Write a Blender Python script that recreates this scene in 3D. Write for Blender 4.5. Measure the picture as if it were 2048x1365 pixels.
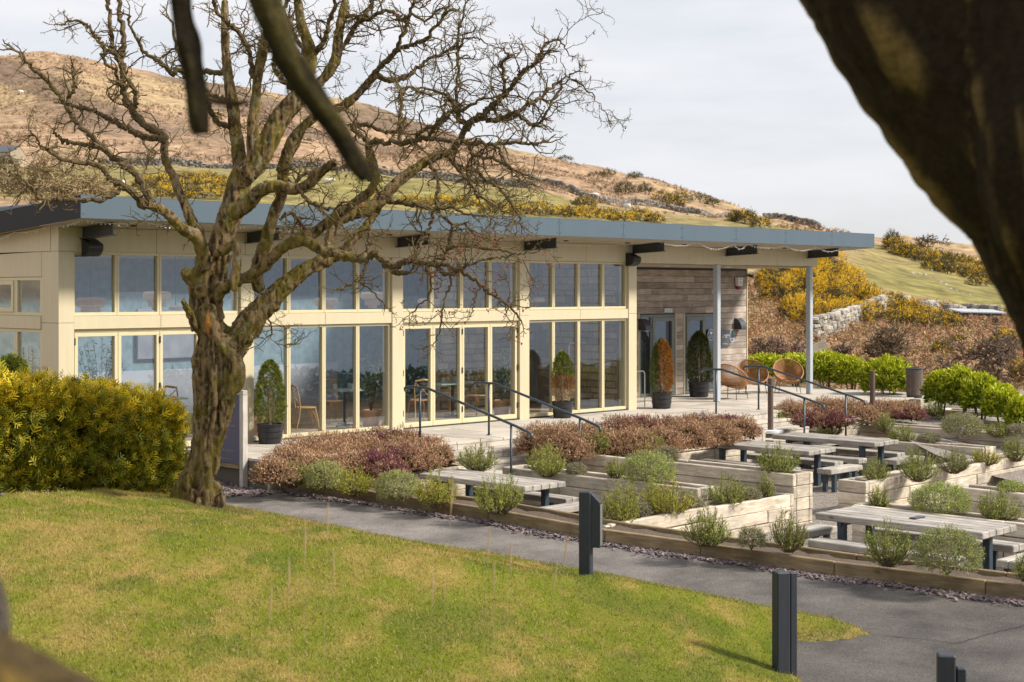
import bpy, math, random
import numpy as np
from mathutils import Matrix, Vector
for o in list(bpy.data.objects): bpy.data.objects.remove(o)
SC = bpy.context.scene
COL = SC.collection
RND = random.Random(11)
NR = np.random.default_rng(11)

# ------------------------------------------------------------------ camera
F_PX = 3050.0                       # focal length in pixels of a 2048 px wide picture
YAW = math.radians(44.55)           # view axis measured from the facade line (+X)
CAM = np.array((-12.55, -22.81, 2.76))
FWD = np.array((math.cos(YAW), math.sin(YAW)))
RGT = np.array((math.sin(YAW), -math.cos(YAW)))
cam = bpy.data.cameras.new('camera')
cam_o = bpy.data.objects.new('camera', cam); COL.objects.link(cam_o)
cam_o.location = CAM
cam_o.rotation_euler = (math.radians(90), 0, YAW - math.radians(90))
cam.sensor_width = 36.0
cam.lens = 36.0 * F_PX / 2048
cam.shift_y = (581 - 682.5) / 2048      # level camera, horizon above the middle
cam.clip_start = 0.1; cam.clip_end = 6000
cam.dof.use_dof = True
cam.dof.focus_distance = 23.0
cam.dof.aperture_fstop = 4.0
SC.camera = cam_o

# ------------------------------------------------------------------ sky and sun
S_DIR = Vector((0.45, -0.66, 0.66)).normalized()      # towards the sun
wd = bpy.data.worlds.new('World'); SC.world = wd; wd.use_nodes = True
nt = wd.node_tree; nt.nodes.clear()
n_out = nt.nodes.new('ShaderNodeOutputWorld'); n_bg = nt.nodes.new('ShaderNodeBackground')
n_sky = nt.nodes.new('ShaderNodeTexSky'); n_sky.sky_type = 'NISHITA'; n_sky.sun_disc = False
n_sky.sun_elevation = math.asin(S_DIR.z); n_sky.sun_rotation = math.atan2(S_DIR.x, S_DIR.y)
n_sky.altitude = 50; n_sky.air_density = 1.0; n_sky.dust_density = 2.0
n_mul = nt.nodes.new('ShaderNodeVectorMath'); n_mul.operation = 'SCALE'; n_mul.inputs['Scale'].default_value = 0.10
nt.links.new(n_sky.outputs[0], n_mul.inputs[0])
n_tc = nt.nodes.new('ShaderNodeTexCoord'); n_map = nt.nodes.new('ShaderNodeMapping')
n_map.inputs['Scale'].default_value = (2.2, 2.2, 11.0)
nt.links.new(n_tc.outputs['Generated'], n_map.inputs[0])
n_noi = nt.nodes.new('ShaderNodeTexNoise'); n_noi.inputs['Scale'].default_value = 1.6
n_noi.inputs['Detail'].default_value = 7; n_noi.inputs['Roughness'].default_value = 0.55
nt.links.new(n_map.outputs[0], n_noi.inputs['Vector'])
n_rmp = nt.nodes.new('ShaderNodeValToRGB')
n_rmp.color_ramp.elements[0].position = 0.36; n_rmp.color_ramp.elements[0].color = (.72, .72, .72, 1)
n_rmp.color_ramp.elements[1].position = 0.60; n_rmp.color_ramp.elements[1].color = (1, 1, 1, 1)
nt.links.new(n_noi.outputs[0], n_rmp.inputs[0])
n_mix = nt.nodes.new('ShaderNodeMix'); n_mix.data_type = 'RGBA'
nt.links.new(n_rmp.outputs[0], n_mix.inputs[0])
nt.links.new(n_mul.outputs[0], n_mix.inputs[6]); n_mix.inputs[7].default_value = (.67, .672, .70, 1)
nt.links.new(n_mix.outputs[2], n_bg.inputs[0]); n_bg.inputs[1].default_value = 1.0
nt.links.new(n_bg.outputs[0], n_out.inputs[0])
sun = bpy.data.lights.new('sun', 'SUN'); sun.energy = 4.4; sun.angle = math.radians(8.0); sun.color = (1, .93, .82)
sun_o = bpy.data.objects.new('sun', sun); COL.objects.link(sun_o)
sun_o.rotation_euler = (-S_DIR).to_track_quat('-Z', 'Y').to_euler()
sun_o.location = (10, -30, 30)
SC.view_settings.view_transform = 'Standard'; SC.view_settings.look = 'None'
SC.view_settings.exposure = 0.45; SC.view_settings.gamma = 1.0; SC.view_settings.use_curve_mapping = False
SC.render.engine = 'CYCLES'
SC.cycles.use_denoising = True
SC.cycles.max_bounces = 8; SC.cycles.transparent_max_bounces = 16
SC.cycles.caustics_reflective = False; SC.cycles.caustics_refractive = False

# ------------------------------------------------------------------ places read off the calibrated view
def P_D(px, py, dep):               # the point at a known distance along the view axis
    l = (px - 1024) / F_PX * dep
    return np.array((CAM[0] + dep*FWD[0] + l*RGT[0], CAM[1] + dep*FWD[1] + l*RGT[1], CAM[2] - (py - 581)/F_PX*dep))
def P_Z(px, py, z): return P_D(px, py, (CAM[2] - z)*F_PX/(py - 581))
def P_Y(px, py, y):
    k = (px - 1024)/F_PX
    return P_D(px, py, (y - CAM[1])/(FWD[1] + k*RGT[1]))
def depth_of(x, y): return (x - CAM[0])*FWD[0] + (y - CAM[1])*FWD[1]

# ------------------------------------------------------------------ noise
def _h(ix, iy, iz, seed):
    n = (ix.astype(np.int64)*374761393 + iy.astype(np.int64)*668265263 + iz.astype(np.int64)*2147483647 + seed*974634177) & 0xffffffff
    n = ((n ^ (n >> 13))*1274126177) & 0xffffffff
    n = (n ^ (n >> 16))
    return (n & 0xffff)/65535.0
def vn3(x, y, z, seed=0):
    x = np.asarray(x, float); y = np.asarray(y, float); z = np.asarray(z, float) + 0*x
    ix, iy, iz = np.floor(x), np.floor(y), np.floor(z)
    fx, fy, fz = x-ix, y-iy, z-iz
    fx = fx*fx*(3-2*fx); fy = fy*fy*(3-2*fy); fz = fz*fz*(3-2*fz)
    r = 0
    for a in (0, 1):
        for b in (0, 1):
            for c in (0, 1):
                r = r + _h(ix+a, iy+b, iz+c, seed)*(fx if a else 1-fx)*(fy if b else 1-fy)*(fz if c else 1-fz)
    return r
def fbm(x, y, z=0.0, octv=4, seed=0):
    r = 0; a = .5; t = 0
    for i in range(octv):
        r = r + a*vn3(np.asarray(x)*2**i, np.asarray(y)*2**i, np.asarray(z)*2**i, seed+i); t += a; a *= .5
    return r/t
def sstep(a, b, x):
    t = np.clip((x-a)/(b-a), 0, 1); return t*t*(3-2*t)

# ------------------------------------------------------------------ mesh helpers
class MB:
    """collects shapes for ONE mesh"""
    def __init__(s): s.v = []; s.f = []; s.n = 0; s.c = []
    def add(s, V, Fs, col=None):
        V = np.asarray(V, float)
        s.v.append(V)
        for F in (Fs if isinstance(Fs, (list, tuple)) else [Fs]):
            F = np.asarray(F, np.int64)
            if F.size: s.f.append(F + s.n)
        if col is not None:
            col = np.asarray(col, float)
            if col.ndim == 1: col = np.tile(col, (len(V), 1))
            s.c.append(col)
        s.n += len(V)
        return s
    def box(s, x0, x1, y0, y1, z0, z1):
        V = [(x0,y0,z0),(x1,y0,z0),(x1,y1,z0),(x0,y1,z0),(x0,y0,z1),(x1,y0,z1),(x1,y1,z1),(x0,y1,z1)]
        return s.add(V, np.array([(0,3,2,1),(4,5,6,7),(0,1,5,4),(1,2,6,5),(2,3,7,6),(3,0,4,7)]))
    def cbox(s, x0, x1, y0, y1, z0, z1, b=.01, M=None):
        V, Q, T = chamfer(x0, x1, y0, y1, z0, z1, b)
        if M is not None: V = V @ np.array(M.to_3x3()).T + np.array(M.translation)
        return s.add(V, [Q, T])
    def tube(s, pts, rad, sides=8, cap=True):
        V, Q, T = tube(pts, rad, sides, cap); return s.add(V, [Q, T])
    def lathe(s, prof, c=(0,0,0), sides=24):
        prof = np.asarray(prof, float); n = len(prof)
        a = np.arange(sides)*2*math.pi/sides
        V = np.stack([np.outer(prof[:,0], np.cos(a)), np.outer(prof[:,0], np.sin(a)), np.repeat(prof[:,1][:,None], sides, 1)], -1).reshape(-1, 3) + np.asarray(c)
        i, j = np.meshgrid(np.arange(n-1), np.arange(sides), indexing='ij'); j2 = (j+1) % sides
        Q = np.stack([i*sides+j, i*sides+j2, (i+1)*sides+j2, (i+1)*sides+j], -1).reshape(-1, 4)
        return s.add(V, Q)
    def mesh(s, name, smooth=False):
        V = np.concatenate(s.v) if s.v else np.zeros((0, 3))
        me = bpy.data.meshes.new(name)
        me.vertices.add(len(V)); me.vertices.foreach_set('co', V.astype(np.float32).ravel())
        tot = np.concatenate([np.full(len(f), f.shape[1]) for f in s.f]) if s.f else np.zeros(0, int)
        lp = np.concatenate([f.ravel() for f in s.f]) if s.f else np.zeros(0, int)
        me.loops.add(len(lp)); me.loops.foreach_set('vertex_index', lp.astype(np.int32))
        me.polygons.add(len(tot))
        st = np.zeros(len(tot), np.int64); st[1:] = np.cumsum(tot)[:-1]
        me.polygons.foreach_set('loop_start', st.astype(np.int32)); me.polygons.foreach_set('loop_total', tot.astype(np.int32))
        me.polygons.foreach_set('use_smooth', np.full(len(tot), bool(smooth)))
        if s.c:
            c = np.concatenate(s.c); c4 = np.ones((len(c), 4), np.float32); c4[:, :3] = c
            at = me.color_attributes.new('col', 'FLOAT_COLOR', 'POINT'); at.data.foreach_set('color', c4.ravel())
        me.update(calc_edges=True); me.validate()
        return me
_CH = {}
def chamfer(x0, x1, y0, y1, z0, z1, b):
    c = np.array(((x0+x1)/2, (y0+y1)/2, (z0+z1)/2)); h = np.array((abs(x1-x0)/2, abs(y1-y0)/2, abs(z1-z0)/2))
    b = min(b, .45*h.min())
    if 'd' not in _CH:
        idx = {}; vs = []
        for sx in (-1, 1):
            for sy in (-1, 1):
                for sz in (-1, 1):
                    for k in range(3): idx[(sx, sy, sz, k)] = len(vs); vs.append(((sx, sy, sz), k))
        Q = []; T = []
        ax = [(1, 2), (2, 0), (0, 1)]
        for k in range(3):
            for s in (-1, 1):
                u, w = ax[k]; q = []
                for a, bb in ((-1,-1),(1,-1),(1,1),(-1,1)):
                    sg = [0,0,0]; sg[k] = s; sg[u] = a; sg[w] = bb; q.append(idx[(*sg, k)])
                Q.append(q if s > 0 else q[::-1])
        for k in range(3):
            u, w = ax[k]
            for a in (-1, 1):
                for bb in (-1, 1):
                    def g(e, kk):
                        sg = [0,0,0]; sg[k] = e; sg[u] = a; sg[w] = bb; return idx[(*sg, kk)]
                    q = [g(-1, u), g(1, u), g(1, w), g(-1, w)]
                    Q.append(q if a*bb < 0 else q[::-1])
        for sx in (-1, 1):
            for sy in (-1, 1):
                for sz in (-1, 1):
                    t = [idx[(sx, sy, sz, k)] for k in range(3)]; T.append(t if sx*sy*sz > 0 else t[::-1])
        _CH['d'] = (vs, np.array(Q), np.array(T))
    vs, Q, T = _CH['d']
    V = np.empty((24, 3))
    for i, (sg, k) in enumerate(vs):
        e = h - b; e = e.copy(); e[k] = h[k]
        V[i] = c + np.array(sg)*e
    return V, Q, T
def tube(pts, rad, sides=8, cap=True, squash=None):
    P = np.asarray(pts, float); n = len(P); r = np.asarray(rad, float)
    if r.ndim == 0: r = np.full(n, float(r))
    t = np.gradient(P, axis=0); t /= np.linalg.norm(t, axis=1)[:, None] + 1e-9
    u = np.zeros_like(P)
    a = np.array((0, 0, 1.)) if abs(t[0, 2]) < .9 else np.array((1., 0, 0))
    u0 = np.cross(t[0], a); u0 /= np.linalg.norm(u0)
    for i in range(n):
        u0 = u0 - t[i]*np.dot(u0, t[i]); u0 /= np.linalg.norm(u0) + 1e-9; u[i] = u0
    w = np.cross(t, u)
    an = np.arange(sides)*2*math.pi/sides
    V = (P[:, None, :] + r[:, None, None]*(np.cos(an)[None, :, None]*u[:, None, :] + np.sin(an)[None, :, None]*w[:, None, :])).reshape(-1, 3)
    i, j = np.meshgrid(np.arange(n-1), np.arange(sides), indexing='ij'); j2 = (j+1) % sides
    Q = np.stack([i*sides+j, i*sides+j2, (i+1)*sides+j2, (i+1)*sides+j], -1).reshape(-1, 4)
    T = np.zeros((0, 3), int)
    if cap:
        V = np.concatenate([V, P[:1], P[-1:]]); k = n*sides; jj = np.arange(sides); j3 = (jj+1) % sides
        T = np.concatenate([np.stack([jj*0+k, j3, jj], -1), np.stack([jj*0+k+1, (n-1)*sides+jj, (n-1)*sides+j3], -1)])
    return V, Q, T
def crspline(pts, per=4):
    P = np.asarray(pts, float); n = len(P)
    if n < 3: 
        t = np.linspace(0, 1, per+1)[:, None]; return P[0]*(1-t) + P[-1]*t
    E = np.concatenate([[2*P[0]-P[1]], P, [2*P[-1]-P[-2]]]); out = []
    for i in range(n-1):
        p0, p1, p2, p3 = E[i:i+4]
        t = np.linspace(0, 1, per, endpoint=False)[:, None]
        out.append(.5*((2*p1) + (-p0+p2)*t + (2*p0-5*p1+4*p2-p3)*t**2 + (-p0+3*p1-3*p2+p3)*t**3))
    out.append(P[-1:]); return np.concatenate(out)
def unit(a): return a/(np.linalg.norm(a, axis=-1, keepdims=True) + 1e-9)
def frames(d, rng=NR):
    """rotation matrices whose third column is d, random roll"""
    d = unit(np.asarray(d, float)); n = len(d)
    a = unit(rng.normal(size=(n, 3))); x = unit(np.cross(a, d)); y = np.cross(d, x)
    return np.stack([x, y, d], -1)
def scatter(mb, TV, TF, pos, rot, scl, col=None, tipc=None):
    TV = np.asarray(TV, float); n = len(pos); m = len(TV)
    scl = np.asarray(scl, float)
    if scl.ndim == 1: scl = scl[:, None]
    V = np.einsum('nij,nmj->nmi', rot, TV[None]*scl[:, None, :]) + np.asarray(pos)[:, None, :]
    Fs = []
    for F in (TF if isinstance(TF, (list, tuple)) else [TF]):
        F = np.asarray(F); Fs.append((F[None] + (np.arange(n)*m)[:, None, None]).reshape(-1, F.shape[1]))
    if col is None: cc = None
    else:
        cc = np.repeat(np.asarray(col)[:, None, :], m, 1)
        if tipc is not None:                      # younger growth towards the tip has its own tone
            k = np.clip(TV[:, 2], 0, 1)[None, :, None]; cc = cc*(tipc[0]*(1-k) + tipc[1]*k)
        cc = cc.reshape(-1, 3)
    mb.add(V.reshape(-1, 3), Fs, cc)

# ------------------------------------------------------------------ objects
def tag(o, label=None, cat=None, group=None, kind=None):
    if label: o['label'] = label
    if cat: o['category'] = cat
    if group: o['group'] = group
    if kind: o['kind'] = kind
    return o
def thing(name, label, cat, loc=(0,0,0), group=None, rz=0.0):
    o = bpy.data.objects.new(name, None); COL.objects.link(o)
    o.location = [float(c) for c in loc]; o.rotation_euler = (0, 0, rz); o.empty_display_size = .1
    return tag(o, label, cat, group)
def mtx(o):
    M = Matrix.LocRotScale(o.location, o.rotation_euler, o.scale)
    if o.parent: M = mtx(o.parent) @ o.matrix_parent_inverse @ M
    return M
def obj(name, mb, mat, parent=None, local=False, smooth=False, loc=None):
    """links ONE mesh object; shapes are in world places unless local"""
    me = mb if isinstance(mb, bpy.types.Mesh) else mb.mesh(name, smooth)
    if mat is not None and not me.materials: me.materials.append(mat)
    o = bpy.data.objects.new(name, me); COL.objects.link(o)
    if loc is not None: o.location = loc
    if parent is not None:
        o.parent = parent
        if not local: o.matrix_parent_inverse = mtx(parent).inverted()
    return o
ORD = ['first', 'second', 'third', 'fourth', 'fifth', 'sixth', 'seventh', 'eighth', 'ninth', 'tenth', 'eleventh', 'twelfth', 'thirteenth', 'fourteenth', 'fifteenth', 'sixteenth', 'seventeenth', 'eighteenth', 'nineteenth', 'twentieth', 'twenty-first', 'twenty-second', 'twenty-third', 'twenty-fourth']
def ranks(xs):
    """place of each in left-to-right order, in words"""
    order = sorted(range(len(xs)), key=lambda i: xs[i]); r = [None]*len(xs)
    for k, i in enumerate(order): r[i] = 'leftmost' if k == 0 else 'rightmost' if k == len(xs)-1 else ORD[k] + ' from left'
    return r
def copy_tree(o, parent=None):
    c = o.copy(); COL.objects.link(c)
    if parent is not None: c.parent = parent; c.matrix_parent_inverse = o.matrix_parent_inverse.copy()
    for ch in list(o.children): copy_tree(ch, c)
    return c

# ------------------------------------------------------------------ materials
def new_mat(name):
    m = bpy.data.materials.new(name); m.use_nodes = True
    return m, m.node_tree, m.node_tree.nodes['Principled BSDF']
def lnk(nt, a, b): nt.links.new(a, b)
def noise_node(nt, scale, detail=4, rough=.55, stretch=None, coord='Object'):
    tc = nt.nodes.new('ShaderNodeTexCoord'); n = nt.nodes.new('ShaderNodeTexNoise')
    n.inputs['Scale'].default_value = scale; n.inputs['Detail'].default_value = detail; n.inputs['Roughness'].default_value = rough
    src = nt.nodes.new('ShaderNodeNewGeometry').outputs['Position'] if coord == 'World' else tc.outputs[coord]
    if stretch:
        mp = nt.nodes.new('ShaderNodeMapping'); mp.inputs['Scale'].default_value = stretch
        lnk(nt, src, mp.inputs[0]); src = mp.outputs[0]
    lnk(nt, src, n.inputs['Vector']); return n
def ramp(nt, fac, stops):
    r = nt.nodes.new('ShaderNodeValToRGB'); e = r.color_ramp.elements
    while len(e) < len(stops): e.new(.5)
    for i, (p, c) in enumerate(stops): e[i].position = p; e[i].color = (*c, 1)
    lnk(nt, fac, r.inputs[0]); return r
def world_pos(nt):
    return nt.nodes.new('ShaderNodeNewGeometry').outputs['Position']
def mat_simple(name, c1, c2=None, rough=.6, scale=8, stretch=None, bump=0, bscale=None, metal=0, spec=.5, vary=0, detail=5, world=True):
    """a colour that drifts between two tones, fine relief, and a tone per object"""
    m, nt, b = new_mat(name)
    c2 = c2 or tuple(x*.8 for x in c1)
    n = noise_node(nt, scale, detail, .6, stretch, 'World' if world else 'Object')
    r = ramp(nt, n.outputs[0], [(.3, c1), (.7, c2)]); out = r.outputs[0]
    if vary:
        oi = nt.nodes.new('ShaderNodeObjectInfo'); mr = nt.nodes.new('ShaderNodeMapRange')
        mr.inputs['To Min'].default_value = 1-vary; mr.inputs['To Max'].default_value = 1+vary
        lnk(nt, oi.outputs['Random'], mr.inputs[0])
        vm = nt.nodes.new('ShaderNodeVectorMath'); vm.operation = 'SCALE'
        lnk(nt, out, vm.inputs[0]); lnk(nt, mr.outputs[0], vm.inputs['Scale']); out = vm.outputs[0]
    lnk(nt, out, b.inputs['Base Color'])
    b.inputs['Roughness'].default_value = rough; b.inputs['Metallic'].default_value = metal
    b.inputs['Specular IOR Level'].default_value = spec
    if bump:
        n2 = noise_node(nt, bscale or scale*4, 6, .65, stretch, 'World' if world else 'Object')
        bp = nt.nodes.new('ShaderNodeBump'); bp.inputs['Strength'].default_value = bump; bp.inputs['Distance'].default_value = .02
        lnk(nt, n2.outputs[0], bp.inputs['Height']); lnk(nt, bp.outputs[0], b.inputs['Normal'])
    return m
def mat_attr(name, rough=.7, scale=30, amt=.25, bump=0, bscale=60, trans=0.0, spec=.3, stretch=None):
    """colour from the mesh's own 'col' attribute times fine mottling; trans lets light through leaves"""
    m, nt, b = new_mat(name)
    at = nt.nodes.new('ShaderNodeAttribute'); at.attribute_name = 'col'
    n = noise_node(nt, scale, 4, .6, stretch, 'World')
    mr = nt.nodes.new('ShaderNodeMapRange'); mr.inputs['From Min'].default_value = .3; mr.inputs['From Max'].default_value = .7
    mr.inputs['To Min'].default_value = 1-amt; mr.inputs['To Max'].default_value = 1+amt
    lnk(nt, n.outputs[0], mr.inputs[0])
    vm = nt.nodes.new('ShaderNodeVectorMath'); vm.operation = 'SCALE'
    lnk(nt, at.outputs['Color'], vm.inputs[0]); lnk(nt, mr.outputs[0], vm.inputs['Scale'])
    lnk(nt, vm.outputs[0], b.inputs['Base Color'])
    b.inputs['Roughness'].default_value = rough; b.inputs['Specular IOR Level'].default_value = spec
    if bump:
        n2 = noise_node(nt, bscale, 6, .65, None, 'World')
        bp = nt.nodes.new('ShaderNodeBump'); bp.inputs['Strength'].default_value = bump; bp.inputs['Distance'].default_value = .03
        lnk(nt, n2.outputs[0], bp.inputs['Height']); lnk(nt, bp.outputs[0], b.inputs['Normal'])
    if trans:
        t = nt.nodes.new('ShaderNodeBsdfTranslucent'); mx = nt.nodes.new('ShaderNodeMixShader'); mx.inputs[0].default_value = trans
        lnk(nt, vm.outputs[0], t.inputs[0]); lnk(nt, b.outputs[0], mx.inputs[1]); lnk(nt, t.outputs[0], mx.inputs[2])
        lnk(nt, mx.outputs[0], nt.nodes['Material Output'].inputs[0])
    return m
def mat_glass(name, tint=(.95, .97, .975), refl=.075):
    m, nt, b = new_mat(name); nt.nodes.remove(b)
    t = nt.nodes.new('ShaderNodeBsdfTransparent'); t.inputs[0].default_value = (*tint, 1)
    g = nt.nodes.new('ShaderNodeBsdfGlossy'); g.inputs['Roughness'].default_value = 0.0; g.inputs[0].default_value = (.72, .83, 1, 1)
    lw = nt.nodes.new('ShaderNodeLayerWeight'); lw.inputs[0].default_value = .5
    fr = nt.nodes.new('ShaderNodeMath'); fr.operation = 'POWER'; fr.inputs[1].default_value = 4.0; lnk(nt, lw.outputs['Facing'], fr.inputs[0])
    ad = nt.nodes.new('ShaderNodeMath'); ad.operation = 'ADD'; ad.use_clamp = True; ad.inputs[1].default_value = refl
    lnk(nt, fr.outputs[0], ad.inputs[0])
    mx = nt.nodes.new('ShaderNodeMixShader'); lnk(nt, ad.outputs[0], mx.inputs[0])
    lnk(nt, t.outputs[0], mx.inputs[1]); lnk(nt, g.outputs[0], mx.inputs[2]); lnk(nt, mx.outputs[0], nt.nodes['Material Output'].inputs[0])
    return m
def mat_wood(name, c1, c2, c3, axis=(1, 14, 14), scale=2.2, rough=.85, vary=.15, bump=.35):
    """grain drawn out along the piece's own length, knots, weather stains, a tone for each piece"""
    m, nt, b = new_mat(name)
    oi = nt.nodes.new('ShaderNodeObjectInfo')
    tc = nt.nodes.new('ShaderNodeTexCoord')
    mul = nt.nodes.new('ShaderNodeVectorMath'); mul.operation = 'SCALE'; mul.inputs[0].default_value = (37, 11, 23)
    lnk(nt, oi.outputs['Random'], mul.inputs['Scale'])
    add = nt.nodes.new('ShaderNodeVectorMath'); add.operation = 'ADD'
    lnk(nt, tc.outputs['Object'], add.inputs[0]); lnk(nt, mul.outputs[0], add.inputs[1])
    mp = nt.nodes.new('ShaderNodeMapping'); mp.inputs['Scale'].default_value = axis; lnk(nt, add.outputs[0], mp.inputs[0])
    n1 = nt.nodes.new('ShaderNodeTexNoise'); n1.inputs['Scale'].default_value = scale; n1.inputs['Detail'].default_value = 8; n1.inputs['Roughness'].default_value = .62
    n1.inputs['Distortion'].default_value = .8
    lnk(nt, mp.outputs[0], n1.inputs['Vector'])
    r = ramp(nt, n1.outputs[0], [(.28, c2), (.5, c1), (.72, c3)])
    n2 = nt.nodes.new('ShaderNodeTexNoise'); n2.inputs['Scale'].default_value = 3.0; n2.inputs['Detail'].default_value = 4; lnk(nt, add.outputs[0], n2.inputs['Vector'])
    mr = nt.nodes.new('ShaderNodeMapRange'); mr.inputs['From Min'].default_value = .3; mr.inputs['From Max'].default_value = .7; mr.inputs['To Min'].default_value = .72; mr.inputs['To Max'].default_value = 1.18
    lnk(nt, n2.outputs[0], mr.inputs[0])
    mr2 = nt.nodes.new('ShaderNodeMapRange'); mr2.inputs['To Min'].default_value = 1-vary; mr2.inputs['To Max'].default_value = 1+vary
    lnk(nt, oi.outputs['Random'], mr2.inputs[0])
    mm = nt.nodes.new('ShaderNodeMath'); mm.operation = 'MULTIPLY'; lnk(nt, mr.outputs[0], mm.inputs[0]); lnk(nt, mr2.outputs[0], mm.inputs[1])
    # knots
    vo = nt.nodes.new('ShaderNodeTexVoronoi'); vo.inputs['Scale'].default_value = 1.6
    mp2 = nt.nodes.new('ShaderNodeMapping'); mp2.inputs['Scale'].default_value = tuple(1.0 if a == min(axis) else 2.4 for a in axis); lnk(nt, add.outputs[0], mp2.inputs[0]); lnk(nt, mp2.outputs[0], vo.inputs['Vector'])
    kr = nt.nodes.new('ShaderNodeMapRange'); kr.inputs['From Min'].default_value = .03; kr.inputs['From Max'].default_value = .10; kr.inputs['To Min'].default_value = .5; kr.inputs['To Max'].default_value = 1
    lnk(nt, vo.outputs['Distance'], kr.inputs[0])
    mk = nt.nodes.new('ShaderNodeMath'); mk.operation = 'MULTIPLY'; lnk(nt, mm.outputs[0], mk.inputs[0]); lnk(nt, kr.outputs[0], mk.inputs[1])
    vm = nt.nodes.new('ShaderNodeVectorMath'); vm.operation = 'SCALE'; lnk(nt, r.outputs[0], vm.inputs[0]); lnk(nt, mk.outputs[0], vm.inputs['Scale'])
    lnk(nt, vm.outputs[0], b.inputs['Base Color']); b.inputs['Roughness'].default_value = rough; b.inputs['Specular IOR Level'].default_value = .25
    bp = nt.nodes.new('ShaderNodeBump'); bp.inputs['Strength'].default_value = bump; bp.inputs['Distance'].default_value = .012
    lnk(nt, n1.outputs[0], bp.inputs['Height']); lnk(nt, bp.outputs[0], b.inputs['Normal'])
    return m

MT = {}
MT['cream'] = mat_simple('cream_panel', (.60, .525, .36), (.55, .48, .325), .45, 2.2, (5, 5, .5), .03, 40)
MT['frame'] = mat_simple('cream_aluminium', (.63, .56, .36), (.59, .52, .33), .38, 3, None, 0)
MT['soffit'] = mat_simple('soffit_board', (.42, .37, .29), (.39, .34, .27), .7, 2)
MT['fascia'] = mat_simple('blue_grey_fascia', (.080, .118, .152), (.073, .107, .138), .42, 1.6, (1, 1, .3), .03, 8, spec=.5)
MT['fascia_dark'] = mat_simple('anthracite_fascia', (.028, .029, .036), (.024, .025, .032), .6, 1, spec=.2)
MT['steel'] = mat_simple('anthracite_steel', (.045, .05, .06), (.04, .044, .052), .42, 5, None, .03, 60)
MT['rail'] = mat_simple('blue_grey_rail', (.045, .068, .09), (.038, .058, .078), .38, 6, None, .03, 60)
MT['black'] = mat_simple('black_paint', (.012, .013, .015), (.018, .019, .021), .5, 10)
MT['bollard'] = mat_simple('blue_black_timber', (.018, .023, .032), (.026, .032, .043), .55, 6, (6, 6, 1), .15, 30)
MT['grey_post'] = mat_simple('grey_column', (.42, .46, .50), (.40, .44, .48), .4, 3)
MT['glass'] = mat_glass('window_glass')
MT['sleeper'] = mat_wood('weathered_sleeper', (.54, .47, .375), (.36, .28, .19), (.67, .61, .53), (1.2, 12, 12), vary=.2)
MT['plank'] = mat_wood('silvered_plank', (.37, .34, .305), (.24, .215, .185), (.49, .46, .42), (1.0, 16, 16))
MT['edging'] = mat_wood('brown_edging', (.25, .185, .105), (.16, .115, .065), (.34, .265, .17), (1.2, 12, 12))
MT['clad'] = mat_wood('cedar_board', (.40, .335, .29), (.26, .205, .165), (.52, .465, .43), (.8, 12, 20), vary=.28)
MT['paving'] = mat_simple('sandstone_slab', (.52, .47, .41), (.42, .38, .33), .85, 2.5, None, .15, 25, vary=.14)
MT['joint'] = mat_simple('paving_joint', (.13, .115, .095), None, .95, 20)
MT['gravel'] = None
MT['soil'] = mat_simple('brown_mulch', (.075, .052, .036), (.15, .11, .08), .95, 28, None, .9, 40)
MT['terracotta'] = mat_simple('terracotta', (.62, .38, .25), (.54, .32, .20), .8, 9, None, .1, 40)
MT['blackpot'] = mat_simple('black_plastic_pot', (.014, .014, .016), (.022, .022, .024), .42, 12)
MT['bent'] = mat_simple('bentwood', (.58, .36, .16), (.48, .285, .12), .45, 8, (1, 1, 6))
MT['tabletop'] = mat_simple('green_table_top', (.34, .42, .38), None, .35, 6)
MT['rattan'] = mat_simple('rattan', (.42, .22, .095), (.33, .165, .07), .6, 60, None, .2, 200)
MT['white'] = mat_simple('white_paint', (.72, .72, .71), (.68, .68, .67), .4, 6)
MT['red'] = mat_simple('red_plastic', (.22, .012, .012), None, .3, 6)
MT['sign_blue'] = mat_simple('slate_blue_sign', (.095, .09, .165), (.09, .085, .155), .45, 2)
MT['sign_grey'] = mat_simple('dark_grey_sign', (.10, .105, .125), None, .5, 3)
MT['badge_blue'] = mat_simple('blue_badge', (.05, .10, .22), None, .4, 8)
MT['badge_green'] = mat_simple('green_badge', (.02, .24, .16), None, .4, 8)
MT['grey_frame'] = mat_simple('grey_green_frame', (.16, .175, .165), (.145, .16, .15), .45, 4)
MT['rust'] = mat_simple('brown_steel', (.10, .062, .048), (.13, .085, .066), .6, 9, (1, 1, 3), .1, 50)
MT['bin'] = mat_wood('brown_slat', (.16, .125, .105), (.12, .09, .075), (.20, .165, .14), (14, 14, 1))
MT['inwall'] = mat_simple('inner_wall', (.44, .45, .52), (.40, .41, .48), .9, 3)
MT['wallpaper'] = mat_simple('leaf_wallpaper', (.12, .19, .22), (.20, .29, .33), .8, 7, (1, 1, .9), 0, detail=2)
MT['infloor'] = mat_wood('oak_floor', (.42, .31, .20), (.33, .24, .15), (.48, .37, .26), (1, 8, 8))
MT['lampshade'] = mat_simple('rope_lampshade', (.78, .62, .50), (.68, .52, .41), .85, 40, None, .3, 90)
MT['stone'] = mat_simple('sandstone_rubble', (.44, .36, .25), (.30, .25, .18), .9, 5, None, .4, 20, vary=.3)
MT['mortar'] = mat_simple('lime_mortar', (.30, .265, .21), None, .95, 12)
MT['leaf'] = mat_attr('leaf', .6, 25, .18, trans=.25)
MT['needle'] = mat_attr('needle', .65, 18, .22, trans=.12)
MT['twig'] = mat_attr('twig', .8, 20, .3)
MT['far'] = mat_attr('hill_ground', .95, .55, .5, .8, 1.1, spec=.1)
MT['lawn'] = mat_attr('lawn_ground', .9, 45, .35, .8, 70, spec=.1)
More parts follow.
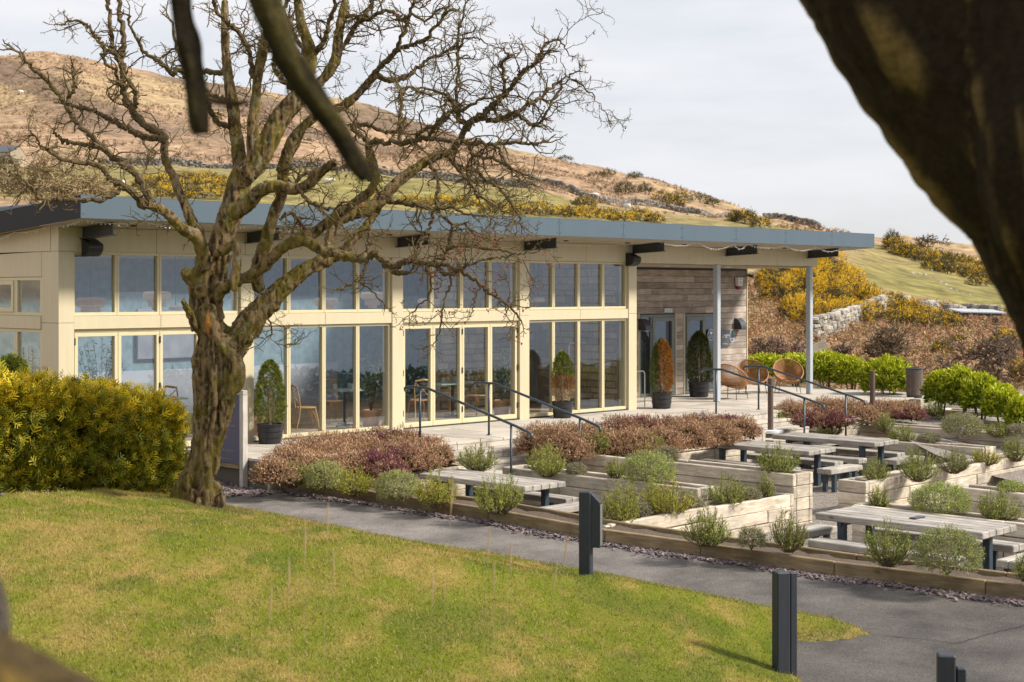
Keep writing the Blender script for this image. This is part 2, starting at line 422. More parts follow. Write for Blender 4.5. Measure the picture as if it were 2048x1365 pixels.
MT['blade'] = mat_attr('grass_blade', .6, 9, .12, trans=.25)
MT['rock'] = mat_simple('field_stone', (.42, .40, .37), (.25, .235, .21), .9, 2.5, None, .5, 8)
MT['wool'] = mat_simple('sheep_wool', (.7, .67, .6), None, .9, 8)
# ------------------------------------------------------------------ pieces with shared meshes
_PC = {}
def piece(name, L, W, H, c, rz, mat, parent, tilt=0.0, b=.008, roll=0.0):
    """a chamfered block, its length along its own X"""
    k = (round(L, 2), round(W, 3), round(H, 3), mat.name, b)
    if k not in _PC:
        me = MB().cbox(-L/2, L/2, -W/2, W/2, -H/2, H/2, b).mesh(name); me.materials.append(mat); _PC[k] = me
    o = bpy.data.objects.new(name, _PC[k]); COL.objects.link(o)
    o.location = [float(x) for x in c]; o.rotation_euler = (roll, tilt, rz)
    if parent is not None:
        o.parent = parent; o.matrix_parent_inverse = mtx(parent).inverted()
    return o

# ------------------------------------------------------------------ far ground: hills, fields, the bank beyond the terrace
COLS = [  # picture column (through its bearing), then distance -> picture row of the ground there
 (-900, [(40,640),(60,520),(90,420),(130,360),(175,330),(260,250),(330,170),(400,110)]),
 (0,    [(40,640),(60,520),(90,430),(130,365),(175,332),(260,265),(330,190),(400,108)]),
 (150,  [(40,640),(60,520),(90,430),(130,365),(175,332),(260,270),(330,185),(400,100)]),
 (350,  [(40,640),(60,530),(90,440),(130,375),(175,334),(260,280),(330,220),(400,150)]),
 (700,  [(40,640),(60,540),(90,460),(130,400),(175,352),(260,312),(330,270),(400,203)]),
 (900,  [(40,640),(60,550),(90,470),(130,420),(175,368),(260,330),(330,300),(400,258)]),
 (1090, [(40,640),(60,560),(90,485),(130,440),(175,385),(260,358),(330,338),(400,311)]),
 (1180, [(40,650),(60,570),(90,490),(130,450),(175,412),(260,378),(330,356),(400,332)]),
 (1300, [(40,660),(60,580),(90,500),(130,462),(175,430),(260,402),(330,380),(400,355)]),
 (1400, [(40,700),(60,620),(90,530),(130,475),(175,440),(260,424),(330,405),(400,385)]),
 (1480, [(40,760),(60,690),(90,580),(130,490),(175,450),(260,436),(330,424),(400,414)]),
 (1520, [(40,790),(55,730),(70,650),(95,570),(130,495),(175,455),(260,442),(330,440)]),
 (1640, [(40,800),(55,735),(70,665),(95,575),(130,505),(175,472),(240,464)]),
 (1720, [(40,805),(55,735),(70,662),(95,590),(130,525),(175,487),(240,467)]),
 (1800, [(40,810),(55,735),(70,655),(95,600),(130,550),(175,500),(240,467)]),
 (1950, [(40,820),(55,740),(70,655),(95,625),(130,575),(175,525),(240,487)]),
 (2048, [(40,830),(55,745),(70,660),(95,640),(130,590),(175,540),(240,505)]),
 (2500, [(40,840),(55,750),(70,680),(95,660),(130,610),(175,570),(240,545)]),
 (3600, [(40,850),(55,760),(70,720),(95,690),(130,650),(175,620),(240,590)]),
]
AZ = np.radians(np.concatenate([np.arange(-60, -22, 2.0), np.arange(-22, 24, .16), np.arange(24, 60, 1.5), np.arange(60, 301, 4.0)]))
RR = np.concatenate([np.arange(30, 60, 1.5), np.arange(60, 140, 1.6), np.arange(140, 260, 3.0), np.arange(260, 440, 5.0), np.array([450, 470, 500, 560, 650, 800, 1000, 1300, 1800, 2600, 4000])])
caz = np.array([math.atan((c[0]-1024)/F_PX) for c in COLS])
tab = np.zeros((len(COLS), len(RR)))
for i, (px, prof) in enumerate(COLS):
    d = np.array([p[0] for p in prof], float); y = np.array([p[1] for p in prof], float)
    sl = (581 - np.interp(RR, d, y))/F_PX*math.cos(caz[i])
    z = CAM[2] + sl*RR
    last = d[-1]; zl = np.interp(last, RR, z)
    z = np.where(RR > last, zl - (RR-last)*.12, z)       # the far side of each ridge falls away
    tab[i] = z
ZT = np.zeros((len(AZ), len(RR)))
for j in range(len(RR)): ZT[:, j] = np.interp(AZ, caz, tab[:, j])
# round the back of the view: farmland that falls to a low plain with blunt hills along the horizon
back = -1.3 - 38*sstep(36, 190, RR)[None, :]*np.ones((len(AZ), 1)) + 30*sstep(2300, 3600, RR)[None, :]*(sstep(.45, .7, fbm(np.degrees(AZ)*.07, AZ*0, 0, 3, 5)))[:, None]
wb = (sstep(math.radians(34), math.radians(62), AZ) * (1 - sstep(math.radians(296), math.radians(300), AZ)))[:, None]
ZT = ZT*(1-wb) + back*wb
for _ in range(2):
    ZT[1:-1] = .25*ZT[:-2] + .5*ZT[1:-1] + .25*ZT[2:]
    ZT[:, 1:-1] = .25*ZT[:, :-2] + .5*ZT[:, 1:-1] + .25*ZT[:, 2:]
DX = np.cos(AZ)[:, None]*FWD[0] + np.sin(AZ)[:, None]*RGT[0]; DY = np.cos(AZ)[:, None]*FWD[1] + np.sin(AZ)[:, None]*RGT[1]
GX = CAM[0] + DX*RR[None]; GY = CAM[1] + DY*RR[None]
rough = (fbm(GX/22, GY/22, 0, 4, 21)-.5)*np.clip((RR-60)/120, 0, 1.6)[None]*2.6 + (fbm(GX/3.5, GY/3.5, 0, 3, 31)-.5)*np.clip((RR-42)/40, 0, 1)[None]*.7
ZT = ZT + rough
lowk = sstep(46, 56, RR)[None]                            # the near ground has its own sheets above this one
ZT = -1.7*(1-lowk) + ZT*lowk
def ground_z(x, y):
    dx, dy = x - CAM[0], y - CAM[1]
    r = math.hypot(dx, dy); a = math.atan2(dx*RGT[0] + dy*RGT[1], dx*FWD[0] + dy*FWD[1])
    if a < AZ[0]: a += 2*math.pi
    i = int(np.clip(np.searchsorted(AZ, a) - 1, 0, len(AZ)-2)); j = int(np.clip(np.searchsorted(RR, r) - 1, 0, len(RR)-2))
    u = (a-AZ[i])/(AZ[i+1]-AZ[i]); v = np.clip((r-RR[j])/(RR[j+1]-RR[j]), 0, 1)
    return float((1-u)*((1-v)*ZT[i, j] + v*ZT[i, j+1]) + u*((1-v)*ZT[i+1, j] + v*ZT[i+1, j+1]))
def G_at(px, dist):
    """the ground at a bearing and a distance"""
    a = math.atan((px-1024)/F_PX)
    x = CAM[0] + dist*(math.cos(a)*FWD[0] + math.sin(a)*RGT[0]); y = CAM[1] + dist*(math.cos(a)*FWD[1] + math.sin(a)*RGT[1])
    return np.array((x, y, ground_z(x, y)))
def G_row(px, py, r0=42, r1=420):
    """the nearest ground seen at a picture place"""
    prev = None
    for r in np.concatenate([np.arange(max(r0, 54), 120, 1.0), np.arange(120, r1, 3.0)]):
        g = G_at(px, r); dep = depth_of(g[0], g[1]); row = 581 + (CAM[2]-g[2])/dep*F_PX
        if row <= py: return g
        prev = g
    return prev
# colours of the ground itself: bracken, straw, pasture, heather
pxg = 1024 + np.tan(np.clip(AZ, -1.2, 1.2))*F_PX
PXG = np.repeat(pxg[:, None], len(RR), 1); RG = np.repeat(RR[None], len(AZ), 0)
n1 = fbm(GX/30, GY/30, 0, 5, 3); n2 = fbm(GX/7, GY/7, 0, 4, 8); n3 = fbm(GX/55, GY/55, 0, 4, 13)
brack = np.array((.37, .24, .16)); straw = np.array((.36, .265, .145)); past = np.array((.20, .175, .06)); heath = np.array((.12, .085, .065)); olive = np.array((.17, .14, .05)); earth = np.array((.26, .145, .085))
n4 = fbm(GX/2.5, GY/2.5, 0, 3, 18); c = (brack[None, None]*(1-n2[..., None]*.6) + straw*n2[..., None]*.6)*(.50 + .72*n4[..., None])
wall_r = np.interp(PXG, [0, 400, 700, 1000, 1100, 1300, 1500], [172, 176, 182, 176, 178, 180, 190])
green = (1-sstep(wall_r-4, wall_r+10, RG))*sstep(95, 115, RG)*(PXG < 1660) + sstep(95, 108, RG)*(1-sstep(168, 200, RG))*(PXG >= 1660)*sstep(1600, 1760, PXG)
green = np.clip(green, 0, 1)*(.55 + .6*n1)
band = sstep(.50, .62, n3)*sstep(190, 230, RG)
c = c*(1-band[..., None]*.8) + straw*band[..., None]*.8
c = c*(1-np.clip(green, 0, 1)[..., None]) + (past*(.7+.6*n2[..., None]))*np.clip(green, 0, 1)[..., None]
hp = sstep(.52, .60, fbm(GX/26+7, GY/60, 0, 5, 44))*sstep(235, 290, RG)*(1-sstep(900, 1100, PXG))
c = c*(1-hp[..., None]*.75) + heath*hp[..., None]*.75
near = (1-sstep(70, 92, RG))
c = c*(1-near[..., None]) + (brack*(1-n2[..., None]*.5) + olive*n2[..., None]*.5)*near[..., None]
backc = np.array((.11, .12, .045))*(.7+.6*n2[..., None]) 
c = c*(1-wb[..., None]) + backc*wb[..., None]
mbg = MB()
na, nr = len(AZ), len(RR)
V = np.stack([GX, GY, ZT], -1).reshape(-1, 3)
i, j = np.meshgrid(np.arange(na-1), np.arange(nr-1), indexing='ij')
Q = np.stack([i*nr+j, i*nr+j+1, (i+1)*nr+j+1, (i+1)*nr+j], -1).reshape(-1, 4)[:, ::-1]
i2 = np.arange(nr-1); Q2 = np.stack([(na-1)*nr+i2, (na-1)*nr+i2+1, i2+1, i2], -1)[:, ::-1]
# the sheet goes on under the near ground
inner = np.stack([np.full(na, CAM[0]) + 0*AZ, np.full(na, CAM[1]), np.full(na, -4.0)], -1)
mbg.add(V, [Q, Q2], c.reshape(-1, 3))
ctr = len(V)
jj = np.arange(na); T = np.stack([np.full(na, ctr), jj*nr, ((jj+1) % na)*nr], -1)[:, ::-1]
mbg.add(np.array([(CAM[0], CAM[1], -2.6)]), np.zeros((0, 3), int), np.array([(.2, .15, .1)]))
mbg.f.append(T)
wt, wn_, wb_ = new_mat('sea_water'); wb_.inputs['Base Color'].default_value = (.05, .085, .12, 1); wb_.inputs['Roughness'].default_value = .3
tag(obj('sea', MB().add([(-200, -5200, -30), (5200, -5200, -30), (5200, 1500, -30), (-200, 1500, -30)], np.array([(0, 1, 2, 3)])), wt), 'grey-blue sea in the bay below the cafe, seen in the glass', 'sea', kind='structure')
g_o = obj('terrain', mbg, MT['far'], smooth=True); tag(g_o, 'brown bracken hillside and green fields behind the building', 'terrain', kind='structure')

# ------------------------------------------------------------------ path and lawn
def path_z(x, y): return -.48 + .048*((x - CAM[0])*FWD[0] + (y - CAM[1])*FWD[1] - 25.4)
LAWN = np.array([(-40,-1.9),(-14,-1.9),(-3,-1.65),(.2,-1.25),(.82,-1.5),(1.06,-3.23),(1.2,-4.82),(1.3,-7.05),(1.55,-8.67),(1.72,-10.25),(1.78,-11.83),(1.85,-12.77),(1.86,-13.6),(1.80,-14.2),(1.35,-14.02),(.93,-13.75),(.4,-14.0),(-.25,-14.6),(-1.2,-15.8),(-2.6,-17.8),(-4.5,-20.5),(-7,-25),(-9,-31),(-12,-42),(-40,-42)])
def lawn_s(x, y):
    x = np.asarray(x, float); y = np.asarray(y, float)
    d = np.full(x.shape, 1e9); ins = np.zeros(x.shape, bool)
    for k in range(len(LAWN)):
        a = LAWN[k]; b = LAWN[(k+1) % len(LAWN)]; e = b-a
        t = np.clip(((x-a[0])*e[0] + (y-a[1])*e[1])/(e@e), 0, 1)
        d = np.minimum(d, np.hypot(x-a[0]-t*e[0], y-a[1]-t*e[1]))
        cond = (a[1] > y) != (b[1] > y)
        ins ^= cond & (x < (b[0]-a[0])*(y-a[1])/(b[1]-a[1]+1e-12) + a[0])
    return np.where(ins, d, -d)
TREE = P_D(390, 1012, 19.9)
def lawn_z(x, y):
    s = lawn_s(x, y) + (fbm(np.asarray(x)*2.2, np.asarray(y)*2.2, 0, 3, 61)-.5)*.16
    sp = np.maximum(s, 0)
    rise = np.where(s > 0, .035*np.minimum(sp/.06, 1) + .27*sp - .0045*sp*sp, -.05 + s*.5)
    z = path_z(x, y) + np.maximum(rise, -.5)
    w = sstep(.15, 1.2, s)
    z = z + w*((fbm(np.asarray(x)*.55, np.asarray(y)*.55, 0, 3, 71)-.5)*.16 + (fbm(np.asarray(x)*1.9, np.asarray(y)*1.9, 0, 3, 73)-.5)*.10)
    z = z + .10*np.exp(-((np.asarray(x)-TREE[0])**2 + (np.asarray(y)-TREE[1])**2)/.45)
    return z
def lawn_col(x, y):
    x = np.asarray(x, float); y = np.asarray(y, float)
    # streaks lie across the slope, as a mower leaves them
    u = x*.80 + y*.60; v = -x*.60 + y*.80
    a = fbm(u*1.1, v*4.2, 0, 5, 81)*.7 + fbm(u*.5+3, v*1.2, 0, 3, 82)*.3; b = fbm(x*7, y*7, 0, 3, 83)
    g = np.array((.178, .205, .017)); st = np.array((.39, .275, .085)); gd = np.array((.115, .155, .016))
    k = .9*sstep(.35, .75, a*.66 + b*.34)[..., None]
    c = g*(1-k) + st*k
    dk = sstep(.53, .66, fbm(u*1.0+9, v*3.0, 0, 4, 87))[..., None]
    c = c*(1-.65*dk) + gd*.65*dk
    s = lawn_s(x, y)[..., None]
    e = (1-sstep(.03, .16, s))*.55
    c = c*(1-e) + np.array((.34, .25, .11))*e
    t = np.exp(-((x-TREE[0]-.2)**2 + (y-TREE[1]+.25)**2)/.35)[..., None]*.7
    c = c*(1-t) + np.array((.20, .13, .06))*t
    return c
xs = np.concatenate([np.arange(-30, -9, .5), np.arange(-9, 2.3, .095)]); ys = np.concatenate([np.arange(-40, -20, .5), np.arange(-20, -.6, .095)])
LX, LY = np.meshgrid(xs, ys, indexing='ij'); LZ = lawn_z(LX, LY)
keep = lawn_s(LX, LY) > -.35
i, j = np.meshgrid(np.arange(len(xs)-1), np.arange(len(ys)-1), indexing='ij')
ok = keep[i, j] & keep[i+1, j] & keep[i, j+1] & keep[i+1, j+1]
ny = len(ys); Q = np.stack([i*ny+j, (i+1)*ny+j, (i+1)*ny+j+1, i*ny+j+1], -1)[ok]
ml = MB().add(np.stack([LX, LY, LZ], -1).reshape(-1, 3), Q, lawn_col(LX, LY).reshape(-1, 3)*.8)
tag(obj('lawn', ml, MT['lawn'], smooth=True), 'mown green and straw lawn sloping down to the path', 'lawn', kind='structure')
# blades
nb = 250000
dd = 6.5 + 17*NR.random(nb*2)**1.15; aa = np.radians(NR.uniform(-20.5, 20.5, nb*2))
bx = CAM[0] + dd*(np.cos(aa)*FWD[0] + np.sin(aa)*RGT[0]); by = CAM[1] + dd*(np.cos(aa)*FWD[1] + np.sin(aa)*RGT[1])
ss = lawn_s(bx, by); m = (ss > .012); bx, by, ss = bx[m][:nb], by[m][:nb], ss[m][:nb]
bz = lawn_z(bx, by); nb = len(bx)
ang = NR.uniform(0, 2*math.pi, nb); hgt = NR.uniform(.012, .034, nb)*(1+.8*(ss < .15)); lean = NR.normal(0, .55, (nb, 2))
w = NR.uniform(.0028, .0055, nb)
p0 = np.stack([bx - np.cos(ang)*w, by - np.sin(ang)*w, bz-.004], -1); p1 = np.stack([bx + np.cos(ang)*w, by + np.sin(ang)*w, bz-.004], -1)
p2 = np.stack([bx + lean[:, 0]*hgt, by + lean[:, 1]*hgt, bz + hgt], -1)
bc = lawn_col(bx, by)*NR.uniform(.75, 1.35, (nb, 1))
dry = NR.random(nb) < .16; bc[dry] = np.array((.40, .31, .14))*NR.uniform(.8, 1.1, (dry.sum(), 1))
mg = MB().add(np.stack([p0, p1, p2], 1).reshape(-1, 3), np.arange(nb*3).reshape(-1, 3), np.repeat(bc, 3, 0))
tag(obj('grass', mg, MT['blade']), 'short green and dry grass blades of the sloping lawn', 'grass', kind='stuff')

EDGE = [(.6, 2.2), (-1.2, 2.45), (-2.97, 2.6), (-4.21, 2.74), (-5.73, 2.98), (-7.0, 3.12), (-9.11, 3.17), (-10.26, 3.36), (-11.23, 3.52), (-12.57, 3.72), (-13.47, 3.95), (-14.65, 4.2), (-18, 5.0), (-24, 6.6)]
EY = np.array([e[0] for e in EDGE])[::-1]; EX = np.array([e[1] for e in EDGE])[::-1]
def edge_x(y): return np.interp(y, EY, EX)
def mat_tarmac():
    m, nt, b = new_mat('tarmac')
    n = noise_node(nt, 1.3, 9, .68, None, 'World'); r = ramp(nt, n.outputs[0], [(.32, (.105, .096, .091)), (.5, (.165, .15, .14)), (.68, (.23, .209, .19))])
    n2 = noise_node(nt, 48, 4, .75, None, 'World'); mr = nt.nodes.new('ShaderNodeMapRange'); mr.inputs['From Min'].default_value = .33; mr.inputs['From Max'].default_value = .7; mr.inputs['To Min'].default_value = .55; mr.inputs['To Max'].default_value = 1.5
    lnk(nt, n2.outputs[0], mr.inputs[0]); vm = nt.nodes.new('ShaderNodeVectorMath'); vm.operation = 'SCALE'; lnk(nt, r.outputs[0], vm.inputs[0]); lnk(nt, mr.outputs[0], vm.inputs['Scale'])
    # tone ramp along the path: darker towards the fork, paler towards the terrace
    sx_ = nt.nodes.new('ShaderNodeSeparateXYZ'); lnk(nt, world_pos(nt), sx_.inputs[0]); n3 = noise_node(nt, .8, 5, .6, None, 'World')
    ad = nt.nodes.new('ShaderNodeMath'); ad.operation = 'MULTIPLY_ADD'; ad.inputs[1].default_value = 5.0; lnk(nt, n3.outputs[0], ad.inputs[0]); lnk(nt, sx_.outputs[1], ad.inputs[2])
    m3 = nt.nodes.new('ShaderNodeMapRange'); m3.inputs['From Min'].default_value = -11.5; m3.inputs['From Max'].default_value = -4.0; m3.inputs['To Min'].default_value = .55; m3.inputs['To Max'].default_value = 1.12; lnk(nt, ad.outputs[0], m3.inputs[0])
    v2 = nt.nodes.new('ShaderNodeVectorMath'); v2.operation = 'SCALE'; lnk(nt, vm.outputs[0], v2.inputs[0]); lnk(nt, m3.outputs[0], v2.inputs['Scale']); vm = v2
    lnk(nt, vm.outputs[0], b.inputs['Base Color']); b.inputs['Roughness'].default_value = .88; b.inputs['Specular IOR Level'].default_value = .25
    bp = nt.nodes.new('ShaderNodeBump'); bp.inputs['Strength'].default_value = .6; bp.inputs['Distance'].default_value = .01; lnk(nt, n2.outputs[0], bp.inputs['Height']); lnk(nt, bp.outputs[0], b.inputs['Normal'])
    return m
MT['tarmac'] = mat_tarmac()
yy = np.arange(-34, .6, .4); V = []; tt = np.linspace(0, 1, 14)
for y in yy:
    x1 = float(edge_x(y)) + .02
    for t in tt:
        x = -16 + (x1+16)*t; V.append((x, y, path_z(x, y) + .012*(float(vn3(x*.5, y*.5, 0, 5))-.5)))
n = len(tt); i, j = np.meshgrid(np.arange(len(yy)-1), np.arange(n-1), indexing='ij')
Q = np.stack([i*n+j, i*n+j+1, (i+1)*n+j+1, (i+1)*n+j], -1).reshape(-1, 4)
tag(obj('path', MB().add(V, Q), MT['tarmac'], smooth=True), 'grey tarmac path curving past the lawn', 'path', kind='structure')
# crack between the two surfacings of the path: a thin filled seam
mc = MB(); 
def P_path(px, py):
    lo, hi = 6.0, 40.0
    for _ in range(50):
        m_ = (lo+hi)/2; q_ = P_D(px, py, m_)
        if q_[2] > path_z(q_[0], q_[1]): lo = m_
        else: hi = m_
    return P_D(px, py, lo)[:2]
seam = np.array([P_path(*q) for q in ((1768, 1272), (1800, 1275), (1850, 1279), (1890, 1285), (1915, 1287), (1955, 1276), (2000, 1264), (2055, 1250))])
seam = crspline(seam, 8); seam[:, 0] += NR.normal(0, .008, len(seam)); seam[:, 1] += NR.normal(0, .008, len(seam))
nrm = unit(np.stack([-np.gradient(seam[:, 1]), np.gradient(seam[:, 0])], -1))
Lp = seam + nrm*.006; Rp = seam - nrm*.006
V = [(*p, path_z(*p)+.011) for p in Lp] + [(*p, path_z(*p)+.011) for p in Rp]; k = len(seam); a = np.arange(k-1)
tag(obj('tarmac_seam', MB().add(V, np.stack([a+k, a+k+1, a+1, a], -1)), mat_simple('bitumen', (.045, .042, .036), None, .8, 30)), 'thin dark seam where two tarmac surfaces meet', 'seam', kind='structure')
# slate chips along the edge of the path
MT['slate'] = mat_attr('slate_chip', .7, 60, .2, .3, 90)
def chips(name, label, x, y, z, smin, smax):
    n = len(x); TV = np.array([(-.5,-.3,-.12),(.45,-.38,-.12),(.5,.32,-.12),(-.35,.4,-.12),(-.45,-.22,.12),(.4,-.3,.12),(.42,.25,.12),(-.3,.33,.12)])
    TQ = np.array([(4,5,6,7),(0,1,5,4),(1,2,6,5),(2,3,7,6),(3,0,4,7)])
    rot = frames(np.stack([NR.normal(0, .5, n), NR.normal(0, .5, n), np.ones(n)], -1))
    col = np.array((.185, .145, .15))*NR.uniform(.55, 1.45, (n, 1)); pal = NR.random(n) < .1; col[pal] = np.array((.36, .29, .25))*NR.uniform(.8, 1.1, (pal.sum(), 1))
    mb = MB(); scatter(mb, TV, TQ, np.stack([x, y, z], -1), rot, NR.uniform(smin, smax, (n, 1))*np.array((1, .8, .5)), col)
    return tag(obj(name, mb, MT['slate']), label, 'slate chippings', kind='stuff')
n = 6000; y = NR.uniform(-15.5, -1.6, n); off = np.abs(NR.normal(0, .10, n)); x = edge_x(y) - off*(1+.25*np.sin(y*3)); x = x - (y > -2.9)*NR.uniform(0, .7, n)
chips('slate_chippings', 'purple slate chippings along the path edging', x, y, path_z(x, y) + .008 + .02*NR.random(n), .03, .075)
# ------------------------------------------------------------------ the building
BLD = thing('cafe_building', 'single-storey glazed cafe with cream frames and blue-grey flat roof', 'building', (0, 0, 0))
BAYS = [(.29, 3.6), (3.89, 7.2), (7.49, 10.8), (11.1, 14.4)]
COLX = [(0, .29), (3.6, 3.89), (7.2, 7.49), (10.8, 11.1), (14.4, 14.69)]
for k, (x0, x1) in enumerate(COLX):
    for z0, z1 in ((-.02, 2.218), (2.222, 3.398)):
        mb = MB().cbox(x0+.002, x1-.002, -.06, .24 if k else .5, z0, z1, .006); obj('column_casing', mb, MT['cream'], BLD)
def framed(name, x0, x1, z0, z1, yf, bar, botbar=None, mat='frame', depth=.09, hinge=None, topbar=None):
    bb = botbar or bar; tb = topbar or bar
    mb = MB(); mb.cbox(x0, x1, yf, yf+depth, z0, z0+bb, .004); mb.cbox(x0, x1, yf, yf+depth, z1-tb, z1, .004)
    mb.cbox(x0, x0+bar, yf+.001, yf+depth-.001, z0+bb, z1-tb, .004); mb.cbox(x1-bar, x1, yf+.001, yf+depth-.001, z0+bb, z1-tb, .004)
    w = obj(name, mb, MT[mat], BLD)
    g = MB().box(x0+bar-.004, x1-bar+.004, yf+.055, yf+.06, z0+bb-.004, z1-tb+.004); v_ = g.v[0]; v_[:, 1] += (v_[:, 0]-x0)*NR.normal(0, .004) + (v_[:, 2]-z0)*NR.normal(0, .002)
    obj('pane', g, MT['glass'], w)
    if hinge is not None:
        for hz in (.25, 1.05, 1.85):
            h = MB().cbox(hinge-.012, hinge+.012, yf-.02, yf, hz, hz+.12, .003); obj('hinge', h, MT['black'], w)
    return w
for k, (x0, x1) in enumerate(BAYS):
    w = (x1-x0)/4
    for i in range(4):
        framed('window', x0+i*w+.002, x0+(i+1)*w-.002, 2.335, 3.395, 0.0, .042, .055)
        if k in (0, 2):
            framed('folding_door', x0+.03+i*(w-.015)+.003, x0+.03+(i+1)*(w-.015)-.003, .02, 2.05, -.01, .062, .095, hinge=(x0+.03+i*(w-.015) if i in (0, 2) else (x1-.03 if i == 3 else None)))
        else:
            framed('window', x0+i*w+.002, x0+(i+1)*w-.002, .02, 2.105, 0.0, .042, .07)
    if k in (0, 2):
        obj('door_head', MB().cbox(x0, x1, .01, .1, 2.055, 2.11, .004), MT['frame'], BLD)
    for a, b in ((x0, (x0+x1)/2), ((x0+x1)/2, x1)):
        obj('transom', MB().cbox(a+.002, b-.002, -.045, .1, 2.113, 2.33, .005), MT['cream'], BLD)
obj('threshold', MB().box(.29, 14.4, -.03, .12, -.02, .018), MT['steel'], BLD)
# panels of the band over the windows and on over the porch
xb = [0.0]
while xb[-1] < 22.0: xb.append(xb[-1] + 1.85)
xb[-1] = 22.2
for a, b in zip(xb[:-1], xb[1:]): obj('band_panel', MB().cbox(a+.003, b-.003, -.055, .2, 3.402, 3.80, .003), MT['cream'], BLD)
# roof
RS = .06                                   # fall of the roof towards the back
def roof_z(y, top=True): return (4.25 if top else 3.885) - RS*(y+1.3)
def slab_roof(x0, x1, y0, y1):
    V = [(x0, y0, roof_z(y0)-.02), (x1, y0, roof_z(y0)-.02), (x1, y1, roof_z(y1)-.02), (x0, y1, roof_z(y1)-.02), (x0, y0, roof_z(y0, 0)+.03), (x1, y0, roof_z(y0, 0)+.03), (x1, y1, roof_z(y1, 0)+.03), (x0, y1, roof_z(y1, 0)+.03)]
    return V, np.array([(0,1,2,3),(7,6,5,4),(0,4,5,1),(1,5,6,2),(2,6,7,3),(3,7,4,0)])
mb = MB()
for q in ((-.27, 22.97, -1.27, 2.2), (-.27, 22.97, 5.4, 9.2), (-.27, 1.4, 2.201, 5.399), (12.4, 22.97, 2.201, 5.399)): mb.add(*slab_roof(*q))
RF = obj('roof', mb, MT['soffit'], BLD)
fx = [-.3, 2.5, 5.3, 8.1, 10.7, 12.75, 14.8, 16.85, 18.9, 20.95, 23.0]
for a, b in zip(fx[:-1], fx[1:]):
    p = MB().cbox(a+.0015, b-.0015, -1.3, -1.274, 3.885, 4.25, .004); p.cbox(a+.0015, b-.0015, -1.3, -1.15, 4.251, 4.256, .001)
    for xx in (a+.05, b-.05):
        for zz in (3.96, 4.17): p.lathe([(0, -.006), (.012, -.006), (.014, 0)], (0, 0, 0), 8); p.v[-1] = np.stack([p.v[-1][:, 0]+xx, p.v[-1][:, 2]-1.302, p.v[-1][:, 1]+zz], -1)
    obj('fascia_panel', p, MT['fascia'], RF)
for x in (-.3, 22.975):
    V = []
    for xx in (x, x+.025):
        V += [(xx, -1.273, 3.885), (xx, 9.2, roof_z(9.2, 0)), (xx, 9.2, roof_z(9.2)), (xx, -1.273, 4.248)]
    obj('verge_fascia', MB().add(V, np.array([(3,2,1,0),(4,5,6,7),(0,1,5,4),(1,2,6,5),(2,3,7,6),(3,0,4,7)])), MT['fascia_dark'], RF)
# long rooflight: an upstand round the opening and a glazed lid
up = MB()
for q in ((1.3, 12.5, 2.1, 2.2), (1.3, 12.5, 5.4, 5.5), (1.3, 1.4, 2.201, 5.399), (12.4, 12.5, 2.201, 5.399)): up.cbox(*q, 3.7, 4.34, .01)
obj('rooflight_upstand', up, MT['fascia'], RF); obj('rooflight_glazing', MB().box(1.31, 12.49, 2.11, 5.49, 4.345, 4.355), MT['glass'], RF)
# soffit boards with small round downlights
for a, b in zip(fx[:-1], fx[1:]):
    V = [(a+.002, -1.272, 3.884), (b-.002, -1.272, 3.884), (b-.002, 0, 3.801), (a+.002, 0, 3.801), (a+.002, -1.272, 3.90), (b-.002, -1.272, 3.90), (b-.002, 0, 3.82), (a+.002, 0, 3.82)]
    obj('soffit_board', MB().add(V, np.array([(0,3,2,1),(4,5,6,7),(0,1,5,4),(1,2,6,5),(2,3,7,6),(3,0,4,7)])), MT['soffit'], RF)
    xm = (a+b)/2; obj('downlight', MB().lathe([(.001, 3.815), (.05, 3.815), (.06, 3.84)], (xm, -.55, 0), 16), MT['black'], RF)
# steel brackets under the eaves: web and bottom flange
for x in (.45, 3.75, 7.35, 10.95, 14.55, 18.15, 21.75):
    V = []; 
    for xx in (x-.012, x+.012): V += [(xx, 0, 3.62), (xx, -.98, 3.66), (xx, -.98, 3.86), (xx, 0, 3.795)]
    p = MB().add(V, np.array([(3,2,1,0),(4,5,6,7),(0,1,5,4),(1,2,6,5),(2,3,7,6),(3,0,4,7)]))
    V = []
    for dz in (0, .014): V += [(x-.07, -.056, 3.605+dz), (x+.07, -.056, 3.605+dz), (x+.07, -.99, 3.645+dz), (x-.07, -.99, 3.645+dz)]
    p.add(V, np.array([(0,3,2,1),(4,5,6,7),(0,1,5,4),(1,2,6,5),(2,3,7,6),(3,0,4,7)]))
    obj('eaves_bracket', p, MT['steel'], BLD)
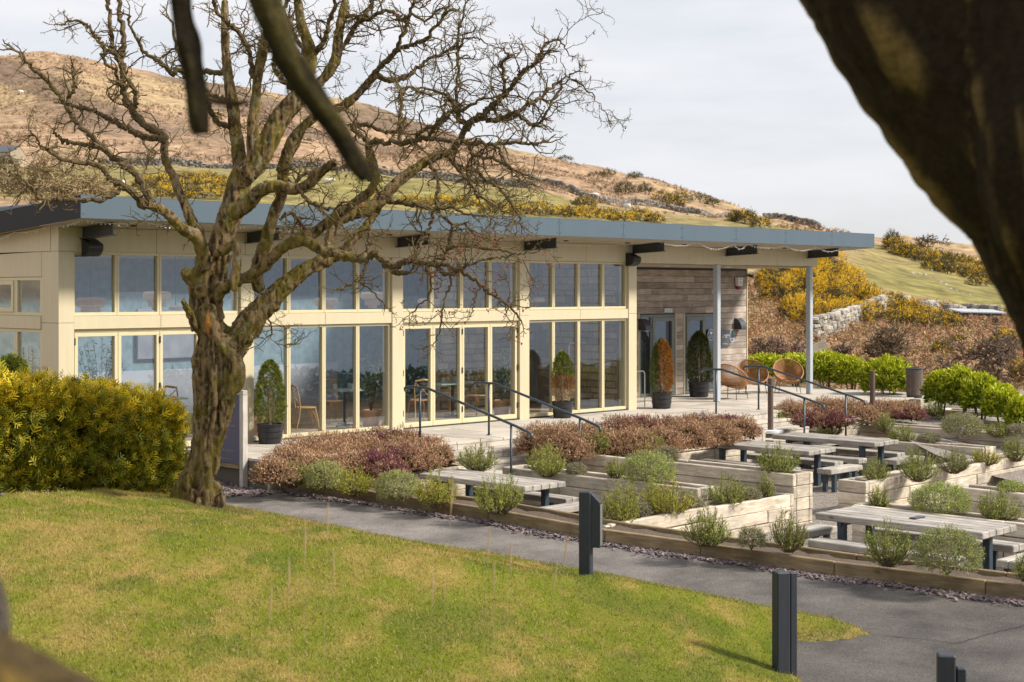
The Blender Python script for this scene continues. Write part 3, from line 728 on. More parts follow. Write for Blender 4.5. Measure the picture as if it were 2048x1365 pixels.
# left end wall
obj('end_wall_band', MB().cbox(-.003, .1, .5, 9.0, 2.985, 3.40, .003), MT['cream'], BLD)
V = []
for xx in (-.004, .1): V += [(xx, .204, 3.404), (xx, 9.0, 3.404), (xx, 9.0, roof_z(9.0, 0)+.02), (xx, .204, roof_z(.2, 0)+.02)]
obj('end_wall_panel', MB().add(V, np.array([(3,2,1,0),(4,5,6,7),(0,1,5,4),(1,2,6,5),(2,3,7,6),(3,0,4,7)])), MT['cream'], BLD)
obj('end_wall_transom', MB().cbox(-.02, .1, .502, 9.0, 2.113, 2.33, .005), MT['cream'], BLD)
def framed_x(y0, y1, z0, z1, bar, opener=False):
    mb = MB(); X0, X1 = .01, .1
    mb.cbox(X0, X1, y0, y1, z0, z0+bar, .004); mb.cbox(X0, X1, y0, y1, z1-bar, z1, .004)
    mb.cbox(X0+.001, X1-.001, y0, y0+bar, z0+bar, z1-bar, .004); mb.cbox(X0+.001, X1-.001, y1-bar, y1, z0+bar, z1-bar, .004)
    if opener:
        b2 = .07; a0, a1, c0, c1 = y0+bar, y1-bar, z0+bar, z1-bar
        mb.cbox(X0-.02, X1-.02, a0, a1, c0, c0+b2, .004); mb.cbox(X0-.02, X1-.02, a0, a1, c1-b2, c1, .004)
        mb.cbox(X0-.019, X1-.021, a0, a0+b2, c0+b2, c1-b2, .004); mb.cbox(X0-.019, X1-.021, a1-b2, a1, c0+b2, c1-b2, .004)
    w = obj('window', mb, MT['frame'], BLD)
    obj('pane', MB().box(X0+.03, X0+.035, y0+bar-.003, y1-bar+.003, z0+bar-.003, z1-bar+.003), MT['glass'], w)
yw = [.505, 1.4, 2.3, 3.2, 4.1, 5.0]
for k, (a, b) in enumerate(zip(yw[:-1], yw[1:])):
    framed_x(a+.002, b-.002, 2.335, 2.98, .055, k == 1); framed_x(a+.002, b-.002, .02, 2.11, .055)
obj('end_wall', MB().cbox(0, .1, 5.0, 9.0, -.6, 2.985, .003), MT['cream'], BLD)
obj('plinth', MB().box(.02, 14.6, -.04, 9.0, -1.0, -.022), MT['mortar'], BLD)
# inside
obj('inner_floor', MB().box(.11, 14.6, .13, 9.0, -.02, .004), MT['infloor'], BLD)
obj('inner_back_wall', MB().box(.1, 14.6, 6.4, 6.5, 0, 3.75), MT['wallpaper'], BLD)
obj('inner_ceiling', MB().box(.1, 14.6, .21, 2.2, 3.55, 3.58).box(.1, 14.6, 5.4, 6.4, 3.55, 3.58).box(.1, 1.4, 2.201, 5.399, 3.55, 3.58).box(12.4, 14.6, 2.201, 5.399, 3.55, 3.58), MT['white'], BLD)
obj('inner_side_wall', MB().box(14.5, 14.6, .25, 6.4, 0, 3.55), MT['inwall'], BLD)
obj('inner_dado', MB().box(.1, 11.0, 6.36, 6.4, 0, 1.0), MT['inwall'], BLD)
obj('wall_picture', MB().cbox(5.4, 7.4, 6.3, 6.36, 1.25, 2.35, .01), mat_simple('faded_picture', (.30, .30, .33), (.16, .17, .22), .6, 2.2), BLD)
# rubble stone wall inside, seen through the last bay
SW = obj('stone_wall', MB().box(11.2, 14.45, 3.0, 3.3, 0, 3.5), MT['mortar'], BLD)
SW2 = obj('stone_wall', MB().box(14.46, 14.498, .3, 2.9, 0, 3.5), MT['mortar'], BLD)
meshes = []
for k in range(10):
    L, H = NR.uniform(.25, .55), .15
    me = MB().cbox(-L/2, L/2, -.03, .03, -H/2, H/2, .018).mesh('stone'); me.materials.append(MT['stone']); meshes.append((L, me))
def rubble(par, a0, a1, put, rz):
    z = .02
    while z < 3.3:
        h = NR.uniform(.12, .2); x = a0 + NR.uniform(.0, .12)
        while x < a1:
            L, me = meshes[NR.integers(10)]
            if x + L > a1: break
            s = bpy.data.objects.new('stone', me); COL.objects.link(s); s.location = put(x+L/2, z+h/2); s.rotation_euler = (0, 0, rz); s.scale = (1, 1, (h-.02)/.15)
            s.parent = par; s.matrix_parent_inverse = mtx(par).inverted(); x += L + .02
        z += h
rubble(SW, 11.22, 14.42, lambda a, z: (a, 2.995 - NR.uniform(0, .02), z), 0)
rubble(SW2, .32, 2.9, lambda a, z: (14.455 - NR.uniform(0, .02), a, z), math.pi/2)
# the porch: soffit, clad wall, doors
obj('porch_soffit', MB().box(14.7, 22.2, .205, 2.42, 3.36, 3.4), MT['soffit'], BLD)
obj('porch_end_beam', MB().cbox(22.0, 22.2, .205, 2.5, 3.402, 3.80, .003), MT['cream'], BLD)
for x, y in ((17.0, .9), (19.5, .9), (21.3, 1.2)): obj('downlight', MB().lathe([(.001, 3.345), (.07, 3.345), (.085, 3.362)], (x, y, 0), 16), MT['white'], BLD)
CW = obj('porch_wall', MB().box(14.7, 22.42, 2.44, 2.6, 0, 3.36), MT['black'], BLD)  # black face stands in for the unlit room behind the door glass
OPEN = [(17.75, 19.2, 0, 2.13), (19.62, 21.08, 0, 2.13)]
def board(x0, x1, z):
    piece('board', round(x1-x0-.003, 2), .025, .158, ((x0+x1)/2, 2.425 - NR.uniform(0, .004), z), 0, MT['clad'], CW, b=.004, roll=.035)
zz = .085; r = 0
while zz < 3.36:
    spans = [(14.75, 22.40)] if zz > 2.2 else [(14.75, 17.70), (19.25, 19.57), (21.13, 22.40)]
    for a, b in spans:
        cuts = [a] + sorted(x for x in (a + 1.1 + 2.9*((r*37 % 11)/11), a + 1.1 + 2.9*((r*37 % 11)/11) + 2.6) if x < b-.5) + [b]
        for p, q in zip(cuts[:-1], cuts[1:]): board(p, q, zz)
    zz += .165; r += 1
for a in (17.715, 19.235, 19.585, 21.115): obj('reveal_trim', MB().cbox(a-.014, a+.014, 2.39, 2.46, 0, 2.16, .003), MT['frame'], CW)
obj('corner_trim', MB().cbox(22.405, 22.44, 2.39, 2.6, 0, 3.36, .003), MT['frame'], CW)
def door(x0, x1, split, name):
    mb = MB(); b = .06; y0, y1 = 2.40, 2.46
    for a, c in ((x0, x0+b), (x1-b, x1), (split-b/2, split+b/2)): mb.cbox(a, c, y0, y1, 0.01, 2.12, .004)
    mb.cbox(x0+b, x1-b, y0+.001, y1-.001, 2.06, 2.12, .004); mb.cbox(x0+b, x1-b, y0+.001, y1-.001, .01, .08, .004)
    a0, a1 = (split+b/2, x1-b) if x1-split > split-x0 else (x0+b, split-b/2)
    for a, c in ((a0+.004, a0+.09), (a1-.09, a1-.004)): mb.cbox(a, c, y0-.02, y1-.02, .09, 2.05, .004)
    mb.cbox(a0+.09, a1-.09, y0-.019, y1-.021, 1.95, 2.05, .004); mb.cbox(a0+.09, a1-.09, y0-.019, y1-.021, .09, .22, .004)
    d = obj(name, mb, MT['grey_frame'], BLD)
    obj('pane', MB().box(x0+b-.003, x1-b+.003, 2.43, 2.435, .08, 2.06), MT['glass'], d)
    h = MB().tube([(a0+.13, y0-.06, .9), (a0+.13, y0-.06, 1.35)], .012, 8); obj('handle', h, MT['steel'], d)
door(17.75, 19.2, 18.22, 'entrance_door'); door(19.62, 21.08, 20.5, 'glazed_door')
for i, (x, y) in enumerate(((17.9, 0), (21.97, 0))):
    c = MB().cbox(x-.07, x+.07, y-.02, y+.12, .004, 3.40, .012); obj('porch_column', c, MT['grey_post'], BLD)
# ------------------------------------------------------------------ terrace, gravel, steps
TER = tag(obj('terrace', MB().box(2.3, 24.3, -2.62, -.03, -1.1, -.045).box(14.62, 24.3, -.028, 2.45, -1.1, -.045).box(22.5, 24.3, 2.46, 6.0, -1.1, -.045), MT['joint']), 'pale sandstone paved terrace in front of the cafe', 'terrace', kind='structure')
SLM = {}
def slab(L, W, c):
    k = (L, W)
    if k not in SLM:
        me = MB().cbox(-L/2, L/2, -W/2, W/2, -.025, .025, .006).mesh('slab'); me.materials.append(MT['paving']); SLM[k] = me
    o = bpy.data.objects.new('slab', SLM[k]); COL.objects.link(o); o.location = (c[0], c[1], c[2] + NR.normal(0, .0015)); o.rotation_euler = (NR.normal(0, .0015), NR.normal(0, .0015), 0)
    o.parent = TER; return o
def pave(x0, x1, rows, z=-.025):
    for (y0, y1) in rows:
        x = x0
        while x < x1 - .05:
            L = [.6, .75, .9, .6][NR.integers(4)]; L = min(L, x1 - x)
            if x1 - (x+L) < .3: L = x1 - x
            slab(round(L-.012, 3), round(y1-y0-.012, 3), (x+L/2, (y0+y1)/2, z)); x += L
pave(2.3, 24.3, [(-2.66, -2.2), (-2.2, -1.6), (-1.6, -1.15), (-1.15, -.55), (-.55, -.06)])
pave(14.72, 24.3, [(-.06, .54), (.54, 1.14), (1.14, 1.75), (1.75, 2.38)])
pave(22.5, 24.3, [(2.38, 3.0), (3.0, 3.6)])
for x0, x1 in ((2.3, 6.0), (7.9, 14.55), (16.65, 24.3)):
    obj('terrace_wall', MB().box(x0, x1, -2.64, -2.621, -1.05, -.052), MT['mortar'], TER)
def mat_gravel():
    m, nt, b = new_mat('pea_gravel')
    vo = nt.nodes.new('ShaderNodeTexVoronoi'); vo.inputs['Scale'].default_value = 46; vo.inputs['Randomness'].default_value = 1
    lnk(nt, world_pos(nt), vo.inputs['Vector'])
    hs = nt.nodes.new('ShaderNodeSeparateColor'); lnk(nt, vo.outputs['Color'], hs.inputs[0])
    r = ramp(nt, hs.outputs[0], [(0, (.13, .11, .095)), (.5, (.25, .215, .18)), (1, (.40, .36, .31))])
    lnk(nt, r.outputs[0], b.inputs['Base Color']); b.inputs['Roughness'].default_value = .9
    bp = nt.nodes.new('ShaderNodeBump'); bp.inputs['Strength'].default_value = 1; bp.inputs['Distance'].default_value = .02; bp.invert = True
    lnk(nt, vo.outputs['Distance'], bp.inputs['Height']); lnk(nt, bp.outputs[0], b.inputs['Normal'])
    return m
MT['gravel'] = mat_gravel()
FL = -1.03
xs = np.linspace(2.2, 32, 120); ys = np.linspace(-26, -2.65, 110)
GXX, GYY = np.meshgrid(xs, ys, indexing='ij')
rise = sstep(22.3, 25, GXX)*.93*sstep(-9, -3.5, GYY) + sstep(18.5, 21, GXX)*0
GZZ = FL + rise + (fbm(GXX*1.5, GYY*1.5, 0, 3, 7)-.5)*.03
n = len(ys); i, j = np.meshgrid(np.arange(len(xs)-1), np.arange(n-1), indexing='ij')
ok = (GXX[i, j] > edge_x(GYY[i, j]) - .12)
Q = np.stack([i*n+j, (i+1)*n+j, (i+1)*n+j+1, i*n+j+1], -1)[ok]
tag(obj('gravel_court', MB().add(np.stack([GXX, GYY, GZZ], -1).reshape(-1, 3), Q), MT['gravel'], smooth=True), 'brown pea gravel of the sunken seating court', 'gravel', kind='structure')
# gravel and rough grass beyond the terrace end, up to the shrub row
def sheet(name, label, cat, pts, mat, nx=2):
    return tag(obj(name, MB().add(pts, np.arange(len(pts))[None]), mat), label, cat, kind='structure')
def steps(x0, x1, label):
    st = thing('stone_steps', label, 'steps', ((x0+x1)/2, -2.7, -.6))
    for k in range(4):
        z = -.15*(k+1); y1 = -2.64 - .42*k; y0 = y1 - .44
        obj('riser', MB().box(x0, x1, y0+.06, y1+.02, -1.05, z-.05), MT['joint'], st)
        x = x0
        for L in ([.62, .55, .68] if k % 2 else [.5, .75, .6]):
            L = min(L, x1-x)
            if x1 - x - L < .25: L = x1-x
            if L < .05: break
            obj('tread', MB().cbox(x+.003, x+L-.003, y0, y1+.02, z-.05, z, .006), MT['paving'], st)
            obj('riser_block', MB().cbox(x+.004, x+L-.004, y1-.004, y1+.05, z+.002, z+.098, .004), MT['paving'], st); x += L
steps(6.02, 7.88, 'pale stone steps down between heather beds, nearer the hawthorn tree')
steps(14.6, 16.62, 'pale stone steps down beside the brown post, nearer the porch')
# ------------------------------------------------------------------ planters of stacked sleepers
def stack(parent, p0, p1, ztop, zbot, th=.1, mat=None, skip_ends=0.0):
    p0 = np.array(p0, float); p1 = np.array(p1, float); L = np.linalg.norm(p1-p0); u = (p1-p0)/L; rz = math.atan2(u[1], u[0])
    k = 0; z = ztop
    while z > zbot + .02:
        h = min(.2, z - zbot)
        cuts = [0.0]; x = (2.4 if k % 2 == 0 else 1.35)
        while x < L - .35: cuts.append(x); x += 2.4
        cuts.append(L)
        for a, b in zip(cuts[:-1], cuts[1:]):
            c = p0 + u*(a+b)/2; dz = NR.normal(0, .006) if k == 0 else 0
            piece('sleeper', b-a-.006, th, .196, (c[0] + NR.normal(0, .004), c[1] + NR.normal(0, .004), z-.1+dz), rz + NR.normal(0, .002), mat or MT['sleeper'], parent, tilt=NR.normal(0, .003), b=.012)
        z -= .2; k += 1
def soil_sheet(parent, x0, x1, y0, y1, z, hump=.03, seed=0):
    nx = max(3, int((x1-x0)/.12)); nyy = max(3, int((y1-y0)/.12))
    a, b = np.meshgrid(np.linspace(x0, x1, nx), np.linspace(y0, y1, nyy), indexing='ij')
    zz = z + (fbm(a*4, b*4, 0, 3, seed+90)-.5)*.06 + hump*np.sin(np.pi*(a-x0)/(x1-x0))*np.sin(np.pi*(b-y0)/(y1-y0))
    i, j = np.meshgrid(np.arange(nx-1), np.arange(nyy-1), indexing='ij')
    Q = np.stack([i*nyy+j, (i+1)*nyy+j, (i+1)*nyy+j+1, i*nyy+j+1], -1).reshape(-1, 4)
    obj('soil', MB().add(np.stack([a, b, zz], -1).reshape(-1, 3), Q), MT['soil'], parent, smooth=True)
def planter(label, x0, x1, y0, y1, top, soil=None, walls='WSEN', bot=FL-.02):
    t = thing('raised_planter', label, 'planter', ((x0+x1)/2, (y0+y1)/2, FL), 'raised sleeper planters')
    th = .1
    if 'W' in walls: stack(t, (x0+th/2, y1), (x0+th/2, y0), top, bot)
    if 'E' in walls: stack(t, (x1-th/2, y1), (x1-th/2, y0), top, bot)
    if 'S' in walls: stack(t, (x0+th+.004, y0+th/2), (x1-th-.004, y0+th/2), top+.004, bot)
    if 'N' in walls: stack(t, (x0+th+.004, y1-th/2), (x1-th-.004, y1-th/2), top+.004, bot)
    soil_sheet(t, x0+.05, x1-.05, y0+.05, y1-.05, (top-.05) if soil is None else soil, .03, int(x0*7))
    return t
planter('sleeper bed full of tan heather below the first two glazed bays', 2.75, 5.95, -3.62, -2.66, -.30, -.22, 'WSE')
planter('narrow sleeper planter with a round green lavender beside the left picnic table', 6.15, 6.72, -8.40, -4.15, -.30)
planter('narrow sleeper planter between the two flights of steps, big bush at its near end', 8.05, 8.62, -8.86, -3.95, -.20)
planter('low cross planter with bleached front boards behind the path bollard', 3.45, 8.03, -8.9, -8.42, -.50)
planter('long sleeper bed of tan and magenta heather under the last glazed bay', 8.66, 14.3, -3.93, -2.66, -.28, -.2, 'WSE')
planter('bleached cross planter stepping up to the right edge of the picture', 9.75, 17.2, -9.15, -8.6, -.45)
planter('low sleeper planter behind the nearest picnic table', 7.15, 7.72, -15.0, -10.5, -.43)
planter('sleeper planter second behind the nearest picnic table', 9.35, 9.9, -14.0, -10.9, -.32)
planter('sleeper bed of heather beside the rusty post near the litter bin', 16.75, 20.6, -3.75, -2.66, -.24, -.17, 'WSE')
planter('sleeper planter right of the two far picnic tables', 16.05, 16.6, -8.0, -4.6, -.42)
planter('far sleeper planter in front of the farthest picnic table', 17.6, 18.15, -9.6, -4.2, -.25)
planter('short far sleeper planter beside the farthest picnic table', 22.2, 22.8, -8.5, -3.6, -.22)
# planter boards continue above the bleached cross planter
# ------------------------------------------------------------------ timber edging along the path with its strip of soil
ED = thing('path_edging', 'brown timber edging board along the far side of the path', 'edging', (3.2, -9, -.7))
ylist = [-2.6, -4.7, -6.9, -9.1, -10.55, -12.4, -14.2, -16.4, -18.6]
for a, b in zip(ylist[:-1], ylist[1:]):
    xa, xb_ = float(edge_x(a)), float(edge_x(b)); za, zb = path_z(xa, a), path_z(xb_, b)
    L = math.hypot(xb_-xa, b-a); rz = math.atan2(b-a, xb_-xa); tilt = -math.atan2(zb-za, L)
    for k, h in ((0, .1), (1, -.09)):
        piece('edging_board', L-.006, .075, .186, ((xa+xb_)/2 + .04 + .004*k, (a+b)/2, (za+zb)/2 + h - .0), rz, MT['edging'], ED, tilt=tilt, b=.01)
    w = .5
    n = 16; V = []
    for t in np.linspace(0, 1, n):
        y = a + (b-a)*t; x = xa + (xb_-xa)*t; z = path_z(x, y)
        for q in (.06, .2, .36, w): V.append((x+q, y, z + .14 + .05*float(vn3(x*3+q*9, y*5, 0, 17))))
    i, j = np.meshgrid(np.arange(n-1), np.arange(3), indexing='ij')
    obj('soil', MB().add(V, np.stack([i*4+j, i*4+j+1, (i+1)*4+j+1, (i+1)*4+j], -1).reshape(-1, 4)[:, ::-1]), MT['soil'], ED, smooth=True)
    piece('back_board', L-.006, .07, .5, ((xa+xb_)/2 + w + .04, (a+b)/2, (za+zb)/2 - .03), rz, MT['edging'], ED, tilt=tilt, b=.01)
# ------------------------------------------------------------------ picnic tables and benches
def picnic_table(x0, y0, label):
    t = thing('picnic_table', label, 'table', (x0, y0, FL), 'timber picnic tables')
    L, W = 2.45, .95
    for k in range(5):
        piece('plank', L + NR.normal(0, .008), W/5-.006, .09, (x0+W*(k+.5)/5, y0-L/2, FL+.75-.045+NR.normal(0, .002)), math.pi/2, MT['plank'], t, b=.012)
    for yy in (y0-.35, y0-L+.35):
        for xx in (x0+.12, x0+W-.12): obj('leg', MB().cbox(xx-.05, xx+.05, yy-.05, yy+.05, FL-.03, FL+.66, .006), MT['rail'], t)
        obj('bearer', MB().cbox(x0+.03, x0+W-.03, yy-.03, yy+.03, FL+.60, FL+.659, .004), MT['rail'], t)
    return t
def bench(x0, x1, y0, y1, label):
    t = thing('bench', label, 'bench', ((x0+x1)/2, (y0+y1)/2, FL), 'timber benches')
    along_x = (x1-x0) > (y1-y0); L = max(x1-x0, y1-y0); W = min(x1-x0, y1-y0)
    for k in (0, 1):
        o = (k-.5)*W/2
        piece('seat_plank', L, W/2-.004, .1, ((x0+x1)/2 + (0 if along_x else o), (y0+y1)/2 + (o if along_x else 0), FL+.40), 0 if along_x else math.pi/2, MT['plank'], t, b=.012)
    for s in (.18, .82):
        for q in (.2, .8):
            xx = x0 + (x1-x0)*(s if along_x else q); yy = y0 + (y1-y0)*(q if along_x else s)
            obj('leg', MB().cbox(xx-.04, xx+.04, yy-.04, yy+.04, FL-.03, FL+.36, .005), MT['rail'], t)
            # flat strap that runs up the side of the seat
    return t
TB = [(4.4, -3.95, 'left'), (11.9, -4.15, 'middle'), (14.15, -4.2, 'middle right'), (5.2, -11.15, 'nearest'), (20.7, -4.4, 'farthest')]
TN = ['silvered picnic table at left behind the row of low shrubs', 'silvered picnic table in the middle, in front of the long heather bed', 'silvered picnic table beside the rusty post drum', 'largest nearest picnic table at the right by the path', 'farthest picnic table at the right edge below the bin']
TS = ['left table behind the low shrubs', 'middle table before the long heather bed', 'table beside the rusty post drum', 'nearest table by the path', 'farthest table below the bin']
for (x, y, _), lab, sh in zip(TB, TN, TS):
    picnic_table(x, y, lab)
    bench(x-.42, x-.1, y-2.35, y-.15, 'long bench on the near side of the ' + sh)
    bench(x+1.05, x+1.37, y-2.35, y-.15, 'long bench on the far side of the ' + sh)
    bench(x-.05, x+1.05, y-2.98, y-2.66, 'short bench at the near end of the ' + sh)
    if sh.startswith('nearest'): bench(x-.15, x+.9, y+.22, y+.52, 'short bench at the far end of the ' + sh)
t_o = tag(obj('cutlery_clip', MB().cbox(5.6, 5.85, -12.45, -12.35, FL+.752, FL+.772, .004), MT['steel']), 'small dark object lying on the nearest picnic table', 'clip')
# ------------------------------------------------------------------ handrails
def handrail(x, label):
    t = thing('handrail', label, 'handrail', (x, -2.2, 0), 'dark blue steel handrails')
    r = .024
    pts = [(x, -1.72, .90), (x, -1.70, .955), (x, -1.76, .985), (x, -2.0, .99), (x, -2.28, .99), (x, -2.36, .975), (x, -4.55, .44), (x, -4.86, .355), (x, -4.93, .32), (x, -4.94, .25)]
    P = [pts[0]]
    for a, b in zip(pts[:-1], pts[1:]): P += [tuple(np.array(a)*.5 + np.array(b)*.5), b]
    obj('rail', MB().tube(P, r, 12), MT['rail'], t, smooth=True)
    obj('post', MB().tube([(x, -2.12, -.01), (x, -2.12, .98)], .021, 12), MT['rail'], t, smooth=True)
    obj('post', MB().tube([(x, -4.45, -.9), (x, -4.45, .46)], .021, 12), MT['rail'], t, smooth=True)
    obj('base_plate', MB().lathe([(.001, .012), (.05, .012), (.055, 0)], (x, -2.12, .0), 16), MT['rail'], t)
handrail(6.08, 'dark blue handrail on the near side of the left steps')
handrail(7.84, 'dark blue handrail on the far side of the left steps')
handrail(14.98, 'dark blue handrail on the near side of the right steps')
handrail(16.6, 'dark blue handrail on the far side of the right steps')
# ------------------------------------------------------------------ bollards by the path
def bollard(x, y, zt, zb, rz, label, lamp):
    t = thing('timber_bollard', label, 'bollard', (x, y, zb), 'dark timber path bollards', rz)
    H = zt - zb
    obj('post', MB().cbox(-.068, .068, -.068, .068, -.15, H, .012), MT['bollard'], t, local=True)
    if lamp == 'box':
        V = [(.07,-.055,H-.62),(.17,-.055,H-.62),(.17,.055,H-.62),(.07,.055,H-.62),(.07,-.055,H-.02),(.17,-.055,H-.12),(.17,.055,H-.12),(.07,.055,H-.02)]
        obj('lamp_housing', MB().add(V, np.array([(0,3,2,1),(4,5,6,7),(0,1,5,4),(1,2,6,5),(2,3,7,6),(3,0,4,7)])), MT['bollard'], t, local=True)
        obj('lamp_cover', MB().cbox(.171, .177, -.05, .05, H-.60, H-.14, .002), mat_simple('grey_lamp_cover', (.16, .165, .17), None, .4, 5), t, local=True)
    else:
        obj('batten', MB().cbox(.076, .15, -.05, .05, -.15, H-lamp, .01), MT['bollard'], t, local=True)
b1 = P_D(1172, 1172, 17.1); bollard(b1[0], b1[1], b1[2]+1.06, float(lawn_z(np.array(b1[0]), np.array(b1[1])))-.02, math.radians(-62), 'dark timber bollard with a grey lamp box on its right side', 'box')
b2 = P_D(1562, 1363, 14.7); bollard(b2[0], b2[1], b2[2]+1.06, b2[2]-.05, math.radians(-30), 'tall dark timber bollard at the lawn corner by the path fork', .01)
b3 = P_D(1892, 1500, 12.0); bollard(b3[0], b3[1], -.1, path_z(b3[0], b3[1]), math.radians(-55), 'dark bollard with a lower batten, cut by the bottom edge', .1)
# ------------------------------------------------------------------ the hawthorn
TD = 19.9
THICK = [  # (px, py, width px), depth at start and end relative to the trunk
 ([(385,1034,94),(386,1002,86),(394,960,60),(405,920,55),(417,875,58),(427,830,62),(432,791,68),(436,750,74),(434,715,72),(426,682,60),(416,655,52),(408,628,46),(403,595,42),(401,560,42),(413,530,40),(432,502,40),(446,470,44),(457,440,48),(468,410,48),(478,372,48),(486,340,42)], 0, .1),
 ([(410,612,26),(428,664,30),(448,691,31),(465,720,33),(471,750,34),(463,782,29),(451,815,25),(441,860,22),(433,905,20),(426,950,18)], -.14, -.15),
 ([(406,655,8),(398,690,14),(394,730,17),(397,775,17),(395,830,15),(395,890,15),(384,945,17),(364,1000,26)], -.10, -.14),
 ([(424,672,10),(424,705,16),(428,760,20),(424,820,18),(414,880,17),(412,935,19),(419,995,26),(434,1036,22)], -.2, -.2),
 ([(345,1010,30),(365,985,40),(385,950,40)], -.1, -.1),
 ([(330,1018,16),(352,1002,30),(372,985,36)], .05, .0),
 ([(436,1035,34),(433,1000,30),(428,965,28)], -.12, -.1),
 ([(392,1045,30),(400,1015,44),(402,980,44)], -.3, -.15),
 # right limb
 ([(448,735,50),(468,690,56),(492,655,54),(524,616,46),(551,590,40),(577,566,36),(603,545,31),(633,528,29),(658,518,27),(690,500,22)], .0, .5),
 # limb through the fork to the far right
 ([(432,640,34),(430,610,30),(444,577,26),(477,562,24),(512,545,23),(542,518,22),(566,495,22),(592,484,24),(616,484,22),(642,500,20),(672,507,19),(704,515,18),(736,515,18)], .15, -.5),
 ([(425,690,40),(424,640,36),(428,590,34),(436,550,34),(447,505,38)], .25, .1),
 ([(452,720,26),(462,690,24),(440,655,24),(432,610,20),(437,575,18)], .3, .35),
 # the left limb
 ([(412,540,24),(404,500,28),(392,473,26),(370,462,24),(354,447,23),(330,424,21),(302,411,19)], -.1, -.5),
 ([(404,500,22),(396,465,21),(380,436,20),(366,402,18),(354,372,17),(345,348,16),(332,326,15),(328,300,15),(331,281,17)], .0, .3),
 # the three stems of the crown
 ([(480,372,34),(480,335,30),(476,300,27),(468,250,25),(464,205,24),(456,150,20),(452,110,18),(450,60,16),(450,0,14)], .1, .5),
 ([(486,345,30),(505,318,26),(506,280,24),(505,248,22),(511,200,20),(514,165,20),(524,110,19),(536,60,18),(548,10,16)], .0, -.2),
 ([(488,352,44),(520,318,42),(540,275,42),(562,235,42),(590,203,38),(604,185,32),(618,140,26),(622,110,24),(612,75,22),(600,40,20),(596,0,18)], .0, .2),
 ([(520,582,26),(514,556,26),(519,521,26),(533,482,25),(542,445,24),(552,418,23),(562,392,23),(566,355,21),(572,325,20),(590,290,19),(606,255,17)], .3, .5),
 ([(462,428,34),(494,410,30),(515,386,28),(540,374,26),(568,376,25),(597,378,24),(620,366,22),(640,346,20),(672,322,17)], -.2, -.7),
 ([(560,345,20),(583,282,19),(606,255,19),(630,234,19),(660,222,18),(690,210,18),(714,190,17),(732,170,17),(752,148,16)], .45, .7),
 ([(604,190,24),(640,165,20),(668,128,22),(674,110,22),(678,70,20),(684,35,18),(690,0,16)], .2, .5),
 # limbs to the right
 ([(596,484,20),(609,466,21),(626,470,21),(645,452,21),(668,436,20),(700,412,18),(722,396,18),(742,380,17),(752,352,16),(746,325,15),(738,300,14)], -.2, -.1),
 ([(655,510,20),(662,470,20),(676,442,24),(700,430,26),(730,420,26),(760,402,25),(786,373,22),(810,353,21),(832,337,20),(856,321,19),(880,310,18),(904,305,17)], .4, 1.1),
 ([(690,500,19),(715,470,17),(735,450,16),(752,425,15),(770,395,14),(782,372,13)], .5, .9),
]
STUB = [
 ([(403,590,24),(392,570,20),(381,560,19),(373,549,21),(371,543,18)], -.1, -.3),
 ([(394,660,18),(386,640,15),(375,618,14),(365,600,13)], -.15, -.3),
 ([(462,483,14),(474,500,17),(474,530,19),(470,558,18),(466,583,14)], -.25, -.25),
 ([(432,508,16),(452,498,18),(470,487,10)], -.15, -.3),
 ([(440,1042,22),(441,1020,26),(444,998,22),(449,985,12)], -.22, -.26),
]
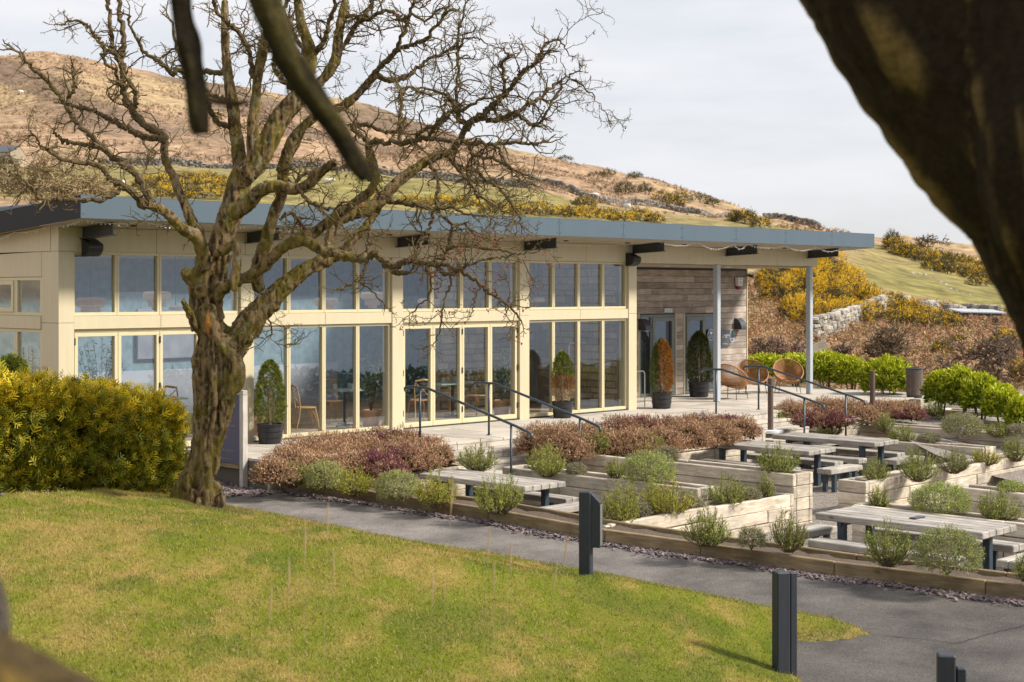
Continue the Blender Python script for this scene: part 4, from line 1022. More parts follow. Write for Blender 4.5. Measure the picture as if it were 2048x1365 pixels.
THIN = [
 # left sprays
 ([(302,411,19),(285,408,17),(276,395,15),(252,374,15),(225,362,12),(214,350,11),(207,336,11),(178,326,9),(137,323,8),(108,310,7),(88,298,6),(73,275,5),(58,258,3)], -.5, -1.1),
 ([(306,408,18),(300,397,16),(284,368,15),(269,345,15),(252,334,14),(240,326,14),(208,301,14),(184,272,12),(158,251,11),(145,232,10),(140,215,9),(137,195,9),(150,172,8),(146,150,7)], -.5, -.2),
 ([(145,232,9),(128,205,8),(112,184,10),(98,166,10),(84,152,9),(66,138,8),(52,124,7),(40,106,8)], -.25, -.5),
 ([(208,301,11),(190,292,10),(167,289,10),(140,286,8),(128,283,8),(116,274,6),(108,262,4)], -.45, -.2),
 ([(252,375,10),(241,379,10),(225,391,9),(196,398,9),(161,402,10),(135,400,8),(108,399,9),(84,398,7),(66,380,6),(50,361,5),(34,346,4),(28,330,2)], -.8, -1.4),
 ([(116,284,5),(104,300,5),(86,298,4),(64,292,3)], -.3, -.6),
 ([(331,281,14),(318,279,13),(301,276,12),(285,272,12),(269,264,12),(255,256,11),(243,251,11),(226,243,10),(211,236,10),(196,226,9),(184,222,9),(161,216,8),(137,210,7)], .2, .5),
 ([(331,281,16),(322,270,16),(301,256,16),(278,239,17),(263,219,16),(252,195,15),(246,166,14),(247,143,14),(244,120,13),(246,99,12),(246,69,11),(243,40,10),(238,0,9)], .3, .7),
 ([(266,222,11),(272,208,10),(270,184,10),(262,170,9),(254,160,9)], .3, .3),
 ([(246,143,11),(238,120,10),(226,106,9),(211,97,9),(198,82,8),(187,69,8),(176,54,7),(161,46,6),(140,42,4),(118,50,3)], .5, .2),
 ([(240,118,11),(228,100,10),(224,80,10),(222,60,9),(218,30,8),(214,0,8)], .5, .9),
 ([(250,180,8),(238,160,7),(228,140,6),(212,128,6),(204,112,6),(208,100,5)], .4, .1),
 ([(452,148,13),(430,146,12),(405,142,11),(380,144,11),(356,140,11),(345,148,11),(332,136,10),(313,122,9),(290,104,8),(275,80,7),(262,55,6),(255,30,5)], .4, -.1),
 ([(464,205,12),(440,198,11),(420,190,10),(398,170,9),(376,160,8),(360,120,7),(352,80,6),(340,40,5)], .4, .9),
 ([(466,255,13),(448,250,12),(430,240,11),(420,222,10),(416,205,9),(406,190,7)], .3, -.2),
 ([(514,165,12),(505,145,11),(500,110,11),(490,85,10),(474,60,10),(450,40,10),(432,15,9),(428,0,8)], -.1, -.5),
 ([(524,110,12),(540,90,11),(556,60,10),(566,30,10),(576,0,9)], -.2, .1),
 ([(622,112,12),(640,95,11),(655,60,10),(662,30,9),(668,0,8)], .2, -.2),
 ([(600,185,14),(575,170,12),(556,150,11),(548,120,10),(560,95,9),(570,70,8)], .2, -.3),
 ([(618,140,13),(606,100,11),(590,72,10),(578,40,9)], .2, .6),
 ([(674,112,12),(690,90,11),(706,60,10),(722,40,10),(738,15,9),(746,0,8)], .3, .6),
 ([(752,148,14),(765,130,12),(786,110,11),(806,95,10),(830,88,9),(850,78,8),(872,52,7),(895,24,6)], .7, .5),
 ([(752,150,12),(775,160,11),(800,158,10),(820,150,9),(840,130,8),(864,116,7),(890,104,6),(905,97,4)], .7, 1.1),
 ([(786,110,9),(800,80,8),(812,50,8),(822,20,7),(828,0,6)], .6, .3),
 ([(684,40,10),(705,30,9),(730,40,8),(752,30,8),(780,22,8),(800,40,8),(820,30,6),(850,40,5),(880,18,4)], .5, 0),
 # right crown
 ([(738,300,13),(744,285,12),(770,284,11),(800,286,11),(830,282,11),(858,277,11),(890,282,10),(917,285,10),(950,286,9),(985,288,9),(1015,286,8),(1045,286,7),(1078,287,6)], -.1, -.6),
 ([(738,300,12),(730,280,11),(716,266,11),(705,255,10),(715,248,9),(745,252,9),(770,265,8),(800,262,8)], -.1, .3),
 ([(904,305,15),(920,280,14),(935,252,15),(955,236,14),(976,219,13),(994,203,12),(1012,188,12),(1024,172,11),(1036,156,10),(1055,138,9),(1076,124,7),(1094,106,5)], 1.1, .9),
 ([(1074,124,7),(1082,106,6),(1088,92,6),(1102,84,5),(1116,80,4),(1128,92,3),(1140,112,2)], .9, 1.2),
 ([(960,235,11),(985,240,11),(1005,234,10),(1028,226,10),(1048,216,9),(1064,206,9),(1082,196,7),(1110,170,6),(1138,152,4),(1160,140,3)], 1.0, 1.4),
 ([(1030,225,8),(1052,240,7),(1072,250,7),(1086,238,6),(1100,212,5),(1120,180,5),(1140,160,4),(1172,176,3),(1196,206,2),(1216,236,2)], 1.2, 1.7),
 ([(1012,190,8),(1008,160,7),(1004,132,7),(1016,112,6),(1010,104,4)], .9, .6),
 ([(935,252,9),(915,232,9),(905,205,8),(890,190,7),(860,180,6),(840,176,5)], 1.1, .7),
 ([(918,240,7),(914,190,7),(916,140,6),(916,100,6),(918,60,5)], 1.0, 1.0),
 ([(916,100,5),(930,78,4),(950,76,3),(965,82,3),(976,92,2)], 1.0, .8),
 ([(918,62,5),(924,40,4),(930,10,4)], 1.0, 1.1),
 ([(858,277,9),(868,255,9),(880,240,8),(900,225,8),(925,222,7),(950,205,6),(985,196,5)], -.3, -.8),
 ([(800,285,9),(802,250,9),(804,205,9),(806,180,8),(820,176,6),(850,188,5)], -.2, .2),
 ([(830,282,8),(845,262,8),(870,250,7),(890,238,6),(910,215,5)], -.2, -.7),
 ([(738,300,12),(736,330,13),(742,360,14)], -.1, 0),
 ([(900,306,10),(905,325,9),(922,345,8),(937,362,8),(948,378,7),(956,392,6),(985,408,5),(1010,424,4)], 1.1, .6),
 ([(890,308,9),(912,330,8),(945,340,8),(968,356,7),(990,370,6),(1010,390,5),(1030,420,4),(1042,450,3)], 1.0, 1.5),
 ([(930,285,8),(950,310,7),(985,318,7),(1010,330,6),(1035,345,5),(1060,352,4)], -.4, -.9),
 ([(985,288,7),(1005,310,6),(1020,340,5),(1040,360,4),(1072,372,3)], -.5, -1.0),
 ([(776,404,10),(800,406,9),(822,408,9),(850,414,8),(868,420,7),(900,416,6),(930,425,5),(958,432,4)], .7, .2),
 ([(868,420,7),(862,445,7),(852,470,7),(840,490,6),(830,505,5)], .5, .2),
 ([(856,322,9),(872,350,8),(878,380,7),(870,400,7),(880,425,6),(905,450,6),(902,475,9),(895,500,8),(888,520,6)], .9, .5),
 ([(904,455,7),(930,450,6),(950,470,5),(985,480,4),(1010,470,3)], .5, 1.0),
 ([(736,515,16),(750,508,15),(764,518,15),(782,532,16),(800,527,15),(820,522,14),(845,525,13),(868,529,12),(892,528,11),(912,540,10),(942,554,9),(962,568,8),(978,585,7),(1000,600,6),(1018,612,5),(1034,632,4),(1044,646,3)], -.5, -1.0),
 ([(782,534,12),(795,545,12),(808,547,9),(818,545,7)], -.6, -.7),
 ([(868,529,10),(886,545,10),(892,549,8)], -.7, -.8),
 ([(736,516,8),(728,545,6),(715,562,5),(690,575,4),(668,580,3)], -.5, -.8),
 ([(715,562,4),(738,575,4),(752,590,3),(768,608,2)], -.6, -.7),
 ([(846,525,6),(862,560,5),(858,590,4),(840,610,3),(818,632,2)], -.6, -.8),
 ([(905,537,6),(900,565,5),(890,600,4),(882,640,4),(878,668,3),(866,690,2)], -.8, -1.0),
 ([(962,568,5),(952,590,4),(948,610,3),(944,626,2)], -.9, -1.1),
 ([(912,540,6),(940,530,5),(968,520,5),(1000,515,4),(1030,510,4),(1060,506,3),(1088,500,2)], -.8, -1.3),
 ([(892,500,7),(920,490,6),(950,495,5),(985,500,5),(1020,505,4),(1050,530,3),(1066,570,2)], .5, .0),
 ([(690,500,8),(712,515,5)], .5, .5),
 ([(524,616,5),(545,660,3),(520,690,2),(488,700,2)], -.1, -.4),
 ([(742,440,7),(738,470,6),(735,500,7)], .4, .2),
 ([(597,378,9),(612,400,8),(640,412,8),(668,418,6),(690,404,5)], -.6, -1.0),
 ([(560,440,7),(575,425,7),(592,436,8),(606,452,7)], -.3, -.2),
 ([(562,392,7),(590,370,7),(610,350,7),(640,340,6),(680,338,5)], .3, .9),
]
for li_ in range(8): THICK[li_] = ([(p[0], p[1], p[2]*1.0) for p in THICK[li_][0]],) + THICK[li_][1:]
def limb3(l):
    pts, d0, d1 = l; n = len(pts); out = []; rad = []
    for k, (px, py, w) in enumerate(pts):
        dep = TD + d0 + (d1-d0)*k/(n-1); out.append(P_D(px, py, dep)); rad.append(w*.5*dep/F_PX)
    return np.array(out), np.array(rad)
def sp(P, r, per=5):
    Q = crspline(np.concatenate([P, r[:, None]], 1), per); return Q[:, :3], np.maximum(Q[:, 3], .0015)
HAW = thing('hawthorn_tree', 'gnarled leafless hawthorn on the lawn with red berries', 'tree', TREE)
mb = MB()
for l in THICK + STUB:
    P, r = limb3(l); P, r = sp(P, r, 5)
    V, Q, T = tube(P, r, 14, True); mb.add(V, [Q, T])
me = mb.mesh('trunk_raw'); tmp = bpy.data.objects.new('tmp', me); COL.objects.link(tmp)
md = tmp.modifiers.new('r', 'REMESH'); md.mode = 'VOXEL'; md.voxel_size = .0175; md.use_smooth_shade = True
sm = tmp.modifiers.new('s', 'SMOOTH'); sm.iterations = 3; sm.factor = .5
dg = bpy.context.evaluated_depsgraph_get()
tm = bpy.data.meshes.new_from_object(tmp.evaluated_get(dg)); bpy.data.objects.remove(tmp)
nv = len(tm.vertices); co = np.zeros(nv*3, np.float32); tm.vertices.foreach_get('co', co); co = co.reshape(-1, 3).astype(float)
no = np.zeros(nv*3, np.float32); tm.vertex_normals.foreach_get('vector', no); no = no.reshape(-1, 3)
f1 = fbm(co[:, 0]*18, co[:, 1]*18, co[:, 2]*2.6, 3, 101); f2 = fbm(co[:, 0]*34, co[:, 1]*34, co[:, 2]*13, 3, 105); f3 = fbm(co[:, 0]*5, co[:, 1]*5, co[:, 2]*3, 2, 109)
low = 1 - sstep(2.2, 3.6, co[:, 2])
co += no*(((f1-.5)*.085*low + (f1-.5)*.03) + (f2-.5)*.042 + (f3-.5)*.03*low)[:, None]
tm.vertices.foreach_set('co', co.astype(np.float32).ravel()); tm.update(); tm.name = 'trunk'
# bark: deep brown furrows, olive moss on the windward side, grey-green lichen, one torn orange wound
bk = np.array((.055, .034, .017)); lt = np.array((.27, .185, .092)); moss = np.array((.17, .135, .022)); lich = np.array((.27, .25, .17))
k = sstep(.38, .60, f1*.45 + f2*.55)[:, None]; c = bk*(1-k) + lt*k
mo = (sstep(.45, .62, fbm(co[:, 0]*7, co[:, 1]*7, co[:, 2]*5, 4, 121))*.75)[:, None]; c = c*(1-mo) + moss*mo
li = (sstep(.60, .70, fbm(co[:, 0]*22, co[:, 1]*22, co[:, 2]*16, 4, 131))*.65)[:, None]; c = c*(1-li) + lich*li
w0 = P_D(417, 650, 19.7); dd = np.linalg.norm((co - w0)*np.array((1, 1, .33)), axis=1)
dd = np.abs((co-w0)@np.array((RGT[0], RGT[1], 0)))/.045 + np.abs(co[:, 2]-w0[2])/.20 + 0.8*(fbm(co[:, 0]*20, co[:, 1]*20, co[:, 2]*14, 3, 141)-.5)
front = (no@np.array((-FWD[0], -FWD[1], 0))) > .2
wn = (np.where(front, 1-sstep(.7, 1.0, dd), 0))[:, None]; c = c*(1-wn) + np.array((.48, .20, .05))*wn
for (px, py, ww, hh) in ((468, 540, .05, .28), (445, 498, .07, .06), (420, 535, .03, .08)):
    w0 = P_D(px, py, 19.65); d2 = np.abs((co-w0)@np.array((RGT[0], RGT[1], 0)))/ww + np.abs(co[:, 2]-w0[2])/hh
    q = (np.where(front, 1-sstep(.7, 1.1, d2 + .6*(f2-.5)), 0)*.8)[:, None]; c = c*(1-q) + np.array((.36, .23, .10))*q
c4 = np.ones((nv, 4), np.float32); c4[:, :3] = c
at = tm.color_attributes.new('col', 'FLOAT_COLOR', 'POINT'); at.data.foreach_set('color', c4.ravel())
MT['bark'] = mat_attr('hawthorn_bark', .9, 55, .35, .9, 70, spec=.15)
tm.materials.clear(); tm.materials.append(MT['bark']); obj('trunk', tm, None, HAW)
# branches and twigs
tw = MB(); br = tw; tips = []
R3 = np.random.default_rng(5)
def twcol(n, light): 
    b = np.array((.078, .050, .028)); y = np.array((.17, .125, .038)); k = R3.random((n, 1))*.8*light + .1*light
    return b*(1-k) + y*k
def crooked(p, d, L, n, wob, up=0.0):
    pts = [p]; st = L/n
    for i in range(n):
        d = d + R3.normal(0, wob, 3); d[2] += up; d /= np.linalg.norm(d); p = p + d*st; pts.append(p)
    return np.array(pts)
def spur(P, dens, r0):
    """short thorny side shoots along a twig"""
    seg = np.linalg.norm(np.diff(P, axis=0), axis=1).sum(); n = max(1, int(seg*dens + R3.random()))
    for _ in range(n):
        i = R3.integers(0, len(P)-1); q = P[i] + (P[i+1]-P[i])*R3.random(); t = P[i+1]-P[i]
        d = R3.normal(size=3); d -= t*np.dot(d, t)/(np.dot(t, t)+1e-9)*.6; d /= np.linalg.norm(d)+1e-9
        L = R3.uniform(.03, .10); S = np.array([q, q + d*L])
        w_ = np.cross(d, (.3, .5, .8)); w_ = w_/(np.linalg.norm(w_)+1e-9); v_ = np.cross(d, w_); tw.add(np.array([q + w_*r0, q - w_*.5*r0 + v_*.87*r0, q - w_*.5*r0 - v_*.87*r0, S[1]]), np.array([(0, 1, 3), (1, 2, 3), (2, 0, 3)]), twcol(4, 1.0)); 
        if R3.random() < .35: tips.append(S[-1])
def twig(p, d, L, r, lvl):
    n = max(3, int(L/.055)); P = crooked(p, d, L, n, .30, .02)
    rr = np.linspace(max(r*.9, .0042), max(.0030, r*.45), n+1); V, Q, T = tube(P, rr, 4 if r < .006 else 5, False); tw.add(V, Q, twcol(len(V), .7))
    if lvl > 0:
        m = int(L/.095*R3.uniform(.7, 1.3))
        for _ in range(m):
            i = R3.integers(max(1, n//6), n); t = unit(P[i]-P[i-1]); e = R3.normal(size=3); e -= t*np.dot(e, t); e = unit(e)
            twig(P[i], unit(t*R3.uniform(.1, .9) + e), L*R3.uniform(.28, .62), rr[i]*.72, lvl-1)
    spur(P, 15 if lvl == 0 else 8, .0036)
    if lvl == 0: tips.append(P[-1])
LD = MB()
for li, l in enumerate(THIN):
    P, r = limb3(l); P, r = sp(P, r, 5)
    P[1:-1] += R3.normal(0, .012, (len(P)-2, 3)); V, Q, T = tube(P, r*(1+.12*R3.normal(size=len(r))), 7, True)
    g = R3.random((len(V), 1)); cc = np.array((.080, .052, .028))*(1-g*.5) + np.array((.14, .105, .030))*g*.5
    br.add(V, [Q, T], cc)
    seg = np.linalg.norm(np.diff(P, axis=0), axis=1).sum(); right = l[0][0][0] > 480
    lowr = l[0][0][0] > 640 and sum(q[1] for q in l[0])/len(l[0]) > 455      # the bare hanging sprays before the windows
    m = int(seg*(4.2 if lowr else 11.0 if right else 6.0))
    for _ in range(m):
        i = int(len(P)*(.12 + .88*R3.random()))-1; i = max(1, min(i, len(P)-1)); t = unit(P[i]-P[i-1])
        e = R3.normal(size=3)*np.array((1, 1, .8)); e -= t*np.dot(e, t); e = unit(e)
        L = R3.uniform(.16, .55)*(1 if right else .85)
        if R3.random() < (.16 if right else .10): L = R3.uniform(.5, .95)
        twig(P[i], unit(t*R3.uniform(.2, .9) + e), L, min(.013, max(.004, r[i]*.55)), 1 if R3.random() < .75 else 0)
    for _ in range(3): twig(P[-1], unit(unit(P[-1]-P[-2]) + R3.normal(0, .35, 3)), R3.uniform(.12, .34), max(.003, r[-1]*.7), 1)
    spur(P, 7, .0042)
for l in THICK[12:]:
    P, r = limb3(l); P, r = sp(P, r, 4); seg = np.linalg.norm(np.diff(P, axis=0), axis=1).sum()
    for _ in range(int(seg*5.5)):
        i = max(1, int(len(P)*R3.uniform(.25, 1))-1); t = unit(P[i]-P[i-1]); e = R3.normal(size=3); e -= t*np.dot(e, t); e = unit(e)
        twig(P[i] + e*r[i]*.8, unit(t*R3.uniform(.1, .6) + e), R3.uniform(.15, .6), .006, 1)
CR = obj('crown', tw, MT['twig'], HAW)
tips = np.array(tips); ntip = len(tips)
# buds: tiny yellow-green tips
sel = tips[R3.random(ntip) < .6]; OV = np.array([(1,0,0),(-1,0,0),(0,1,0),(0,-1,0),(0,0,1.4),(0,0,-1.4)]); OT = np.array([(0,2,4),(2,1,4),(1,3,4),(3,0,4),(2,0,5),(1,2,5),(3,1,5),(0,3,5)])
mb = MB(); scatter(mb, OV, OT, sel, frames(R3.normal(size=(len(sel), 3)), R3), R3.uniform(.004, .0085, len(sel)), np.array((.30, .25, .06))*R3.uniform(.6, 1.3, (len(sel), 1)))
obj('buds', mb, MT['needle'], HAW)
sx = np.array([1024 + ((t-CAM)[:2]@RGT)/((t-CAM)[:2]@FWD)*F_PX for t in tips]); sy = np.array([581 - (t[2]-CAM[2])/((t-CAM)[:2]@FWD)*F_PX for t in tips])
pr = np.where((sx > 780) & (sy > 460), .22, np.where(sx > 480, .022, .006))
sel = tips[R3.random(ntip) < pr]; sel = np.repeat(sel, 2, 0) + R3.normal(0, .012, (len(sel)*2, 3)); sel[:, 2] -= .012
mb = MB(); ico = MB().lathe([(.001, -1), (.9, -.45), (.9, .45), (.001, 1)], sides=6); IV = ico.v[0]; IQ = ico.f[0]
scatter(mb, IV, IQ, sel, frames(R3.normal(size=(len(sel), 3)), R3), R3.uniform(.009, .0135, len(sel)), np.array((.24, .012, .018))*R3.uniform(.7, 1.3, (len(sel), 1)))
bo_ = obj('berries', mb, mat_attr('haw_berry', .35, 40, .1, spec=.5), HAW, smooth=True); bo_['kind'] = 'stuff'
# rough grass and ivy round the foot of the trunk
# ------------------------------------------------------------------ leaf-sized shapes
def t_sprig(n=7, out=.30, up=.16, w=.06, seed=1):
    r = np.random.default_rng(seed); V = []; T = []
    for i in range(n):
        a = i*2.4 + r.uniform(-.3, .3); z = .15 + .75*i/n; d = np.array((math.cos(a), math.sin(a), 0)); s = np.array((-d[1], d[0], 0))*w
        b = np.array((0, 0, z)); k = len(V); V += [b-s, b+s, b + d*out*(1-.35*i/n) + np.array((0, 0, up))]; T.append((k, k+1, k+2))
    k = len(V); V += [np.array((-.02, 0, 0)), np.array((.02, 0, 0)), np.array((0, 0, 1.05))]; T.append((k, k+1, k+2))
    return np.array(V), np.array(T)
def t_spray():
    V = []; T = []
    def bl(a, b, w):
        a = np.array(a, float); b = np.array(b, float); d = b-a; s = np.array((d[2], 0, -d[0])); s = s/np.linalg.norm(s)*w; k = len(V)
        V.extend([a - s*.5, a + s*.5, b + s*.35, b - s*.35]); T.append((k, k+1, k+2, k+3))
    bl((0,0,0), (0,.06,1), .10)
    for z, l in ((.24,.46),(.55,.38)):
        bl((0,.01,z), (l,.05,z+l*.85), .10); bl((0,.01,z), (-l,-.03,z+l*.85), .10)
    return np.array(V), np.array(T)
LEAF_V = np.array([(0,0,0),(.28,.06,.45),(0,0,1),(-.28,.06,.45)]); LEAF_T = np.array([(0,1,2),(0,2,3)])
SPR_V, SPR_T = t_sprig(5, .34, .2, .085); SPY_V, SPY_Q = t_spray(); NEE_V, NEE_T = t_sprig(5, .25, .2, .06, 3); HEA_V, HEA_T = t_sprig(3, .26, .3, .08, 5)
def pick(pal, n, rng, wts=None):
    pal = np.array(pal); i = rng.choice(len(pal), n, p=wts); return pal[i]*rng.uniform(.75, 1.3, (n, 1))
def dome_dirs(n, rng, zmin=-.1):
    d = rng.normal(size=(n*3, 3)); d = unit(d); d = d[d[:, 2] > zmin][:n]; return d
# pots with clipped cones
def topiary(x, y, z, pr, ph, cw, ch, label, pal, wts, seed, lumps=1.0, colfun=None):
    rng = np.random.default_rng(seed); t = thing('potted_topiary', label, 'potted shrub', (x, y, z), 'potted clipped conifers')
    p = MB().lathe([(.001, .01), (pr*.80, .0), (pr*.86, ph*.08), (pr*.88, ph*.3), (pr*.93, ph*.32), (pr*.93, ph*.36), (pr*.92, ph*.6), (pr*.97, ph*.62), (pr*.97, ph*.67), (pr*.96, ph*.86), (pr*1.0, ph*.88), (pr*1.02, ph), (pr*.94, ph), (pr*.90, ph*.9), (.001, ph*.88)], (x, y, z), 32)
    pot = obj('pot', p, MT['blackpot'], t, smooth=False)
    obj('soil', MB().lathe([(.001, ph*.93), (pr*.92, ph*.92)], (x, y, z), 20), MT['soil'], t)
    st = MB(); 
    for k in range(3): st.tube([(x+.02*k-.02, y+.015*(k-1), z+ph*.9), (x+.03*(k-1), y, z+ph+ch*.3), (x, y, z+ph+ch*.75)], [.022, .018, .006], 6)
    obj('stem', st, MT['twigbrown'], t)
    n = int(2500*cw*ch/.45); u = rng.random(n)**.8; a = rng.uniform(0, 2*math.pi, n)
    prof = np.interp(u, [0, .06, .2, .5, .8, .93, 1], [.55, .85, 1.0, .98, .72, .42, .03])*cw/2
    prof = prof*(1 + .13*lumps*(fbm(np.cos(a)*2+u*3, np.sin(a)*2, u*7, 3, seed)-.5)*2)
    rr = prof*np.sqrt(rng.uniform(.45, 1.0, n)); zz = z + ph*.98 + u*ch
    pos = np.stack([x + np.cos(a)*rr, y + np.sin(a)*rr, zz], -1)
    d = np.stack([np.cos(a), np.sin(a), .5 + .9*u], -1) + rng.normal(0, .35, (n, 3))
    col = pick(pal, n, rng, wts) if colfun is None else colfun(u, a, n, rng)
    mb = MB(); scatter(mb, SPY_V, SPY_Q, pos, frames(d, rng), rng.uniform(.035, .075, n), col, tipc=(.6, 1.35))
    obj('foliage', mb, MT['needle'], t)
MT['twigbrown'] = mat_simple('brown_twig', (.11, .075, .05), (.16, .115, .08), .9, 30)
GRN = [(.10, .135, .016), (.17, .20, .025), (.25, .26, .03), (.06, .075, .012)]
topiary(3.98, -.42, 0, .24, .36, .50, 1.12, 'clipped green conifer in a black pot beside the sign board', GRN, [.25, .4, .25, .1], 1)
def half(u, a, n, rng):
    g = pick(GRN, n, rng); b = pick([(.26, .12, .035), (.20, .095, .035), (.32, .19, .08)], n, rng); s = pick([(.36, .27, .17), (.30, .20, .12)], n, rng)
    m = (u + .12*(fbm(np.cos(a)*2, np.sin(a)*2, u*4, 2, 4)-.5) > .52)[:, None]; q = (u < .26)[:, None]
    return np.where(m, g, np.where(q, s, b))
topiary(11.75, -.42, 0, .23, .36, .46, 1.05, 'potted conifer, green on top and dead brown below, by the glass', None, None, 2, colfun=half)
def rusty(u, a, n, rng):
    g = pick([(.06, .085, .012), (.10, .12, .02)], n, rng); b = pick([(.30, .12, .018), (.25, .095, .015), (.34, .17, .03)], n, rng)
    side = np.cos(a - math.radians(-70)); m = (side + .9*(fbm(np.cos(a)*3, np.sin(a)*3, u*6, 3, 9)-.5) > -.12)[:, None]
    return np.where(m, b, g)
topiary(15.3, -.30, 0, .25, .38, .52, 1.22, 'potted conifer turned rusty orange, left of the porch column', None, None, 3, colfun=rusty)
topiary(19.0, 1.45, 0, .28, .40, .62, 1.28, 'dark green potted conifer against the clad wall by the glazed door', [(.03, .045, .01), (.055, .075, .012), (.10, .10, .02), (.15, .09, .02)], [.4, .35, .17, .08], 4, 1.4)
# ------------------------------------------------------------------ golden conifer hedge
def hedge():
    rng = np.random.default_rng(31); t = thing('conifer_hedge', 'clipped golden-green conifer hedge on the lawn left of the hawthorn', 'hedge', (-2.4, -4.0, .2))
    A = np.array((-7.2, -4.75)); B = np.array((-.42, -3.72)); L = np.linalg.norm(B-A); u = (B-A)/L; v = np.array((-u[1], u[0]))
    half_w = .46; nc = 1500
    def zt_(s): return np.interp(s, [0, .56, .78, .95, 1], [2.0, 1.56, 1.33, 1.12, 1.0])
    def zb_(s): return np.interp(s, [0, .56, 1], [.60, .10, -.16])
    face = rng.choice(4, nc, p=[.62, .20, .08, .10]); s = .33 + .67*rng.random(nc); q = rng.random(nc)
    s = np.where(face == 3, 1 - .02*rng.random(nc), s); w = np.where(face == 0, -half_w, np.where(face == 2, half_w, rng.uniform(-half_w, half_w, nc))); h = np.where(face == 1, .98, q**.9*.98)
    bulge = .10*rng.normal(size=nc) + .16*(fbm(s*22, h*3, w, 3, 33)-.5)
    w = w + np.where(face == 0, -bulge, np.where(face == 2, bulge, 0)); w = w*(1-.4*sstep(.95, 1.0, s)*(face != 3))
    C = np.stack([A[0] + u[0]*L*s + v[0]*w, A[1] + u[1]*L*s + v[1]*w, zb_(s) + (zt_(s)-zb_(s))*h + np.where(face == 1, bulge*.7, 0)], -1)
    D = np.stack([v[0]*np.sign(w), v[1]*np.sign(w), np.zeros(nc)], -1)*np.where((face == 0) | (face == 2), .9, .1)[:, None] + np.array((0, 0, 1.0))*np.where(face == 1, 1.0, .75)[:, None] + np.array((u[0], u[1], 0))*(face == 3)[:, None] + rng.normal(0, .35, (nc, 3))
    keep = (h > .12) | (rng.random(nc) < .55); C, D, h = C[keep], D[keep], h[keep]; nc = len(C); k = 14
    p = np.repeat(C, k, 0) + rng.normal(0, .065, (nc*k, 3)); d = np.repeat(unit(D), k, 0) + rng.normal(0, .42, (nc*k, 3)); hh = np.repeat(h, k)
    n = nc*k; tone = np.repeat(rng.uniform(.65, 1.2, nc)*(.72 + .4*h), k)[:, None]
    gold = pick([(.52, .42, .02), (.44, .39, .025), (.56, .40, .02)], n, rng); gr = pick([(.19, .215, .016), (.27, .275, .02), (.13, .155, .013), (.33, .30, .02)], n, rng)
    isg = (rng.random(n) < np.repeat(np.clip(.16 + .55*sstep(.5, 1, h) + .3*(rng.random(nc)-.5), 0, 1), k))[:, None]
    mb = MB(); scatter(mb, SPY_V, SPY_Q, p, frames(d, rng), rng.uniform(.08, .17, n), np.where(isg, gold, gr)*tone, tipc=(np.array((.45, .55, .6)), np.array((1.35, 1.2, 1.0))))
    obj('foliage', mb, MT['needle'], t)
    # inner shade of dead brown twigs
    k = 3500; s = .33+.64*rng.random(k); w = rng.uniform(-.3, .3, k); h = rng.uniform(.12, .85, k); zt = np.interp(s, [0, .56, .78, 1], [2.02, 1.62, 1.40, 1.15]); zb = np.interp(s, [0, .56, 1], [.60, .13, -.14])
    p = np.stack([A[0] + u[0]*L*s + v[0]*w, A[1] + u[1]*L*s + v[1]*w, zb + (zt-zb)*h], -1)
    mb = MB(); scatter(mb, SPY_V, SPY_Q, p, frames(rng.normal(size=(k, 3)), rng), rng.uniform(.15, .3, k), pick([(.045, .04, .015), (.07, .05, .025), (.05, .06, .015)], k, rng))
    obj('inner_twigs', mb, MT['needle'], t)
    for s in (.02, .12, .22, .33, .44, .55, .66, .77, .865, .955):
        x, y = A + u*L*s + v*rng.uniform(-.05, .05); z0 = float(lawn_z(np.array(x), np.array(y)))
        obj('trunk', MB().tube([(x-.02, y, z0-.1), (x, y, z0+.2), (x+.05, y+.02, z0+.7), (x+.05, y, z0+1.2)], [.06, .045, .035, .015], 8), MT['twigbrown'], t)
hedge()
rng = np.random.default_rng(77); n = 1500
c = np.array((-2.2, 1.2)) ; 
def round_bush(px, py, dep, rx, rz, label, pal, seed, size=.06):
    rng = np.random.default_rng(seed); c = P_D(px, py, dep); t = thing('round_bush', label, 'bush', c)
    n = 2600; d = dome_dirs(n, rng, -.6); n = len(d); r = rng.uniform(.7, 1.0, n)*(1+.2*(fbm(d[:, 0]*2, d[:, 1]*2, d[:, 2]*2, 3, seed)-.5))
    mb = MB(); scatter(mb, SPY_V, SPY_Q, c + d*r[:, None]*np.array((rx, rx, rz)), frames(d + rng.normal(0, .5, (n, 3)), rng), rng.uniform(size*.7, size*1.4, n), pick(pal, n, rng))
    obj('foliage', mb, MT['needle'], t); obj('stem', MB().tube([c - np.array((0, 0, rz*1.6)), c], [.03, .02], 6), MT['twigbrown'], t)
round_bush(22, 748, 23.6, .24, .26, 'small round green bush rising behind the golden hedge', GRN, 51)
